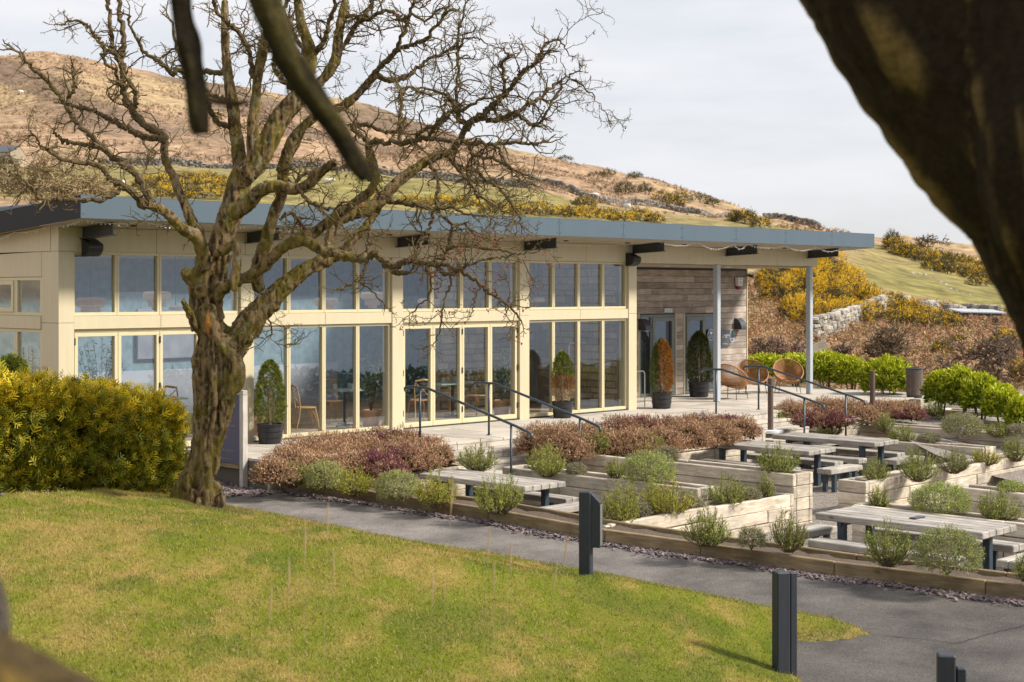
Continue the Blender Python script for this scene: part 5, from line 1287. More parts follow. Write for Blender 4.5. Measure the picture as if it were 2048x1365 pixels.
# ------------------------------------------------------------------ heather clumps
TAN = [(.44, .275, .155), (.52, .345, .21), (.36, .21, .115), (.24, .135, .065), (.25, .19, .055)]; MAG = [(.17, .035, .065), (.24, .06, .10), (.12, .045, .05), (.34, .20, .11)]
def heather(px, py, w, h, label, group, kind, seed, zsoil):
    rng = np.random.default_rng(seed); b = P_Z(px, py, zsoil); dep = depth_of(b[0], b[1]); rx = w/2*dep/F_PX*1.22; rz = h*dep/F_PX*.80
    t = thing('heather', label, 'heather', b, group)
    n = int(1500*min(2.0, max(.5, rx*rx/.15))); d = dome_dirs(n, rng, -.05); n = len(d)
    lump = 1 + .8*(fbm(d[:, 0]*3+seed, d[:, 1]*3, d[:, 2]*3, 4, seed)-.5)
    r = rng.uniform(.62, 1.0, n)*lump; p = b + d*r[:, None]*np.array((rx, rx, rz))
    p[:, 2] += (fbm(p[:, 0]*3.2, p[:, 1]*3.2, 0, 3, 66)-.5)*.16*np.clip(d[:, 2], 0, 1)
    dirs = d*np.array((1, 1, .8)) + np.array((0, 0, .7)) + rng.normal(0, .35, (n, 3))
    if kind == 'tan': col = pick(TAN, n, rng, [.3, .25, .25, .12, .08])
    else:
        q = (fbm(p[:, 0]*6, p[:, 1]*6, p[:, 2]*6, 3, 3) + rng.normal(0, .07, n) > (.42 if kind == 'mag' else .53))[:, None]; col = np.where(q, pick(MAG, n, rng), pick(TAN, n, rng))
    mb = MB(); scatter(mb, HEA_V, HEA_T, p, frames(dirs, rng), rng.uniform(.058, .118, n), col, tipc=(np.array((.55, .5, .5)), np.array((1.25, 1.25, 1.3))))
    # dark woody heart
    k = n//5; d = dome_dirs(k, rng, 0); k = len(d)
    scatter(mb, LEAF_V, LEAF_T, b + d*rng.uniform(.2, .62, (k, 1))*np.array((rx, rx, rz)), frames(d + rng.normal(0, .6, (k, 3)), rng), rng.uniform(.08, .16, k), pick([(.07, .045, .03), (.10, .06, .035)], k, rng))
    obj('foliage', mb, MT['needle'], t)
H1 = [(548,962,78,58,'tan'),(575,945,95,62,'tan'),(612,928,110,62,'tan'),(660,918,115,60,'tan'),(712,912,110,58,'tan'),(765,908,100,56,'mix'),(812,905,95,50,'mix'),(850,912,85,48,'tan'),(640,950,90,45,'tan'),(700,945,95,48,'tan'),(752,945,90,52,'mag'),(800,938,90,52,'mix'),(838,934,80,48,'tan'),(875,928,60,48,'tan'),(780,955,60,32,'mag'),(598,940,90,48,'tan'),(650,934,95,50,'tan'),(700,929,95,50,'tan'),(750,926,90,48,'mix'),(800,922,90,46,'tan'),(845,922,70,44,'mix')]
H2 = [(1078,905,84,72,'tan'),(1125,912,100,78,'tan'),(1165,895,90,66,'tan'),(1205,905,84,50,'tan'),(1235,880,90,55,'mix'),(1285,875,95,50,'mag'),(1265,905,90,52,'tan'),(1320,900,90,58,'tan'),(1345,872,95,48,'mix'),(1372,893,90,60,'tan'),(1402,865,95,45,'mix'),(1430,885,88,54,'tan'),(1458,866,70,40,'mag'),(1488,872,60,44,'tan')]
H3 = [(1585,835,70,36,'tan'),(1640,828,90,36,'tan'),(1700,828,90,32,'tan'),(1625,850,70,30,'mag'),(1665,850,70,28,'mag'),(1755,832,90,36,'tan'),(1800,828,70,30,'tan'),(1822,836,50,22,'mag'),(1730,845,70,34,'tan')]
KN = {'tan': 'tan', 'mag': 'magenta', 'mix': 'mixed-colour'}
for hs, bed, zs in ((H1, 'in the bed right of the sign board', -.24), (H2, 'in the long bed under the last glazed bay', -.2), (H3, 'in the far bed by the rusty post', -.18)):
    rk = ranks([q[0] for q in hs])
    for i, (px, py, w, h, k) in enumerate(hs): heather(px, py, w, h, KN[k] + ' heather clump ' + bed + ', ' + rk[i], 'heather ' + bed, k, 200+i+int(px), zs)
# ------------------------------------------------------------------ rosemary, lavender and broom in the planters
ROS = [(.18, .21, .04), (.25, .275, .055), (.32, .33, .075), (.12, .14, .03)]; BRM = [(.26, .28, .03), (.34, .33, .035), (.18, .20, .025), (.40, .32, .035)]; LAV = [(.27, .275, .115), (.35, .36, .13), (.19, .18, .085), (.31, .33, .065)]
LVG = [(.27, .34, .06), (.35, .42, .08), (.19, .23, .05), (.24, .19, .14)]; LVD = [(.23, .19, .13), (.19, .175, .085), (.29, .25, .17), (.15, .16, .06)]
def upright(px, py, w, h, zs, label, pal, seed, grp='green shrubs in the planters', stems=84):
    rng = np.random.default_rng(seed); b = P_Z(px, py, zs); dep = depth_of(b[0], b[1]); rx = w/2*dep/F_PX*.85; H = h*dep/F_PX
    t = thing('rosemary_bush', label, 'shrub', b - np.array((0, 0, .02)), grp); fm = MB(); sm_ = MB()
    stems = int(stems*max(.6, min(1.6, rx/.28)))
    for k in range(stems):
        a = rng.uniform(0, 2*math.pi); q = math.sqrt(rng.random()); top = np.array((math.cos(a)*rx*q*1.1, math.sin(a)*rx*q*1.1, H*rng.uniform(.45, 1.1)*(1-.5*q*q)))
        p0 = b + np.array((math.cos(a)*rx*.22*q, math.sin(a)*rx*.22*q, -.03)); bend = np.array((math.cos(a), math.sin(a), 0))*rx*.3*q
        pts = crspline([p0, p0*.5 + (b+top)*.5 + bend*.7, b+top], 3); pts += rng.normal(0, .006, pts.shape)
        V, Q, T = tube(pts, np.linspace(.006, .0022, len(pts)), 3, False); sm_.add(V, Q)
        m = int(19*np.linalg.norm(top)/.4); s = rng.uniform(.22, 1, m); idx = s*(len(pts)-1); i0 = np.minimum(idx.astype(int), len(pts)-2); f = (idx-i0)[:, None]
        pos = pts[i0]*(1-f) + pts[i0+1]*f; tg = unit(pts[i0+1]-pts[i0])
        scatter(fm, NEE_V, NEE_T, pos, frames(tg + rng.normal(0, .55, (m, 3)), rng), rng.uniform(.045, .086, m), pick(pal, m, rng)*1.15, tipc=(.75, 1.25))
    obj('stems', sm_, MT['twigbrown'], t); obj('foliage', fm, MT['needle'], t)
def cushion(px, py, w, h, zs, label, pal, seed, grp='lavender cushions in the planters', size=.068):
    rng = np.random.default_rng(seed); b = P_Z(px, py, zs); dep = depth_of(b[0], b[1]); rx = w/2*dep/F_PX*.95; H = h*dep/F_PX
    t = thing('lavender_cushion', label, 'shrub', b, grp); n = int(2100*max(.4, min(2.2, (rx/.3)**1.5))); d = dome_dirs(n, rng, -.6); n = len(d)
    lump = 1 + .28*(fbm(d[:, 0]*3, d[:, 1]*3, d[:, 2]*3+seed, 3, seed)-.5); r = np.sqrt(rng.uniform(.35, 1, n))*lump
    p = b + np.array((0, 0, H*.40)) + d*r[:, None]*np.array((rx, rx, H*.58)); dirs = d + np.array((0, 0, .5)) + rng.normal(0, .3, (n, 3))
    fm = MB(); scatter(fm, NEE_V, NEE_T, p, frames(dirs, rng), rng.uniform(size*.7, size*1.25, n), pick(pal, n, rng)*1.1, tipc=(.65, 1.3)); obj('foliage', fm, MT['needle'], t)
    sm_ = MB()
    for k in range(14):
        a = rng.uniform(0, 6.28); sm_.tube(np.array([b + np.array((0, 0, -.04)), b + np.array((math.cos(a)*rx*.5, math.sin(a)*rx*.5, H*.4))]), [.008, .004], 4, False)
    obj('stems', sm_, MT['twigbrown'], t)
zs1 = -.42
PL = [
 ('u',585,972,74,56,-.36,'fine green shrub at the left end of the path edging, below the heather',ROS),('c',650,978,84,54,-.38,'grey-green lavender second from the left along the path edging',LAV),('u',708,990,86,62,-.40,'yellowish green shrub third from the left along the path edging',BRM),
 ('c',794,998,88,56,-.42,'rounded silver-green lavender before the white retaining boards',LAV),('u',872,1010,104,66,-.43,'wide yellow-green shrub in front of the left picnic table end',BRM),('u',998,1024,112,84,-.44,'tall bright green shrub in front of the left picnic table',ROS[1:3]+BRM[:1]),
 ('u',957,940,94,58,-.30,'green shrub at the foot of the near handrail of the left steps',ROS),('u',1094,950,96,62,-.33,'bushy green shrub between the two left handrails',ROS[1:3]+BRM[:1]),('c',1153,952,38,22,-.33,'small grey cushion at the foot of the far left handrail',LVD),
 ('u',1163,912,54,48,-.24,'green shrub with a few white flowers left of the far handrail post',ROS),('u',1200,913,52,60,-.24,'green shrub just right of the far left handrail post',ROS),('u',1292,910,88,46,-.24,'loose green shrub before the bleached boards of the long heather bed',ROS+BRM[:1]),('c',1334,922,48,26,-.24,'small dull grey cushion left of the middle picnic table',LVD),
 ('c',1297,966,112,62,-.33,'large round bright green lavender cushion in the narrow planter',LVG),('u',1230,957,46,44,-.33,'small green shrub left of the large round green cushion',ROS),
 ('u',1332,1030,122,80,-.54,'broad yellow-green broom right of the bollard lamp, behind the bleached boards',BRM),('u',1240,1046,92,88,-.54,'sprawling bright green shrub right behind the bollard lamp',BRM[:3]+ROS[2:3]),('c',1278,1036,46,30,-.54,'brown dry cushion between the two yellow-green brooms',LVD),
 ('u',1455,1010,94,62,-.54,'dense dark green shrub above the bleached cross boards',ROS),('u',1530,997,46,48,-.54,'slim green shrub at the right end of the bleached cross boards',ROS),('c',1500,1003,40,24,-.54,'dry brown cushion between two green shrubs above bleached boards',LVD),('c',1385,1020,50,22,-.54,'low grey-green cushion at the foot of the narrow planter end',LVD),
 ('u',1555,948,98,62,-.24,'big green bush on the planter end before the middle picnic table',ROS),
 ('u',1412,1088,112,72,-.50,'spreading green shrub on the path edging below the bleached boards',ROS),('c',1503,1094,52,36,-.51,'small round dark cushion on the path edging between two shrubs',LVD+LAV[:1]),('u',1578,1100,84,80,-.52,'sparse leggy brownish shrub on the path edging',[BRM[2], ROS[0], (.16, .12, .05)]),
 ('u',1776,1128,108,90,-.54,'upright green shrub in front of the nearest picnic table',ROS),('c',1895,1144,138,88,-.55,'largest round lavender cushion, in front of the nearest picnic table',[LAV[0], LVG[0], LVD[1], LAV[2]]),('u',2050,1158,60,50,-.58,'green shrub cut by the right edge at the path edging',ROS),
 ('u',1757,1014,52,44,-.48,'small leafy shrub at the corner of the bleached planter behind the nearest table',ROS),('c',1880,1028,124,60,-.48,'broad yellow-green lavender cushion behind the nearest picnic table',[LVG[0], LVG[1], LAV[0], LVD[1]]),('u',1995,1042,102,70,-.48,'open green shrub at right behind the nearest picnic table',ROS),('c',2022,988,54,22,-.37,'small low green cushion at the right edge in the second planter',LVG),
 ('u',1750,962,66,48,-.48,'feathery green shrub at the left corner of the bleached cross planter',ROS),('u',1835,960,90,66,-.48,'tallest green shrub in the bleached cross planter',ROS+BRM[:1]),('u',1908,944,80,50,-.48,'brownish green shrub in the middle of the bleached cross planter',[ROS[0], LVD[0], BRM[2]]),('u',1974,928,64,34,-.48,'yellowish shrub right of the brownish one in the bleached cross planter',BRM),('u',2032,920,66,50,-.48,'green shrub at the right edge in the bleached cross planter',ROS),
 ('u',1660,871,58,34,-.46,'yellow-green shrub behind the table beside the rusty post drum',BRM[:2]+ROS[1:3]),('u',1769,862,48,38,-.28,'green shrub at the foot of the rear rusty post',ROS),('u',1803,885,62,40,-.47,'feathery shrub behind the right end of the far table',ROS),('c',1857,887,44,18,-.47,'small lilac grey cushion in the far planter row',LVD+LAV[:1]),
 ('c',1925,870,84,42,-.30,'round half-green half-grey lavender in the far planter',[LVG[0], LVG[3], LVD[2], LVD[0]]),('u',1994,872,50,30,-.30,'small dark green shrub right of the half-grey lavender',ROS),('c',2034,873,44,22,-.30,'dull cushion at the right edge in the far planter',LVD),
 ('u',1564,868,54,48,-.5,'leafy shrub right beside the front rusty post',ROS),('u',1866,830,44,32,-.2,'small shrub with a white flower below the litter bin',ROS),
]
for i, (k, px, py, w, h, zs, lab, pal) in enumerate(PL):
    (upright if k == 'u' else cushion)(px, py, w, h, zs, lab, pal, 400+i)
# white daisies by the far steps
rng = np.random.default_rng(9); dz = thing('daisy_clump', 'clump of small white daisies below the far handrail', 'flowers', P_Z(1700, 858, -.25))
b = P_Z(1700, 858, -.25); mb = MB(); ms = MB()
for k in range(26):
    p = b + np.array((rng.normal(0, .22), rng.normal(0, .3), rng.uniform(.12, .26))); ms.tube(np.array([b + (p-b)*np.array((.5, .5, 0)), p]), .003, 3, False)
    V = [p] ; n = 8
    for q in range(n): V.append(p + .03*np.array((math.cos(q*.785), math.sin(q*.785), .15)))
    mb.add(V, np.array([(0, 1+q, 1+(q+1) % n) for q in range(n)]))
obj('petals', mb, MT['white'], dz); obj('stems', ms, mat_simple('green_stem', (.08, .12, .03), None, .7, 20), dz)
# ------------------------------------------------------------------ bright shrubs beyond the terrace
def leafy(px, dep, base, rx, H, label, seed, leg=.18, pal=((.33, .40, .015), (.42, .47, .02), (.22, .29, .015), (.50, .50, .025))):
    rng = np.random.default_rng(seed); b = P_D(px, 581 + (CAM[2]-base)/dep*F_PX, dep); t = thing('laurel_shrub', label, 'shrub', b, 'bright green shrubs beyond the terrace')
    n = int(3300*rx*H/.55); d = dome_dirs(n, rng, -.55); n = len(d); lump = 1 + .55*(fbm(d[:, 0]*2.6+seed, d[:, 1]*2.6, d[:, 2]*2.6, 3, seed)-.5)
    r = np.sqrt(rng.uniform(.35, 1, n))*lump; c = b + np.array((0, 0, leg + (H-leg)*.46)); p = c + d*r[:, None]*np.array((rx, rx, (H-leg)*.56))
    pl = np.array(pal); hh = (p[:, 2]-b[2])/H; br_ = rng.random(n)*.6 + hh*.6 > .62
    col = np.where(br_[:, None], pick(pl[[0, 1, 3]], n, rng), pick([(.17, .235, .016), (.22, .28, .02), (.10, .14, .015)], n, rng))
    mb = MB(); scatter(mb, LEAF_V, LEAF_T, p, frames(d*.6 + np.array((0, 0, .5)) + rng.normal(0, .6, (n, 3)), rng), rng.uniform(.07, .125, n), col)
    # upright new shoots
    k = 40
    for _ in range(k):
        a = rng.uniform(0, 6.28); q = math.sqrt(rng.random())*.85; s = b + np.array((math.cos(a)*rx*q, math.sin(a)*rx*q, H*(.88 - .25*q*q))); m = 7
        pos = s + np.arange(m)[:, None]*np.array((0, 0, .028)) + rng.normal(0, .01, (m, 3)); scatter(mb, LEAF_V, LEAF_T, pos, frames(np.stack([rng.normal(0, .8, m), rng.normal(0, .8, m), np.ones(m)*.7], -1), rng), rng.uniform(.06, .1, m), pick(pl[[1, 3]], m, rng))
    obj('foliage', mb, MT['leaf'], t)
    st = MB()
    for _ in range(5): a = rng.uniform(0, 6.28); st.tube(np.array([b + np.array((math.cos(a)*.05, math.sin(a)*.05, -.1)), b + np.array((math.cos(a)*rx*.25, math.sin(a)*rx*.25, leg+.1)), c + np.array((math.cos(a)*rx*.5, math.sin(a)*rx*.5, H*.2))]), [.03, .022, .01], 6, False)
    obj('trunk', st, MT['twigbrown'], t)
for i, (px, dep, base, rx, H, lab) in enumerate([
  (1530, 46, -.15, .75, .95, 'bright green shrub behind the left rattan chair'), (1592, 46, -.15, .7, .95, 'bright green shrub behind the middle rattan chair'), (1655, 44, -.2, .85, 1.15, 'large bright green shrub just right of the end porch column'), (1702, 43, -.2, .5, 1.05, 'bright green shrub at the right edge of the large one by the porch'),
  (1775, 40.5, -.25, .72, 1.2, 'round bright green shrub behind the rear rusty post'), (1882, 37.5, -.3, .42, 1.05, 'bright green shrub just right of the litter bin'), (1922, 37, -.35, .55, 1.2, 'bright green shrub second right of the litter bin'), (1962, 36, -.4, .5, 1.15, 'bright green shrub third right of the litter bin'), (2005, 35, -.45, .45, 1.0, 'bright green shrub fourth right of the litter bin'), (2036, 34.5, -.5, .28, .8, 'smallest bright green shrub at the right edge')]):
    leafy(px, dep, base, rx, H, lab, 600+i)
# rough grass verge under the shrubs, gravel apron before it
def patch(name, label, cat, ring, mat, kind='structure'):
    ring = np.array(ring); c = ring.mean(0); V = np.concatenate([ring, [c]]); n = len(ring); a = np.arange(n)
    return tag(obj(name, MB().add(V, np.stack([a, (a+1) % n, np.full(n, n)], -1), None if mat != MT['lawn'] else np.tile((.22, .22, .05), (n+1, 1))), mat), label, cat, kind=kind)
vr = [P_D(px, 581 + (CAM[2]-z)/dep*F_PX, dep) for px, dep, z in ((1480, 49, -.3), (1640, 49, -.4), (1800, 45, -.5), (1960, 41, -.7), (2120, 38, -.9), (2120, 31.5, -.62), (2040, 32.5, -.5), (1960, 34, -.4), (1880, 36, -.3), (1780, 39.3, -.2), (1700, 42, -.12), (1600, 43.5, -.1), (1490, 44.5, -.1))]
patch('grass_verge', 'rough grass verge under the bright green shrubs', 'verge', vr, MT['lawn'])
ap = [P_D(px, 581 + (CAM[2]-z)/dep*F_PX, dep) for px, dep, z in ((2130, 31.9, -.6), (2040, 32.8, -.49), (1960, 34.4, -.39), (1880, 36.4, -.29), (1780, 39.6, -.19), (1735, 40.6, -.13), (1690, 38.5, -.10), (1770, 34.0, -.30), (1870, 30.5, -.52), (1990, 28.5, -.72), (2130, 27, -.85))]
patch('gravel_apron', 'sloping gravel apron below the litter bin', 'gravel', ap, MT['gravel'])
rng = np.random.default_rng(5); k = 5200
i0 = rng.integers(0, len(vr), k); i1 = (i0+1) % len(vr); cc = np.mean(vr, 0); a = np.sqrt(rng.random((k, 1))); f = rng.random((k, 1)); V0 = np.array(vr)
pos = cc*(1-a) + (V0[i0]*(1-f) + V0[i1]*f)*a
mb = MB(); scatter(mb, NEE_V, NEE_T, pos, frames(np.stack([rng.normal(0, .35, k), rng.normal(0, .35, k), np.ones(k)], -1), rng), rng.uniform(.08, .2, k)[:, None]*np.array((.7, .7, 1)), pick([(.20, .24, .03), (.28, .28, .06), (.14, .18, .02), (.36, .31, .13)], k, rng))
tag(obj('verge_grass', mb, MT['needle']), 'tufts of rough grass under the bright green shrubs', 'grass', kind='stuff')
# clipped hedge that closes the court on its seaward side; it shows in the glass
hd = thing('laurel_hedge', 'low clipped green hedge along the seaward side of the court', 'hedge', (21, -11, FL)); rng = np.random.default_rng(88); k = 9000
s_ = rng.random(k); w_ = rng.uniform(-.4, .4, k); h_ = rng.random(k)**.6; HA = np.array((13.0, -17.5)); HB = np.array((33.0, -5.5)); hu = (HB-HA)/np.linalg.norm(HB-HA)
pos = np.stack([HA[0] + (HB-HA)[0]*s_ - hu[1]*w_, HA[1] + (HB-HA)[1]*s_ + hu[0]*w_, FL + .12 + 1.0*h_ + .16*fbm(s_*60, w_*2, 0, 3, 8)], -1)
mb = MB(); scatter(mb, LEAF_V, LEAF_T, pos, frames(rng.normal(size=(k, 3)) + np.array((0, 0, .5)), rng), rng.uniform(.12, .22, k), pick([(.10, .14, .02), (.16, .20, .03), (.06, .09, .015)], k, rng)); obj('foliage', mb, MT['leaf'], hd)
for q in np.linspace(.02, .98, 16): x_, y_ = HA + (HB-HA)*q; obj('trunk', MB().tube([(x_, y_, FL-.8), (x_, y_, FL+.6)], [.04, .02], 6), MT['twigbrown'], hd)
# ------------------------------------------------------------------ gorse
def gorse(px, py, w, h, label, group, seed, yel=.55, r0=42, pal=None, fine=1.0):
    rng = np.random.default_rng(seed); b = G_row(px, py, r0); dep = depth_of(b[0], b[1]); rx = w/2*dep/F_PX; H = h*dep/F_PX
    t = thing('gorse_bush', label, 'gorse', b, group); n = int(np.clip(1150*(w*h)/3500, 200, 2300)*fine); d = dome_dirs(n, rng, -.25); n = len(d)
    q = fbm(d[:, 0]*2.8+seed, d[:, 1]*2.8, d[:, 2]*2.8, 4, seed); lump = 1 + .9*(q-.5)
    r = np.sqrt(rng.uniform(.4, 1, n))*lump; p = b + np.array((0, 0, H*.3)) + d*r[:, None]*np.array((rx, rx, H*.68))
    fl = (rng.random(n) < yel*np.clip(.1 + 3.4*(q-.40) + .45*d[:, 2], 0, 1.4))[:, None]
    g = pick([(.075, .07, .02), (.105, .085, .03), (.055, .05, .018), (.14, .10, .045)], n, rng); y = pick(pal or [(.66, .42, .008), (.72, .49, .01), (.56, .33, .01)], n, rng)
    s = np.clip(dep*.0026, .10, .55); mb = MB(); scatter(mb, SPR_V, SPR_T, p, frames(d + np.array((0, 0, .3)) + rng.normal(0, .5, (n, 3)), rng), rng.uniform(.7, 1.4, n)*s*np.where(fl[:, 0], .8, 1.1), np.where(fl, y, g))
    obj('foliage', mb, MT['needle'], t); obj('stem', MB().tube([b - np.array((0, 0, .4)), b + np.array((0, 0, H*.5))], [rx*.08, rx*.03], 6), MT['twigbrown'], t)
gi = 0
def gl(lst, label, group, **kw):
    global gi
    rk = ranks([q[0] + q[1]*.001 for q in lst])
    for i, q in enumerate(lst): gorse(*q, label + (', ' + rk[i] if len(lst) > 1 else ''), group, 700+gi, **kw); gi += 1
gl([(1560,560,90,60),(1610,545,90,60),(1650,560,90,60),(1690,580,80,50),(1560,610,80,60),(1610,600,90,70),(1655,620,90,70),(1700,610,80,60),(1735,620,70,50),(1620,655,90,60),(1660,665,80,60),(1590,640,70,50),(1700,650,80,50),(1740,650,70,45),(1540,585,60,50),(1640,575,80,55),(1760,630,60,40)], 'yellow gorse bush in the big thicket behind the porch columns', 'gorse thicket behind the porch', yel=.95)
gl([(1785,630,60,45),(1815,640,60,40),(1845,645,60,35),(1880,655,60,35),(1905,660,45,28),(1800,655,60,35),(1830,655,60,34),(1862,660,60,32)], 'gorse bush in the row running down right from the big thicket', 'gorse row right of the thicket', yel=.75)
gl([(1790,505,45,24),(1820,520,50,26),(1850,525,50,26),(1880,535,60,30),(1910,540,60,28),(1940,545,60,28),(1965,555,50,25),(1870,545,50,22),(1925,555,50,22),(1960,572,50,16),(1805,514,50,24),(1895,552,60,24),(1950,562,60,22),(1985,566,50,24)], 'distant gorse bush on the far bank left of the dark trunk', 'far bank gorse', yel=.6)
gl([(290,382,50,30),(330,380,60,28),(375,378,60,28),(415,376,60,26),(455,380,50,26),(345,398,80,24),(410,398,80,24)], 'yellow gorse bush just above the roof at left', 'gorse above the left roof', yel=.8)
gl([(1040,432,60,24),(1080,434,60,24),(1130,436,60,22),(1180,438,60,22),(1215,440,50,18),(1280,444,60,22),(1310,446,40,16),(880,418,60,22),(930,422,60,22),(985,428,60,22),(760,412,60,18),(820,414,60,20),(1250,444,60,18),(1155,437,60,20)], 'yellow gorse bush showing over the roof edge in mid picture', 'gorse over the mid roof', yel=.85)
gl([(1168,418,50,22),(1345,420,48,30),(1360,408,30,26),(1325,410,40,22),(1490,448,50,26),(1520,456,40,18),(1470,445,30,20)], 'gorse bush partly in flower on the open hillside', 'hillside gorse', yel=.45)
gl([(1250,392,40,24),(1290,390,26,20),(1215,355,30,14),(1270,358,30,12),(1400,405,50,16),(1425,412,30,10),(1130,322,30,8),(1195,356,40,10),(1310,352,18,10)], 'dark heather and gorse scrub without flowers on the bare slope', 'dark scrub on the slope', yel=0.0)
gl([(1885,830-115,40,30)], 'small gorse bush low on the bank among bracken, below the wall', 'bank gorse', yel=.5)
gl([(1915,690,30,16)], 'little gorse bush by the broken wall end', 'wall end gorse', yel=.5)
gl([(2010,690,50,30),(2040,770,40,40)], 'gorse bush showing at the right edge beside the dark trunk', 'right edge gorse', yel=.8)
gl([(1785,500,30,30)], 'dull green bush on the far bank below the skyline', 'dull bank bush', yel=0, pal=None)
# ------------------------------------------------------------------ bare trees and thickets
def bare(px, py, w, h, label, group, seed, lv=4, col=(.14, .10, .07), r0=42, spread=.55, name='bare_tree', b=None):
    rng = np.random.default_rng(seed); b = G_row(px, py, r0) if b is None else b; dep = depth_of(b[0], b[1]); H = h*dep/F_PX; W = w*dep/F_PX
    t = thing(name, label, 'tree', b, group); mt = MB(); mc = MB(); minr = dep/F_PX*.95
    def grow(p, d, L, r, k):
        n = 4; P = [p]
        for _ in range(n): d = unit(d + rng.normal(0, .2, 3)); p = p + d*L/n; P.append(p)
        rr = np.linspace(r, max(minr*.55, r*.6), n+1); rr = np.maximum(rr, minr*.8); V, Q, T = tube(P, rr, 6 if k == lv else 3, False)
        (mt if k >= lv-1 else mc).add(V, Q, np.array(col)*rng.uniform(.7, 1.4))
        if k == 0: return
        for _ in range(rng.integers(3, 5) if k > 1 else rng.integers(4, 7)):
            i = rng.integers(1 if k < lv else 2, n+1); e = unit(rng.normal(size=3)*np.array((W/H*1.1, W/H*1.1, .6))); grow(P[i], unit(d*.6 + e*spread*1.5 + np.array((0, 0, .12))), L*rng.uniform(.58, .86), rr[i]*.62, k-1)
    grow(b - np.array((0, 0, .3)), np.array((rng.normal(0, .1), rng.normal(0, .1), 1.)), H*.46, max(H*.028, minr*1.4), lv)
    obj('trunk', mt, MT['twig'], t); obj('crown', mc, MT['twig'], t)
bare(1725, 468, 36, 30, 'small bare tree on the skyline nearest the roof end', 'skyline trees', 801, 3, (.11, .10, .08), r0=200)
bare(1763, 468, 18, 16, 'tiny bare tree on the skyline right of the roof end', 'skyline trees', 802, 2, (.11, .10, .08), r0=200)
bare(1850, 520, 95, 62, 'wide bare tree standing on the far bank below the skyline', 'far bank trees', 803, 4, (.15, .11, .08), r0=100)
bare(1915, 480, 40, 24, 'small dark bare tree on the rocky crest by the dark trunk', 'far bank trees', 804, 3, (.10, .09, .07), r0=160)
bare(1800, 755, 130, 130, 'bare spreading thicket tree above the round green shrub', 'bank trees', 805, 5, (.15, .105, .065))
bare(1985, 775, 150, 150, 'large bare tree on the bank beside the dark trunk', 'bank trees', 806, 5, (.12, .085, .06))
bare(1560, 745, 120, 80, 'reddish brown bare thicket behind the rattan chairs', 'bank thickets', 807, 5, (.20, .135, .10), spread=.35)
bare(1515, 750, 80, 90, 'brown bare thicket close beside the clad wall corner', 'bank thickets', 808, 5, (.19, .13, .09), spread=.35)
bare(1690, 745, 110, 70, 'low bare thicket over the large bright shrub', 'bank thickets', 809, 5, (.17, .115, .085), spread=.4)
bare(1890, 765, 80, 60, 'low bare thicket behind the litter bin', 'bank thickets', 810, 4, (.17, .12, .085), spread=.4)
bare(1925, 670, 50, 34, 'grey-green bare bush on the field edge above the broken wall', 'field bushes', 811, 4, (.16, .135, .08), r0=70)
bare(2000, 655, 50, 40, 'dark bare bush at the trunk edge above the white roof', 'field bushes', 812, 4, (.10, .095, .06), r0=70)
bare(60, 440, 230, 140, 'bushy grey-brown bare tree over the roof at far left', 'trees over the left roof', 813, 5, (.27, .21, .115), r0=52)
bare(165, 425, 230, 135, 'bushy grey-brown bare tree over the dark roof corner', 'trees over the left roof', 814, 5, (.29, .225, .12), r0=52)
bare(235, 415, 190, 105, 'lower bare thicket between roof corner and gorse', 'trees over the left roof', 815, 5, (.28, .215, .115), r0=52)
bare(15, 435, 190, 120, 'bushy grey-brown bare tree at the left edge over the roof', 'trees over the left roof', 817, 5, (.26, .20, .11), r0=52)
bare(110, 430, 210, 125, 'low bushy bare tree right of the stone house', 'trees over the left roof', 818, 5, (.28, .22, .12), r0=52)
gorse(5, 385, 70, 70, 'mossy green bush at the left edge under the stone house', 'left edge bush', 816, .08, 52)
# ------------------------------------------------------------------ dry-stone walls
def stone_wall(pts, h, label, seed, size, r0=60, dist=None, gap=0):
    rng = np.random.default_rng(seed); P = [G_row(px, py, r0) if dist is None else G_at(px, dist if dist > 0 else py) for px, py in pts]; P = np.array(P)
    seg = np.linalg.norm(np.diff(P, axis=0), axis=1); cum = np.concatenate([[0], np.cumsum(seg)]); L = cum[-1]; t = thing('drystone_wall', label, 'stone wall', P[len(P)//2])
    s = np.arange(0, L, size*.8); mb = MB(); rows = max(2, int(h/(size*.55)))
    TV, Q, T = chamfer(-.5, .5, -.5, .5, -.5, .5, .18)
    pos = []; sc = []
    for r in range(rows):
        ss = s + rng.uniform(0, size*.6, len(s)); ss = ss[ss < L]
        q = np.stack([np.interp(ss, cum, P[:, k]) for k in range(3)], -1); q[:, 2] = [ground_z(x, y) for x, y in q[:, :2]]
        hh = h*(.75 + .5*vn3(ss*.15, ss*0, 0, seed)); ok = (r+.5)/rows*h < hh
        q[:, 2] += (r+.35)*h/rows; pos.append(q[ok]); sc.append(np.stack([rng.uniform(.8, 1.5, ok.sum())*size, rng.uniform(.8, 1.3, ok.sum())*size*1.2, rng.uniform(.8, 1.3, ok.sum())*h/rows*1.1], -1))
    pos = np.concatenate(pos); sc = np.concatenate(sc); n = len(pos); a = rng.uniform(0, 6.28, n); c_, s_ = np.cos(a), np.sin(a); z_ = np.zeros(n); o_ = np.ones(n)
    rot = np.stack([np.stack([c_, -s_, z_], -1), np.stack([s_, c_, z_], -1), np.stack([z_, z_, o_], -1)], 1)
    col = np.array((.27, .25, .22))*rng.uniform(.5, 1.35, (n, 1))*(1.35 if size < .35 else .85); scatter(mb, TV, [Q, T], pos + rng.normal(0, size*.08, (n, 3)), rot, sc, col)
    so = obj('stones', mb, MT['drystone'], t); so['kind'] = 'stuff'
MT['drystone'] = mat_attr('drystone', .95, 6, .3, .5, 12, spec=.1)
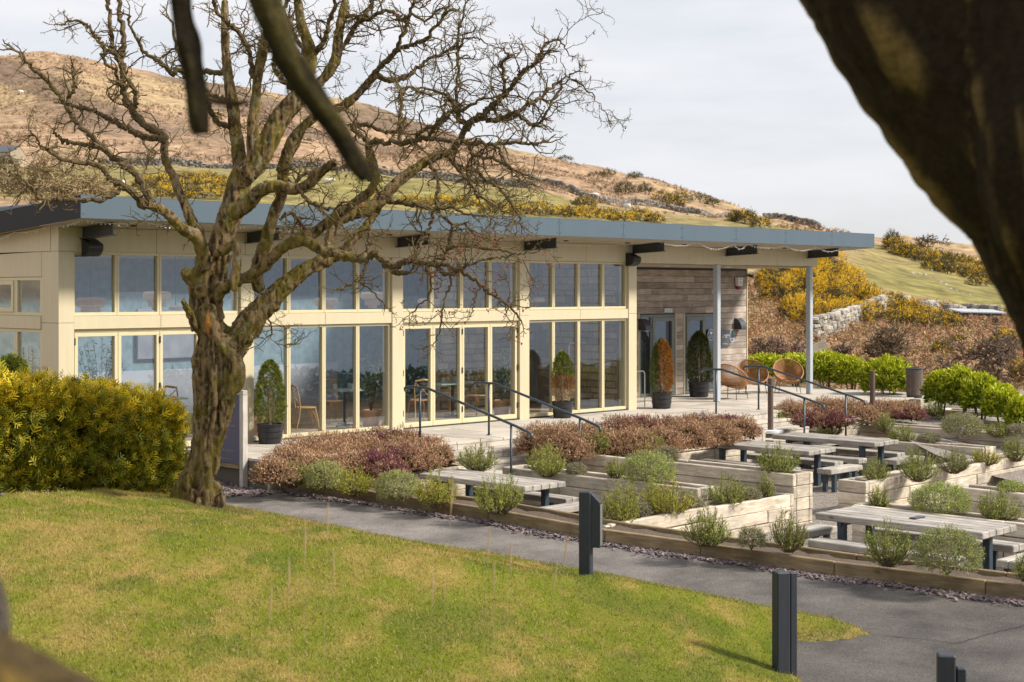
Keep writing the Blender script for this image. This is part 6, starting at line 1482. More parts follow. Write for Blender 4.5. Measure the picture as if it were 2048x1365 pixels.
stone_wall([(200,0),(300,0),(400,0),(480,0),(600,0),(700,0),(800,0),(900,0),(1000,0),(1060,0)], 0.95, 'long grey dry-stone wall across the hill field behind the hawthorn', 901, .42, dist=178)
stone_wall([(1060,362),(1100,372),(1140,384),(1170,398),(1200,406),(1260,414),(1330,424),(1400,430),(1470,436)], 0.9, 'dry-stone wall running down the hill field to the right', 902, .42, r0=130)
stone_wall([(1530,440),(1560,442),(1590,447),(1620,455),(1640,462)], 0.9, 'dry-stone wall on the low ridge above the roof end', 903, .45, r0=160)
stone_wall([(1625,66),(1660,68),(1700,73),(1740,78),(1790,83),(1815,85)], 1.0, 'pale tumbled dry-stone wall below the big gorse thicket', 904, .3, dist=-1)
stone_wall([(1848,86),(1874,88)], .7, 'short broken stretch of dry-stone wall right of the gorse row', 905, .3, dist=-1)
stone_wall([(1893,86),(1930,88),(1970,88),(2000,87)], .8, 'broken dry-stone wall near the white roof', 906, .3, dist=-1)
# loose pale boulders on the field slope
rng = np.random.default_rng(17)
def boulder(px, py, s, label, grp, r0=60):
    b = G_row(px, py, r0); dep = depth_of(b[0], b[1]); r = s*.5*dep/F_PX; V = MB().lathe([(.001, -.8), (.75, -.5), (1, 0), (.7, .6), (.001, .85)], sides=8); v = V.v[0]
    v = v*(1 + .35*(fbm(v[:, 0]*1.3+px, v[:, 1]*1.3, v[:, 2]*1.3, 2, 3)[:, None]-.5)*2)*np.array((r*1.3, r, r*.8)) + b; V.v[0] = v
    tag(obj('boulder', V, MT['rock'], smooth=False), label, 'boulder', grp)
BL = [(1825,549,8),(1838,552,9),(1850,555,8),(1870,562,8),(1880,568,10),(1890,575,10),(1900,580,9),(1912,586,8),(1925,590,7),(1940,591,6)]
for (px, py, s), r_ in zip(BL, ranks([q[0] for q in BL])): boulder(px, py, s, 'pale boulder in the line of stones down the far field, ' + r_, 'boulders in the far field')
BL = [(385,215,8),(395,222,9),(410,228,9),(425,232,8),(440,222,7),(360,235,8),(375,240,7),(450,235,6),(400,245,6)]
for (px, py, s), r_ in zip(BL, ranks([q[0] for q in BL])): boulder(px, py, s, 'grey rock in the dark outcrop high on the hill, ' + r_, 'hillside outcrop rocks', 200)
BL = [(1935,478,12),(1955,482,12),(1925,486,9),(1968,490,9)]
for (px, py, s), r_ in zip(BL, ranks([q[0] for q in BL])): boulder(px, py, s, 'rock on the crest beside the dark leaning trunk, ' + r_, 'crest rocks', 150)
# sheep
def sheep(px, py, label):
    b = G_row(px, py, 100); t = thing('sheep', label, 'sheep', b, 'sheep on the hill', rz=float(rng.uniform(0, 6))); P = [(-.5, 0, .55), (-.3, 0, .62), (.1, 0, .63), (.42, 0, .62), (.58, 0, .72), (.75, 0, .74), (.9, 0, .66)]
    mb = MB().tube(P, [.16, .27, .29, .25, .13, .11, .06], 10)
    for x in (-.3, .32):
        for y in (-.12, .12): mb.tube([(x, y, .45), (x+.01, y, .22), (x, y, 0)], [.06, .04, .035], 6)
    obj('body', mb, MT['wool'], t, local=True, smooth=True)
for px, py, l in ((655, 378, 'white sheep grazing just above the skylight behind the tree'), (245, 385, 'white sheep beside the gorse above the left roof'), (43, 192, 'small white sheep high on the hill at far left'), (1190, 400, 'white sheep beside the hill wall'), (1255, 424, 'white sheep on the green field right of mid picture'), (1540, 512, 'white sheep near the porch roof')): sheep(px, py, l)
# stone house at the far left, metal roof at the right
h = G_row(-30, 335, 60); hb = thing('stone_house', 'pale stone house with a dark window at the left edge', 'house', h); k = depth_of(h[0], h[1])/F_PX
def hx(a, b_, c_): return h + np.array((RGT[0]*a + FWD[0]*b_, RGT[1]*a + FWD[1]*b_, c_))
def prism(w0, w1, d0, d1, z0, z1, ridge):
    return np.array([hx(w0,d0,z0),hx(w1,d0,z0),hx(w1,d1,z0),hx(w0,d1,z0),hx(w0,d0,z1),hx(w1,d0,z1),hx(w1,d1,z1),hx(w0,d1,z1),hx(w0,(d0+d1)/2,ridge),hx(w1,(d0+d1)/2,ridge)])
u = k
V = prism(-60*u, 50*u, 0, 6, -2, 28*u, 46*u); obj('wall', MB().add(V, [np.array([(0,1,5,4),(1,2,6,5),(2,3,7,6),(3,0,4,7)]), np.array([(5,6,9),(7,4,8)])]), MT['stone'], hb)
rf = V[[4,5,9,8,6,7]] + np.array((0, 0, .08)); obj('roof', MB().add(rf, np.array([(0,1,2,3),(2,4,5,3)])), MT['steel'], hb)
V = prism(50*u+.01, 68*u, 0, 4, -2, 16*u, 20*u); obj('side_wall', MB().add(V, [np.array([(0,1,5,4),(1,2,6,5),(2,3,7,6),(3,0,4,7)]), np.array([(5,6,9),(7,4,8)])]), MT['stone'], hb)
V = np.array([hx(36*u,-.05,2*u),hx(41*u,-.05,2*u),hx(41*u,-.05,16*u),hx(36*u,-.05,16*u),hx(36*u,.02,2*u),hx(41*u,.02,2*u),hx(41*u,.02,16*u),hx(36*u,.02,16*u)]); obj('window', MB().add(V, np.array([(0,1,2,3),(0,4,5,1),(1,5,6,2),(2,6,7,3),(3,7,4,0)])), MT['black'], hb)
s = G_row(1965, 640, 66); sh = thing('metal_shed', 'low shed with a pale metal roof just left of the dark trunk', 'shed', s)
def sx_(a, b_, c_): return s + np.array((RGT[0]*a + FWD[0]*b_, RGT[1]*a + FWD[1]*b_, c_))
obj('wall', MB().add([sx_(-1,0,-.5),sx_(1,0,-.5),sx_(1,2,-.5),sx_(-1,2,-.5),sx_(-1,0,.35),sx_(1,0,.35),sx_(1,2,.35),sx_(-1,2,.35)], np.array([(0,1,5,4),(1,2,6,5),(2,3,7,6),(3,0,4,7)])), MT['steel'], sh)
obj('roof', MB().add([sx_(-1.2,-.2,.36),sx_(1.2,-.2,.30),sx_(1.2,2.2,.44),sx_(-1.2,2.2,.5),sx_(-1.2,-.2,.42),sx_(1.2,-.2,.36),sx_(1.2,2.2,.5),sx_(-1.2,2.2,.56)], np.array([(0,3,2,1),(4,5,6,7),(0,1,5,4),(1,2,6,5),(2,3,7,6),(3,0,4,7)])), MT['grey_post'], sh)
# pale boarded crate behind the shrubs by the end column
c0 = P_D(1608, 712, 47.5); cr = thing('tilted_board', 'pale tilted timber board behind the shrub by the end column', 'board', c0)
for k in (0, 1): piece('plank', .75, .03, .34, c0 + np.array((RGT[0]*(k-.5)*.78, RGT[1]*(k-.5)*.78, (k-.5)*.42)), math.atan2(RGT[1], RGT[0]), MT['sleeper'], cr, tilt=-.5, b=.006)
# bracken litter on the bank: tufts too many to count
k = 9000; px = rng.uniform(1480, 2060, k); rr_ = rng.uniform(46, 100, k); P = np.array([G_at(a, b) for a, b in zip(px, rr_)])
mb = MB(); scatter(mb, SPR_V, SPR_T, P, frames(np.stack([rng.normal(0, .7, k), rng.normal(0, .7, k), np.ones(k)*.6], -1), rng), rng.uniform(.25, .6, k), pick([(.38, .21, .12), (.32, .17, .095), (.40, .27, .14), (.25, .15, .08), (.22, .19, .06)], k, rng))
tag(obj('bracken', mb, MT['needle']), 'dead brown bracken covering the bank behind the shrubs', 'bracken', kind='stuff')
k = 24000; px = rng.uniform(-40, 1700, k); rr_ = rng.uniform(185, 395, k); P = np.array([G_at(a, b) for a, b in zip(px, rr_)])
cl = fbm(P[:, 0]/14, P[:, 1]/14, 0, 4, 99); m = cl > .5; P = P[m]; k = len(P)
mb = MB(); scatter(mb, SPR_V, SPR_T, P, frames(np.stack([rng.normal(0, .6, k), rng.normal(0, .6, k), np.ones(k)*.6], -1), rng), rng.uniform(.4, 1.1, k)[:, None]*np.array((1.4, 1.4, .8)), pick([(.36, .235, .155), (.31, .20, .13), (.34, .25, .135), (.22, .155, .095)], k, rng))
tag(obj('moor_tussocks', mb, MT['needle']), 'brown tussocks and dead bracken over the open hillside', 'bracken', kind='stuff')
# ------------------------------------------------------------------ lettering
def text_mesh(s, size, shear=0.0, spacing=1.0):
    cu = bpy.data.curves.new('lettering', 'FONT'); cu.body = s; cu.size = size; cu.shear = shear; cu.space_character = spacing; cu.extrude = .0008; cu.resolution_u = 3
    o = bpy.data.objects.new('tmp_text', cu); COL.objects.link(o); dg = bpy.context.evaluated_depsgraph_get(); dg.update()
    me = bpy.data.meshes.new_from_object(o.evaluated_get(dg)); bpy.data.objects.remove(o)
    co = np.zeros(len(me.vertices)*3, np.float32); me.vertices.foreach_get('co', co); return me, co.reshape(-1, 3)
def put_text(s, size, origin, ux, uy, un, mat, parent, shear=0.0, spacing=1.0, align='l'):
    me, co = text_mesh(s, size, shear, spacing); co = co.astype(float)
    if align == 'r': co[:, 0] -= co[:, 0].max()
    if align == 'c': co[:, 0] -= (co[:, 0].max() + co[:, 0].min())/2
    w = np.array(origin) + co[:, :1]*np.array(ux) + co[:, 1:2]*np.array(uy) + co[:, 2:3]*np.array(un)
    me.vertices.foreach_set('co', w.astype(np.float32).ravel()); me.update(); me.materials.clear()
    return obj('lettering', me, mat, parent)
def stroke(pts, r, origin, ux, uy, mat, parent, name='lettering', per=8):
    P = crspline(np.array([(a, b, 0) for a, b in pts], float), per) if len(pts) > 2 else np.array([(a, b, 0) for a, b in pts], float)
    W = np.array(origin) + P[:, :1]*np.array(ux) + P[:, 1:2]*np.array(uy)
    obj(name, MB().tube(W, r, 6), mat, parent)
MT['letter'] = mat_simple('pale_lettering', (.66, .64, .66), None, .5, 6); MT['letter_dim'] = mat_simple('faded_lettering', (.30, .29, .34), None, .5, 6)
# ------------------------------------------------------------------ sign board by the path
SX = 2.24; SB = thing('sign_board', 'slate-blue direction sign in a pale timber frame behind the hawthorn trunk', 'sign', (SX, -1.45, -.47))
MT['signwood'] = mat_wood('bleached_sign_post', (.50, .46, .42), (.40, .355, .31), (.58, .55, .52), (1, 12, 12), vary=.05)
piece('post', 1.60, .1, .1, (SX, -2.05, .23), 0, MT['signwood'], SB, tilt=math.pi/2, b=.006); piece('post', 1.60, .1, .1, (SX, -.85, .23), 0, MT['signwood'], SB, tilt=math.pi/2, b=.006)
piece('top_rail', 1.296, .098, .08, (SX, -1.45, 1.072), math.pi/2, MT['signwood'], SB, b=.006); piece('bottom_rail', 1.096, .07, .07, (SX, -1.45, -.155), math.pi/2, MT['edging'], SB, b=.006)
obj('panel', MB().cbox(SX-.02, SX+.01, -1.998, -.902, -.115, 1.028, .002), MT['sign_blue'], SB)
o_ = lambda y, z: (SX-.0225, y, z); ux, uy, un = (0, -1, 0), (0, 0, 1), (-1, 0, 0)
for off, sc in ((0, 1),):
    yb = -1.20; zb = .80
    L = [(0,.16),(-.03,.2),(-.02,.1),(-.06,-.02),(0,0),(.05,.0)]
    stroke([(0,.17),(-.035,.2),(-.03,.08),(-.05,0),(0,-.005),(.06,.02)], .0055, o_(yb+.02, zb), ux, uy, MT['letter'], SB)
    x = .09
    for ch in 'aggan':
        if ch == 'a': s = [(.055,.055),(.02,.06),(0,.025),(.02,0),(.05,.03),(.058,.055),(.055,.01),(.08,.01)]
        elif ch == 'g': s = [(.055,.055),(.02,.06),(0,.025),(.02,0),(.05,.03),(.058,.055),(.05,-.05),(.01,-.07),(.02,-.03),(.09,.02)]
        else: s = [(0,.05),(.005,.0),(.02,.05),(.05,.06),(.06,.01),(.09,-.005),(.14,.02),(.17,.06),(.155,.075),(.15,.05)]
        stroke([(x+a, b) for a, b in s], .0048, o_(yb+.02, zb), ux, uy, MT['letter'], SB); x += .10
put_text('Shop', .065, o_(-1.62, .57), ux, uy, un, MT['letter_dim'], SB); put_text('reception', .065, o_(-1.62, .50), ux, uy, un, MT['letter_dim'], SB)
stroke([(-.17, .58), (.02, .58)], .006, o_(-1.55, 0), ux, uy, MT['letter'], SB, 'arrow'); stroke([(-.12, .615), (-.17, .58), (-.12, .545)], .005, o_(-1.55, 0), ux, uy, MT['letter'], SB, 'arrow', 1)
stroke([(0, .17), (0, .40)], .006, o_(-1.47, 0), ux, uy, MT['letter'], SB, 'arrow'); stroke([(0, .40), (-.1, .40)], .006, o_(-1.47, 0), ux, uy, MT['letter'], SB, 'arrow'); stroke([(-.06, .435), (-.11, .40), (-.06, .365)], .006, o_(-1.47, 0), ux, uy, MT['letter'], SB, 'arrow', 1)
put_text('Cafe entrance', .068, o_(-1.80, .08), ux, uy, un, MT['letter_dim'], SB, align='r'); put_text('www.lagganlife.co.uk', .058, o_(-1.78, -.055), ux, uy, un, MT['letter_dim'], SB, align='r')
n = 1800; rng = np.random.default_rng(3); x = rng.uniform(1.5, 2.9, n); y = rng.uniform(-2.6, .2, n); chips('slate_bed', 'purple slate chippings under the sign board', x, y, path_z(x, y) + .012 + .02*rng.random(n), .04, .09)
# ------------------------------------------------------------------ things on the porch wall
WY = 2.405
def on_wall(px, py): p = P_Y(px, py, WY); return p[0], p[2]
def wall_lamp(px, py, label):
    x, z = on_wall(px, py); t = thing('wall_lamp', label, 'wall lamp', (x, WY, z), 'dark quarter-round wall lamps'); a = np.linspace(0, math.pi/2, 9); V = []
    for s in (-.13, .13):
        V += [(x+s, WY-.001, z-.12)] + [(x+s, WY - .25*math.sin(q), z-.12 + .30*math.cos(q)) for q in a]
    n = 10; Fq = [(i, i+1, n+i+1, n+i) for i in range(1, n-1)] + [(0, 1, n+1, n)]; mb = MB().add(V, [np.array(Fq), np.array([(0, i+1, i) for i in range(1, n-1)] + [(n, n+i, n+i+1) for i in range(1, n-1)])])
    obj('hood', mb, MT['steel'], t); obj('lens', MB().cbox(x-.11, x+.11, WY-.22, WY-.03, z-.13, z-.121, .002), MT['white'], t)
wall_lamp(1283, 652, 'dark quarter-round wall lamp left of the entrance door'); wall_lamp(1474, 650, 'dark quarter-round wall lamp right of the grey wall sign')
x, z = on_wall(1449, 677); sg = thing('wall_sign', 'dark grey rectangular sign on the clad wall', 'sign', (x, WY, z)); obj('panel', MB().cbox(x-.2, x+.2, WY-.03, WY-.012, z-.23, z+.23, .003), MT['sign_grey'], sg)
ux, uy, un = (1, 0, 0), (0, 0, 1), (0, -1, 0); og = (x-.13, WY-.032, z+.06)
stroke([(.03,.12),(.0,.13),(.01,.05),(-.01,-.02),(.03,-.01),(.06,.02)], .007, og, ux, uy, MT['letter'], sg); xx = .075
for ch in 'aggan':
    s = {'a': [(.03,.04),(.01,.04),(0,.02),(.01,0),(.03,.03),(.035,.005),(.045,.01)], 'g': [(.03,.04),(.01,.04),(0,.02),(.01,0),(.03,.03),(.03,-.04),(.0,-.04),(.045,.01)], 'n': [(0,.04),(.005,0),(.015,.04),(.03,.04),(.035,0),(.06,.01),(.08,.045)]}[ch]
    stroke([(xx+a, b) for a, b in s], .0055, og, ux, uy, MT['letter'], sg); xx += .043
stroke([(-.01, -.045), (.27, -.045)], .003, og, ux, uy, MT['letter'], sg, 'rule'); put_text('Shop  Cafe  Parks', .034, (x, WY-.032, z-.045), ux, uy, un, MT['letter_dim'], sg, align='c'); put_text('Reception', .055, (x, WY-.032, z-.16), ux, uy, un, MT['letter'], sg, align='c')
def badge(px, py, rx, rz, label, y=WY):
    p = P_Y(px, py, y); t = thing('award_badge', label, 'badge', p, 'oval award badges'); a = np.linspace(0, 2*math.pi, 28, endpoint=False)
    def ell(s, dy, dz=0, f=1.0): return [(p[0] + s*rx*math.cos(q), y-dy, p[2] + dz + f*s*rz*math.sin(q)) for q in a]
    def disc(nm, s, dy, m, dz=0, f=1.0):
        V = ell(s, dy, dz, f) + ell(s, dy-.008, dz, f) + [(p[0], y-dy, p[2]+dz)]; i = np.arange(28); j = (i+1) % 28
        obj(nm, MB().add(V, [np.stack([np.full(28, 56), i, j], -1)[:, ::-1]*1, np.stack([i, j, j+28, i+28], -1)]), m, t)
    disc('rim', 1.0, .018, MT['white']); disc('face', .88, .021, MT['badge_blue']); disc('emblem', .42, .024, MT['badge_green'] if rx < .14 else MT['white'], rz*.32, .7)
    put_text('2023', rx*.6, (p[0], y-.0235, p[2]-rz*.55), (1, 0, 0), (0, 0, 1), (0, -1, 0), MT['white'], t, align='c')
badge(1463, 672, .10, .18, 'blue oval award badge right of the grey wall sign'); badge(1421, 670, .15, .15, 'round blue badge on the glass left of the porch column', 2.395)
x, z = on_wall(1474, 566); al = thing('alarm_box', 'white alarm box with a red base high on the clad wall', 'alarm', (x, WY, z))
def wedge(x0, x1, xb0, xb1, z0, z1, y0, y1): return MB().add([(xb0,y1,z0),(xb1,y1,z0),(xb1,y0,z0),(xb0,y0,z0),(x0,y1,z1),(x1,y1,z1),(x1,y0,z1),(x0,y0,z1)], np.array([(0,3,2,1),(4,5,6,7),(0,1,5,4),(1,2,6,5),(2,3,7,6),(3,0,4,7)]))
obj('body', wedge(x-.12, x+.12, x-.085, x+.085, z-.09, z+.14, WY-.02, WY-.12), MT['white'], al); obj('strobe', wedge(x-.083, x+.083, x-.04, x+.04, z-.18, z-.091, WY-.02, WY-.10), MT['red'], al); obj('back_plate', wedge(x-.14, x+.125, x-.05, x+.045, z-.17, z+.15, WY-.001, WY-.02), MT['red'], al)
put_text('SECURITY', .035, (x, WY-.1225, z+.085), ux, uy, un, MT['red'], al, align='c'); stroke([(0, -.05), (.03, .0), (0, .05), (-.03, 0), (0, -.05)], .004, (x, WY-.122, z+.0), ux, uy, MT['red'], al, 'emblem', 1)
x, z = on_wall(1334, 621); em = thing('emergency_light', 'white emergency light over the entrance door', 'light', (x, WY, z)); obj('housing', MB().cbox(x-.16, x+.16, WY-.07, WY-.012, z-.055, z+.055, .02), MT['white'], em); obj('diffuser', MB().cbox(x-.14, x+.14, WY-.075, WY-.0705, z-.04, z+.03, .002), MT['grey_post'], em)
x, z = on_wall(1494, 551); cm = thing('security_camera', 'small dark security camera at the wall corner under the soffit', 'camera', (x, WY, z)); obj('body', MB().tube([(x-.02, WY-.05, z), (x+.02, WY-.2, z-.03)], [.04, .045], 10), MT['steel'], cm); obj('bracket', MB().tube([(x-.02, WY+.02, z+.03), (x-.02, WY-.05, z)], .015, 6), MT['steel'], cm)
# speakers under the eaves
for x, lab in ((.55, 'black wedge loudspeaker under the eaves at the left corner'), (14.42, 'black wedge loudspeaker under the eaves by the porch')):
    t = thing('loudspeaker', lab, 'loudspeaker', (x, -.2, 3.5), 'loudspeakers under the eaves'); a = np.linspace(-.3, math.pi*.62, 10); V = []
    for s in (-.13, .13): V += [(x+s, -.06, 3.62), (x+s, -.06, 3.33)] + [(x+s, -.08 - .22*math.sin(q)*.95 - .02, 3.47 - .15*math.cos(q)) for q in a]
    n = 12; obj('cabinet', MB().add(V, [np.array([(i, (i+1) % n, n+(i+1) % n, n+i) for i in range(n)]), np.arange(n)[None, ::-1], np.arange(n, 2*n)[None]]), MT['black'], t); obj('bracket', MB().cbox(x-.04, x+.04, -.1, -.056, 3.55, 3.62, .003), MT['steel'], t)
# string lights along the eaves
def string(pts, label, sag, sd):
    rng = np.random.default_rng(sd); t = thing('string_lights', label, 'string lights', pts[0], 'string lights under the eaves'); W = []; 
    for a, b in zip(pts[:-1], pts[1:]):
        a, b = np.array(a), np.array(b); u = np.linspace(0, 1, 14, endpoint=False)[:, None]; q = a*(1-u) + b*u; q[:, 2] -= (4*sag*u*(1-u))[:, 0]*rng.uniform(.6, 1.4); W.append(q)
    W = np.concatenate(W + [np.array(pts[-1:])]); obj('wire', MB().tube(W, .0035, 4, False), MT['white'], t)
    n = len(W)*2; i = rng.integers(0, len(W), n); mb = MB(); scatter(mb, IV, IQ, W[i] + rng.normal(0, .006, (n, 3)) - np.array((0, 0, .02)), frames(np.stack([rng.normal(0, .5, n), rng.normal(0, .5, n), -np.ones(n)], -1), rng), rng.uniform(.7, 1.2, n)[:, None]*np.array((.006, .006, .016))); b = obj('bulbs', mb, MT['white'], t); b['kind'] = 'stuff'
string([(x, -1.2, 3.875) for x in np.arange(-.2, 6.4, 1.1)], 'white string lights under the front eaves at left', .05, 1)
string([(-.2, y, roof_z(y, 0)-.01) for y in np.arange(-1.15, 4.5, 1.1)], 'white string lights along the dark left verge', .05, 2)
string([(11.2, -.1, 3.78), (14.1, -1.2, 3.86), (15.5, -1.2, 3.87), (16.9, -1.2, 3.87), (17.4, -1.2, 3.87), (19.0, -1.2, 3.87), (20.4, -1.2, 3.87), (21.6, -1.2, 3.87), (22.8, -1.2, 3.87)], 'white string lights looping under the porch eaves', .12, 3)
# ------------------------------------------------------------------ rattan tub chairs
def rattan(x, y, rz, label):
    t = thing('rattan_chair', label, 'chair', (x, y, 0), 'rattan tub chairs', rz); a = np.linspace(0, 2*math.pi, 41)
    # seen from its front (-Y): a tilted oval rim, cords to a small ring at the seat
    rim = np.stack([.40*np.cos(a), -.02 + .36*np.sin(a), .60 + .29*np.sin(a)], -1); obj('rim', MB().tube(rim, .018, 8, False), MT['rattan'], t, local=True, smooth=True)
    ring = np.stack([.13*np.cos(a), .02 + .10*np.sin(a), .33 + .015*np.sin(a)], -1); obj('seat_ring', MB().tube(ring, .012, 6, False), MT['rattan'], t, local=True)
    mb = MB()
    for k in range(0, 80):
        q = k*2*math.pi/80; r0 = np.array((.40*math.cos(q), -.02+.36*math.sin(q), .60+.29*math.sin(q))); r1 = np.array((.13*math.cos(q), .02+.10*math.sin(q), .33)); m = (r0+r1)/2 + np.array((.06*math.cos(q), .05*math.sin(q)+.03, -.07)); mb.tube(crspline([r0, m, r1], 3), .011, 4, False)
    obj('cords', mb, MT['rattan'], t, local=True); obj('seat', MB().lathe([(.001, .33), (.125, .33), (.13, .318), (.001, .315)], (0, .02, 0), 20), MT['rattan'], t, local=True)
    for sx in (-1, 1):
        for sy in (-1, 1): obj('leg', MB().tube([(sx*.24, .02+sy*.20, .36), (sx*.27, .02+sy*.24, .2), (sx*.30, .02+sy*.28, .004)], [.011, .010, .009], 8), MT['steel'], t, local=True)
    obj('frame', MB().tube([(-.24, -.18, .36), (.24, -.18, .36), (.24, .22, .36), (-.24, .22, .36), (-.24, -.18, .36)], .010, 8, False), MT['steel'], t, local=True)
rattan(18.95, .35, math.radians(95), 'rattan tub chair in profile just right of the porch column')
rattan(20.95, 1.15, math.radians(-35), 'rattan tub chair in the middle, facing the camera'); rattan(22.0, .75, math.radians(-45), 'rattan tub chair nearest the end column')
# litter bin
b = P_Z(1829, 796, -.02); bn = thing('litter_bin', 'round brown slatted litter bin at the end of the terrace', 'bin', b); obj('plinth', MB().cbox(b[0]-.4, b[0]+.4, b[1]-.4, b[1]+.4, b[2]-.3, b[2]+.001, .01), MT['paving'], bn)
obj('base', MB().lathe([(.001, .002), (.19, .002), (.20, .06), (.19, .06)], b, 28), MT['steel'], bn); obj('liner', MB().lathe([(.185, .05), (.185, .74), (.001, .74)], b, 28), MT['steel'], bn)
sm_ = MB().cbox(-.34, .34, -.023, .023, -.008, .008, .005).mesh('slat'); sm_.materials.append(MT['bin'])
for k in range(26):
    a = k*2*math.pi/26; s = bpy.data.objects.new('slat', sm_); COL.objects.link(s); s.location = b + np.array((math.cos(a)*.20, math.sin(a)*.20, .41)); s.rotation_euler = Matrix(((0, -math.sin(a), math.cos(a)), (0, math.cos(a), math.sin(a)), (-1, 0, 0))).to_euler(); s.parent = bn; s.matrix_parent_inverse = mtx(bn).inverted()
obj('lid', MB().lathe([(.15, .76), (.22, .745), (.225, .765), (.2, .78), (.15, .78), (.15, .76)], b, 28), MT['steel'], bn)
# rusty posts with drum bases
def rust_post(px, ytop, ybot, zb, label, drum):
    p = P_Z(px, ybot, zb); dep = depth_of(p[0], p[1]); zt = CAM[2] - (ytop-581)/F_PX*dep; t = thing('steel_post', label, 'post', (p[0], p[1], FL), 'rusty brown posts')
    obj('shaft', MB().tube([(p[0], p[1], FL), (p[0], p[1], zt)], .062, 16), MT['rust'], t, smooth=False)
    if drum: obj('drum', MB().lathe([(.001, FL), (.27, FL), (.27, zb-.02), (.001, zb-.02)], (p[0], p[1], 0), 28), MT['rust'], t); obj('drum_cap', MB().lathe([(.07, zb), (.28, zb), (.285, zb+.02), (.285, zb+.06), (.26, zb+.07), (.07, zb+.07)], (p[0], p[1], 0), 28), MT['white'], t)
rust_post(1541, 757, 866, -.36, 'front rusty brown post rising from a white-capped drum', True); rust_post(1745, 742, 840, -.25, 'rear rusty brown post behind the far handrail', False)
x, y = 14.98, .15; bf = thing('barrier_frame', 'white tubular barrier frame left of the rusty potted conifer', 'barrier', (x, y, 0)); obj('frame', MB().tube([(x-.25, y, .02), (x-.25, y, .80), (x-.2, y, .86), (x+.2, y, .86), (x+.25, y, .80), (x+.25, y, .02)], .014, 8), MT['white'], bf); obj('lower_bar', MB().tube([(x-.25, y, .14), (x+.25, y, .14)], .01, 8), MT['white'], bf)
# ------------------------------------------------------------------ inside the cafe, seen through the glass
def chair(px, Y, rz, label):
    x = P_Y(px, 700, Y)[0]; t = thing('bentwood_chair', label, 'chair', (x, Y, .004), 'bentwood chairs inside the cafe', rz)
    obj('seat', MB().lathe([(.001, .45), (.19, .455), (.205, .44), (.19, .425), (.001, .42)], sides=20), MT['bent'], t, local=True)
    for sx in (-1, 1):
        obj('leg', MB().tube([(sx*.15, -.14, .43), (sx*.18, -.19, .2), (sx*.19, -.21, .002)], [.017, .015, .012], 8), MT['bent'], t, local=True)
        obj('back_leg', MB().tube([(sx*.19, .26, .002), (sx*.16, .19, .25), (sx*.165, .17, .45), (sx*.19, .21, .70), (sx*.18, .25, .86)], [.012, .015, .016, .015, .013], 8), MT['bent'], t, local=True)
        obj('hoop', MB().tube(crspline([(sx*.18, -.18, .18), (sx*.15, -.1, .36), (0, -.05, .40)], 4), .009, 6), MT['bent'], t, local=True)
    obj('back_rail', MB().tube([(-.185, .245, .85), (0, .285, .88), (.185, .245, .85)], [.02, .024, .02], 8), MT['bent'], t, local=True)
    obj('cross', MB().tube(crspline([(-.17, .18, .5), (0, .235, .66), (.18, .235, .82)], 4), .010, 6).tube(crspline([(.17, .18, .5), (0, .245, .66), (-.18, .235, .82)], 4), .010, 6), MT['bent'], t, local=True)
def cafe_table(px, Y, label, L=.75):
    x = P_Y(px, 700, Y)[0]; t = thing('cafe_table', label, 'table', (x, Y, .004), 'tables inside the cafe'); obj('top', MB().cbox(-L/2, L/2, -.35, .35, .72, .75, .006), MT['tabletop'], t, local=True)
    obj('pedestal', MB().tube([(0, 0, .01), (0, 0, .72)], .035, 10), MT['steel'], t, local=True); obj('foot', MB().cbox(-.22, .22, -.03, .03, 0, .03, .005).cbox(-.03, .03, -.22, .22, .031, .05, .005), MT['steel'], t, local=True)
    for k, (a, b) in enumerate(((-.18, .1), (.1, -.12), (.2, .12))): g = tag(obj('glass_tumbler', MB().lathe([(.03, .755), (.036, .86), (.033, .86), (.027, .76), (.001, .76)], (x+a, Y+b, .004), 12), MT['white'] if k == 0 else MT['grey_post']), ['cup', 'tumbler', 'small vase'][k] + ' standing on the ' + label, 'tableware', 'tableware inside the cafe')
cafe_table(690, 1.3, 'green-topped table behind the second glazed bay'); chair(612, 1.25, math.radians(70), 'bentwood chair left of the table behind the second bay'); chair(668, 2.2, math.radians(-10), 'bentwood chair behind the table in the second bay'); chair(560, 2.6, math.radians(40), 'bentwood chair deep inside behind the potted conifer')
cafe_table(905, 1.4, 'longer green-topped table behind the folding doors by the handrail', 1.3); chair(838, 1.2, math.radians(160), 'bentwood chair left behind the folding doors by the handrail'); chair(952, 1.3, math.radians(-85), 'bentwood chair right behind the folding doors by the handrail'); chair(900, 2.3, 0, 'bentwood chair at the back of the longer table')
cafe_table(300, 1.8, 'green-topped table behind the folding doors left of the hawthorn', 1.2); chair(262, 2.6, .2, 'bentwood chair at the table left of the hawthorn trunk'); chair(345, 2.6, -.2, 'bentwood chair at the table just beside the hawthorn trunk')
def lamp(px, py, Y, sc, label, tiers=2):
    p = P_Y(px, py, Y); t = thing('pendant_lamp', label, 'pendant lamp', p, 'rope pendant lamps'); r = .27*sc; h = .17*sc
    prof = [(.001, h+.01), (r*.8, h), (r, h*.8), (r, h*.2), (r*.8, 0)]; 
    if tiers > 1: prof += [(r*.62, -.005), (r*.66, -h*.25), (r*.6, -h*.7)]
    if tiers > 2: prof += [(r*.38, -h*.72), (r*.36, -h*1.1), (.001, -h*1.1)]
    obj('shade', MB().lathe(prof, p, 28), MT['lampshade'], t, smooth=False); obj('cord', MB().tube([p + np.array((0, 0, h)), (p[0], p[1], 3.55)], .006, 5), MT['black'], t)
lamp(181, 615, 2.2, 1.0, 'wide rope pendant lamp behind the far left upper window'); lamp(314, 601, 2.6, 1.0, 'three-tier rope pendant lamp left of the hawthorn', 3); lamp(351, 621, 3.0, .5, 'small rope pendant lamp just left of the hawthorn', 1)
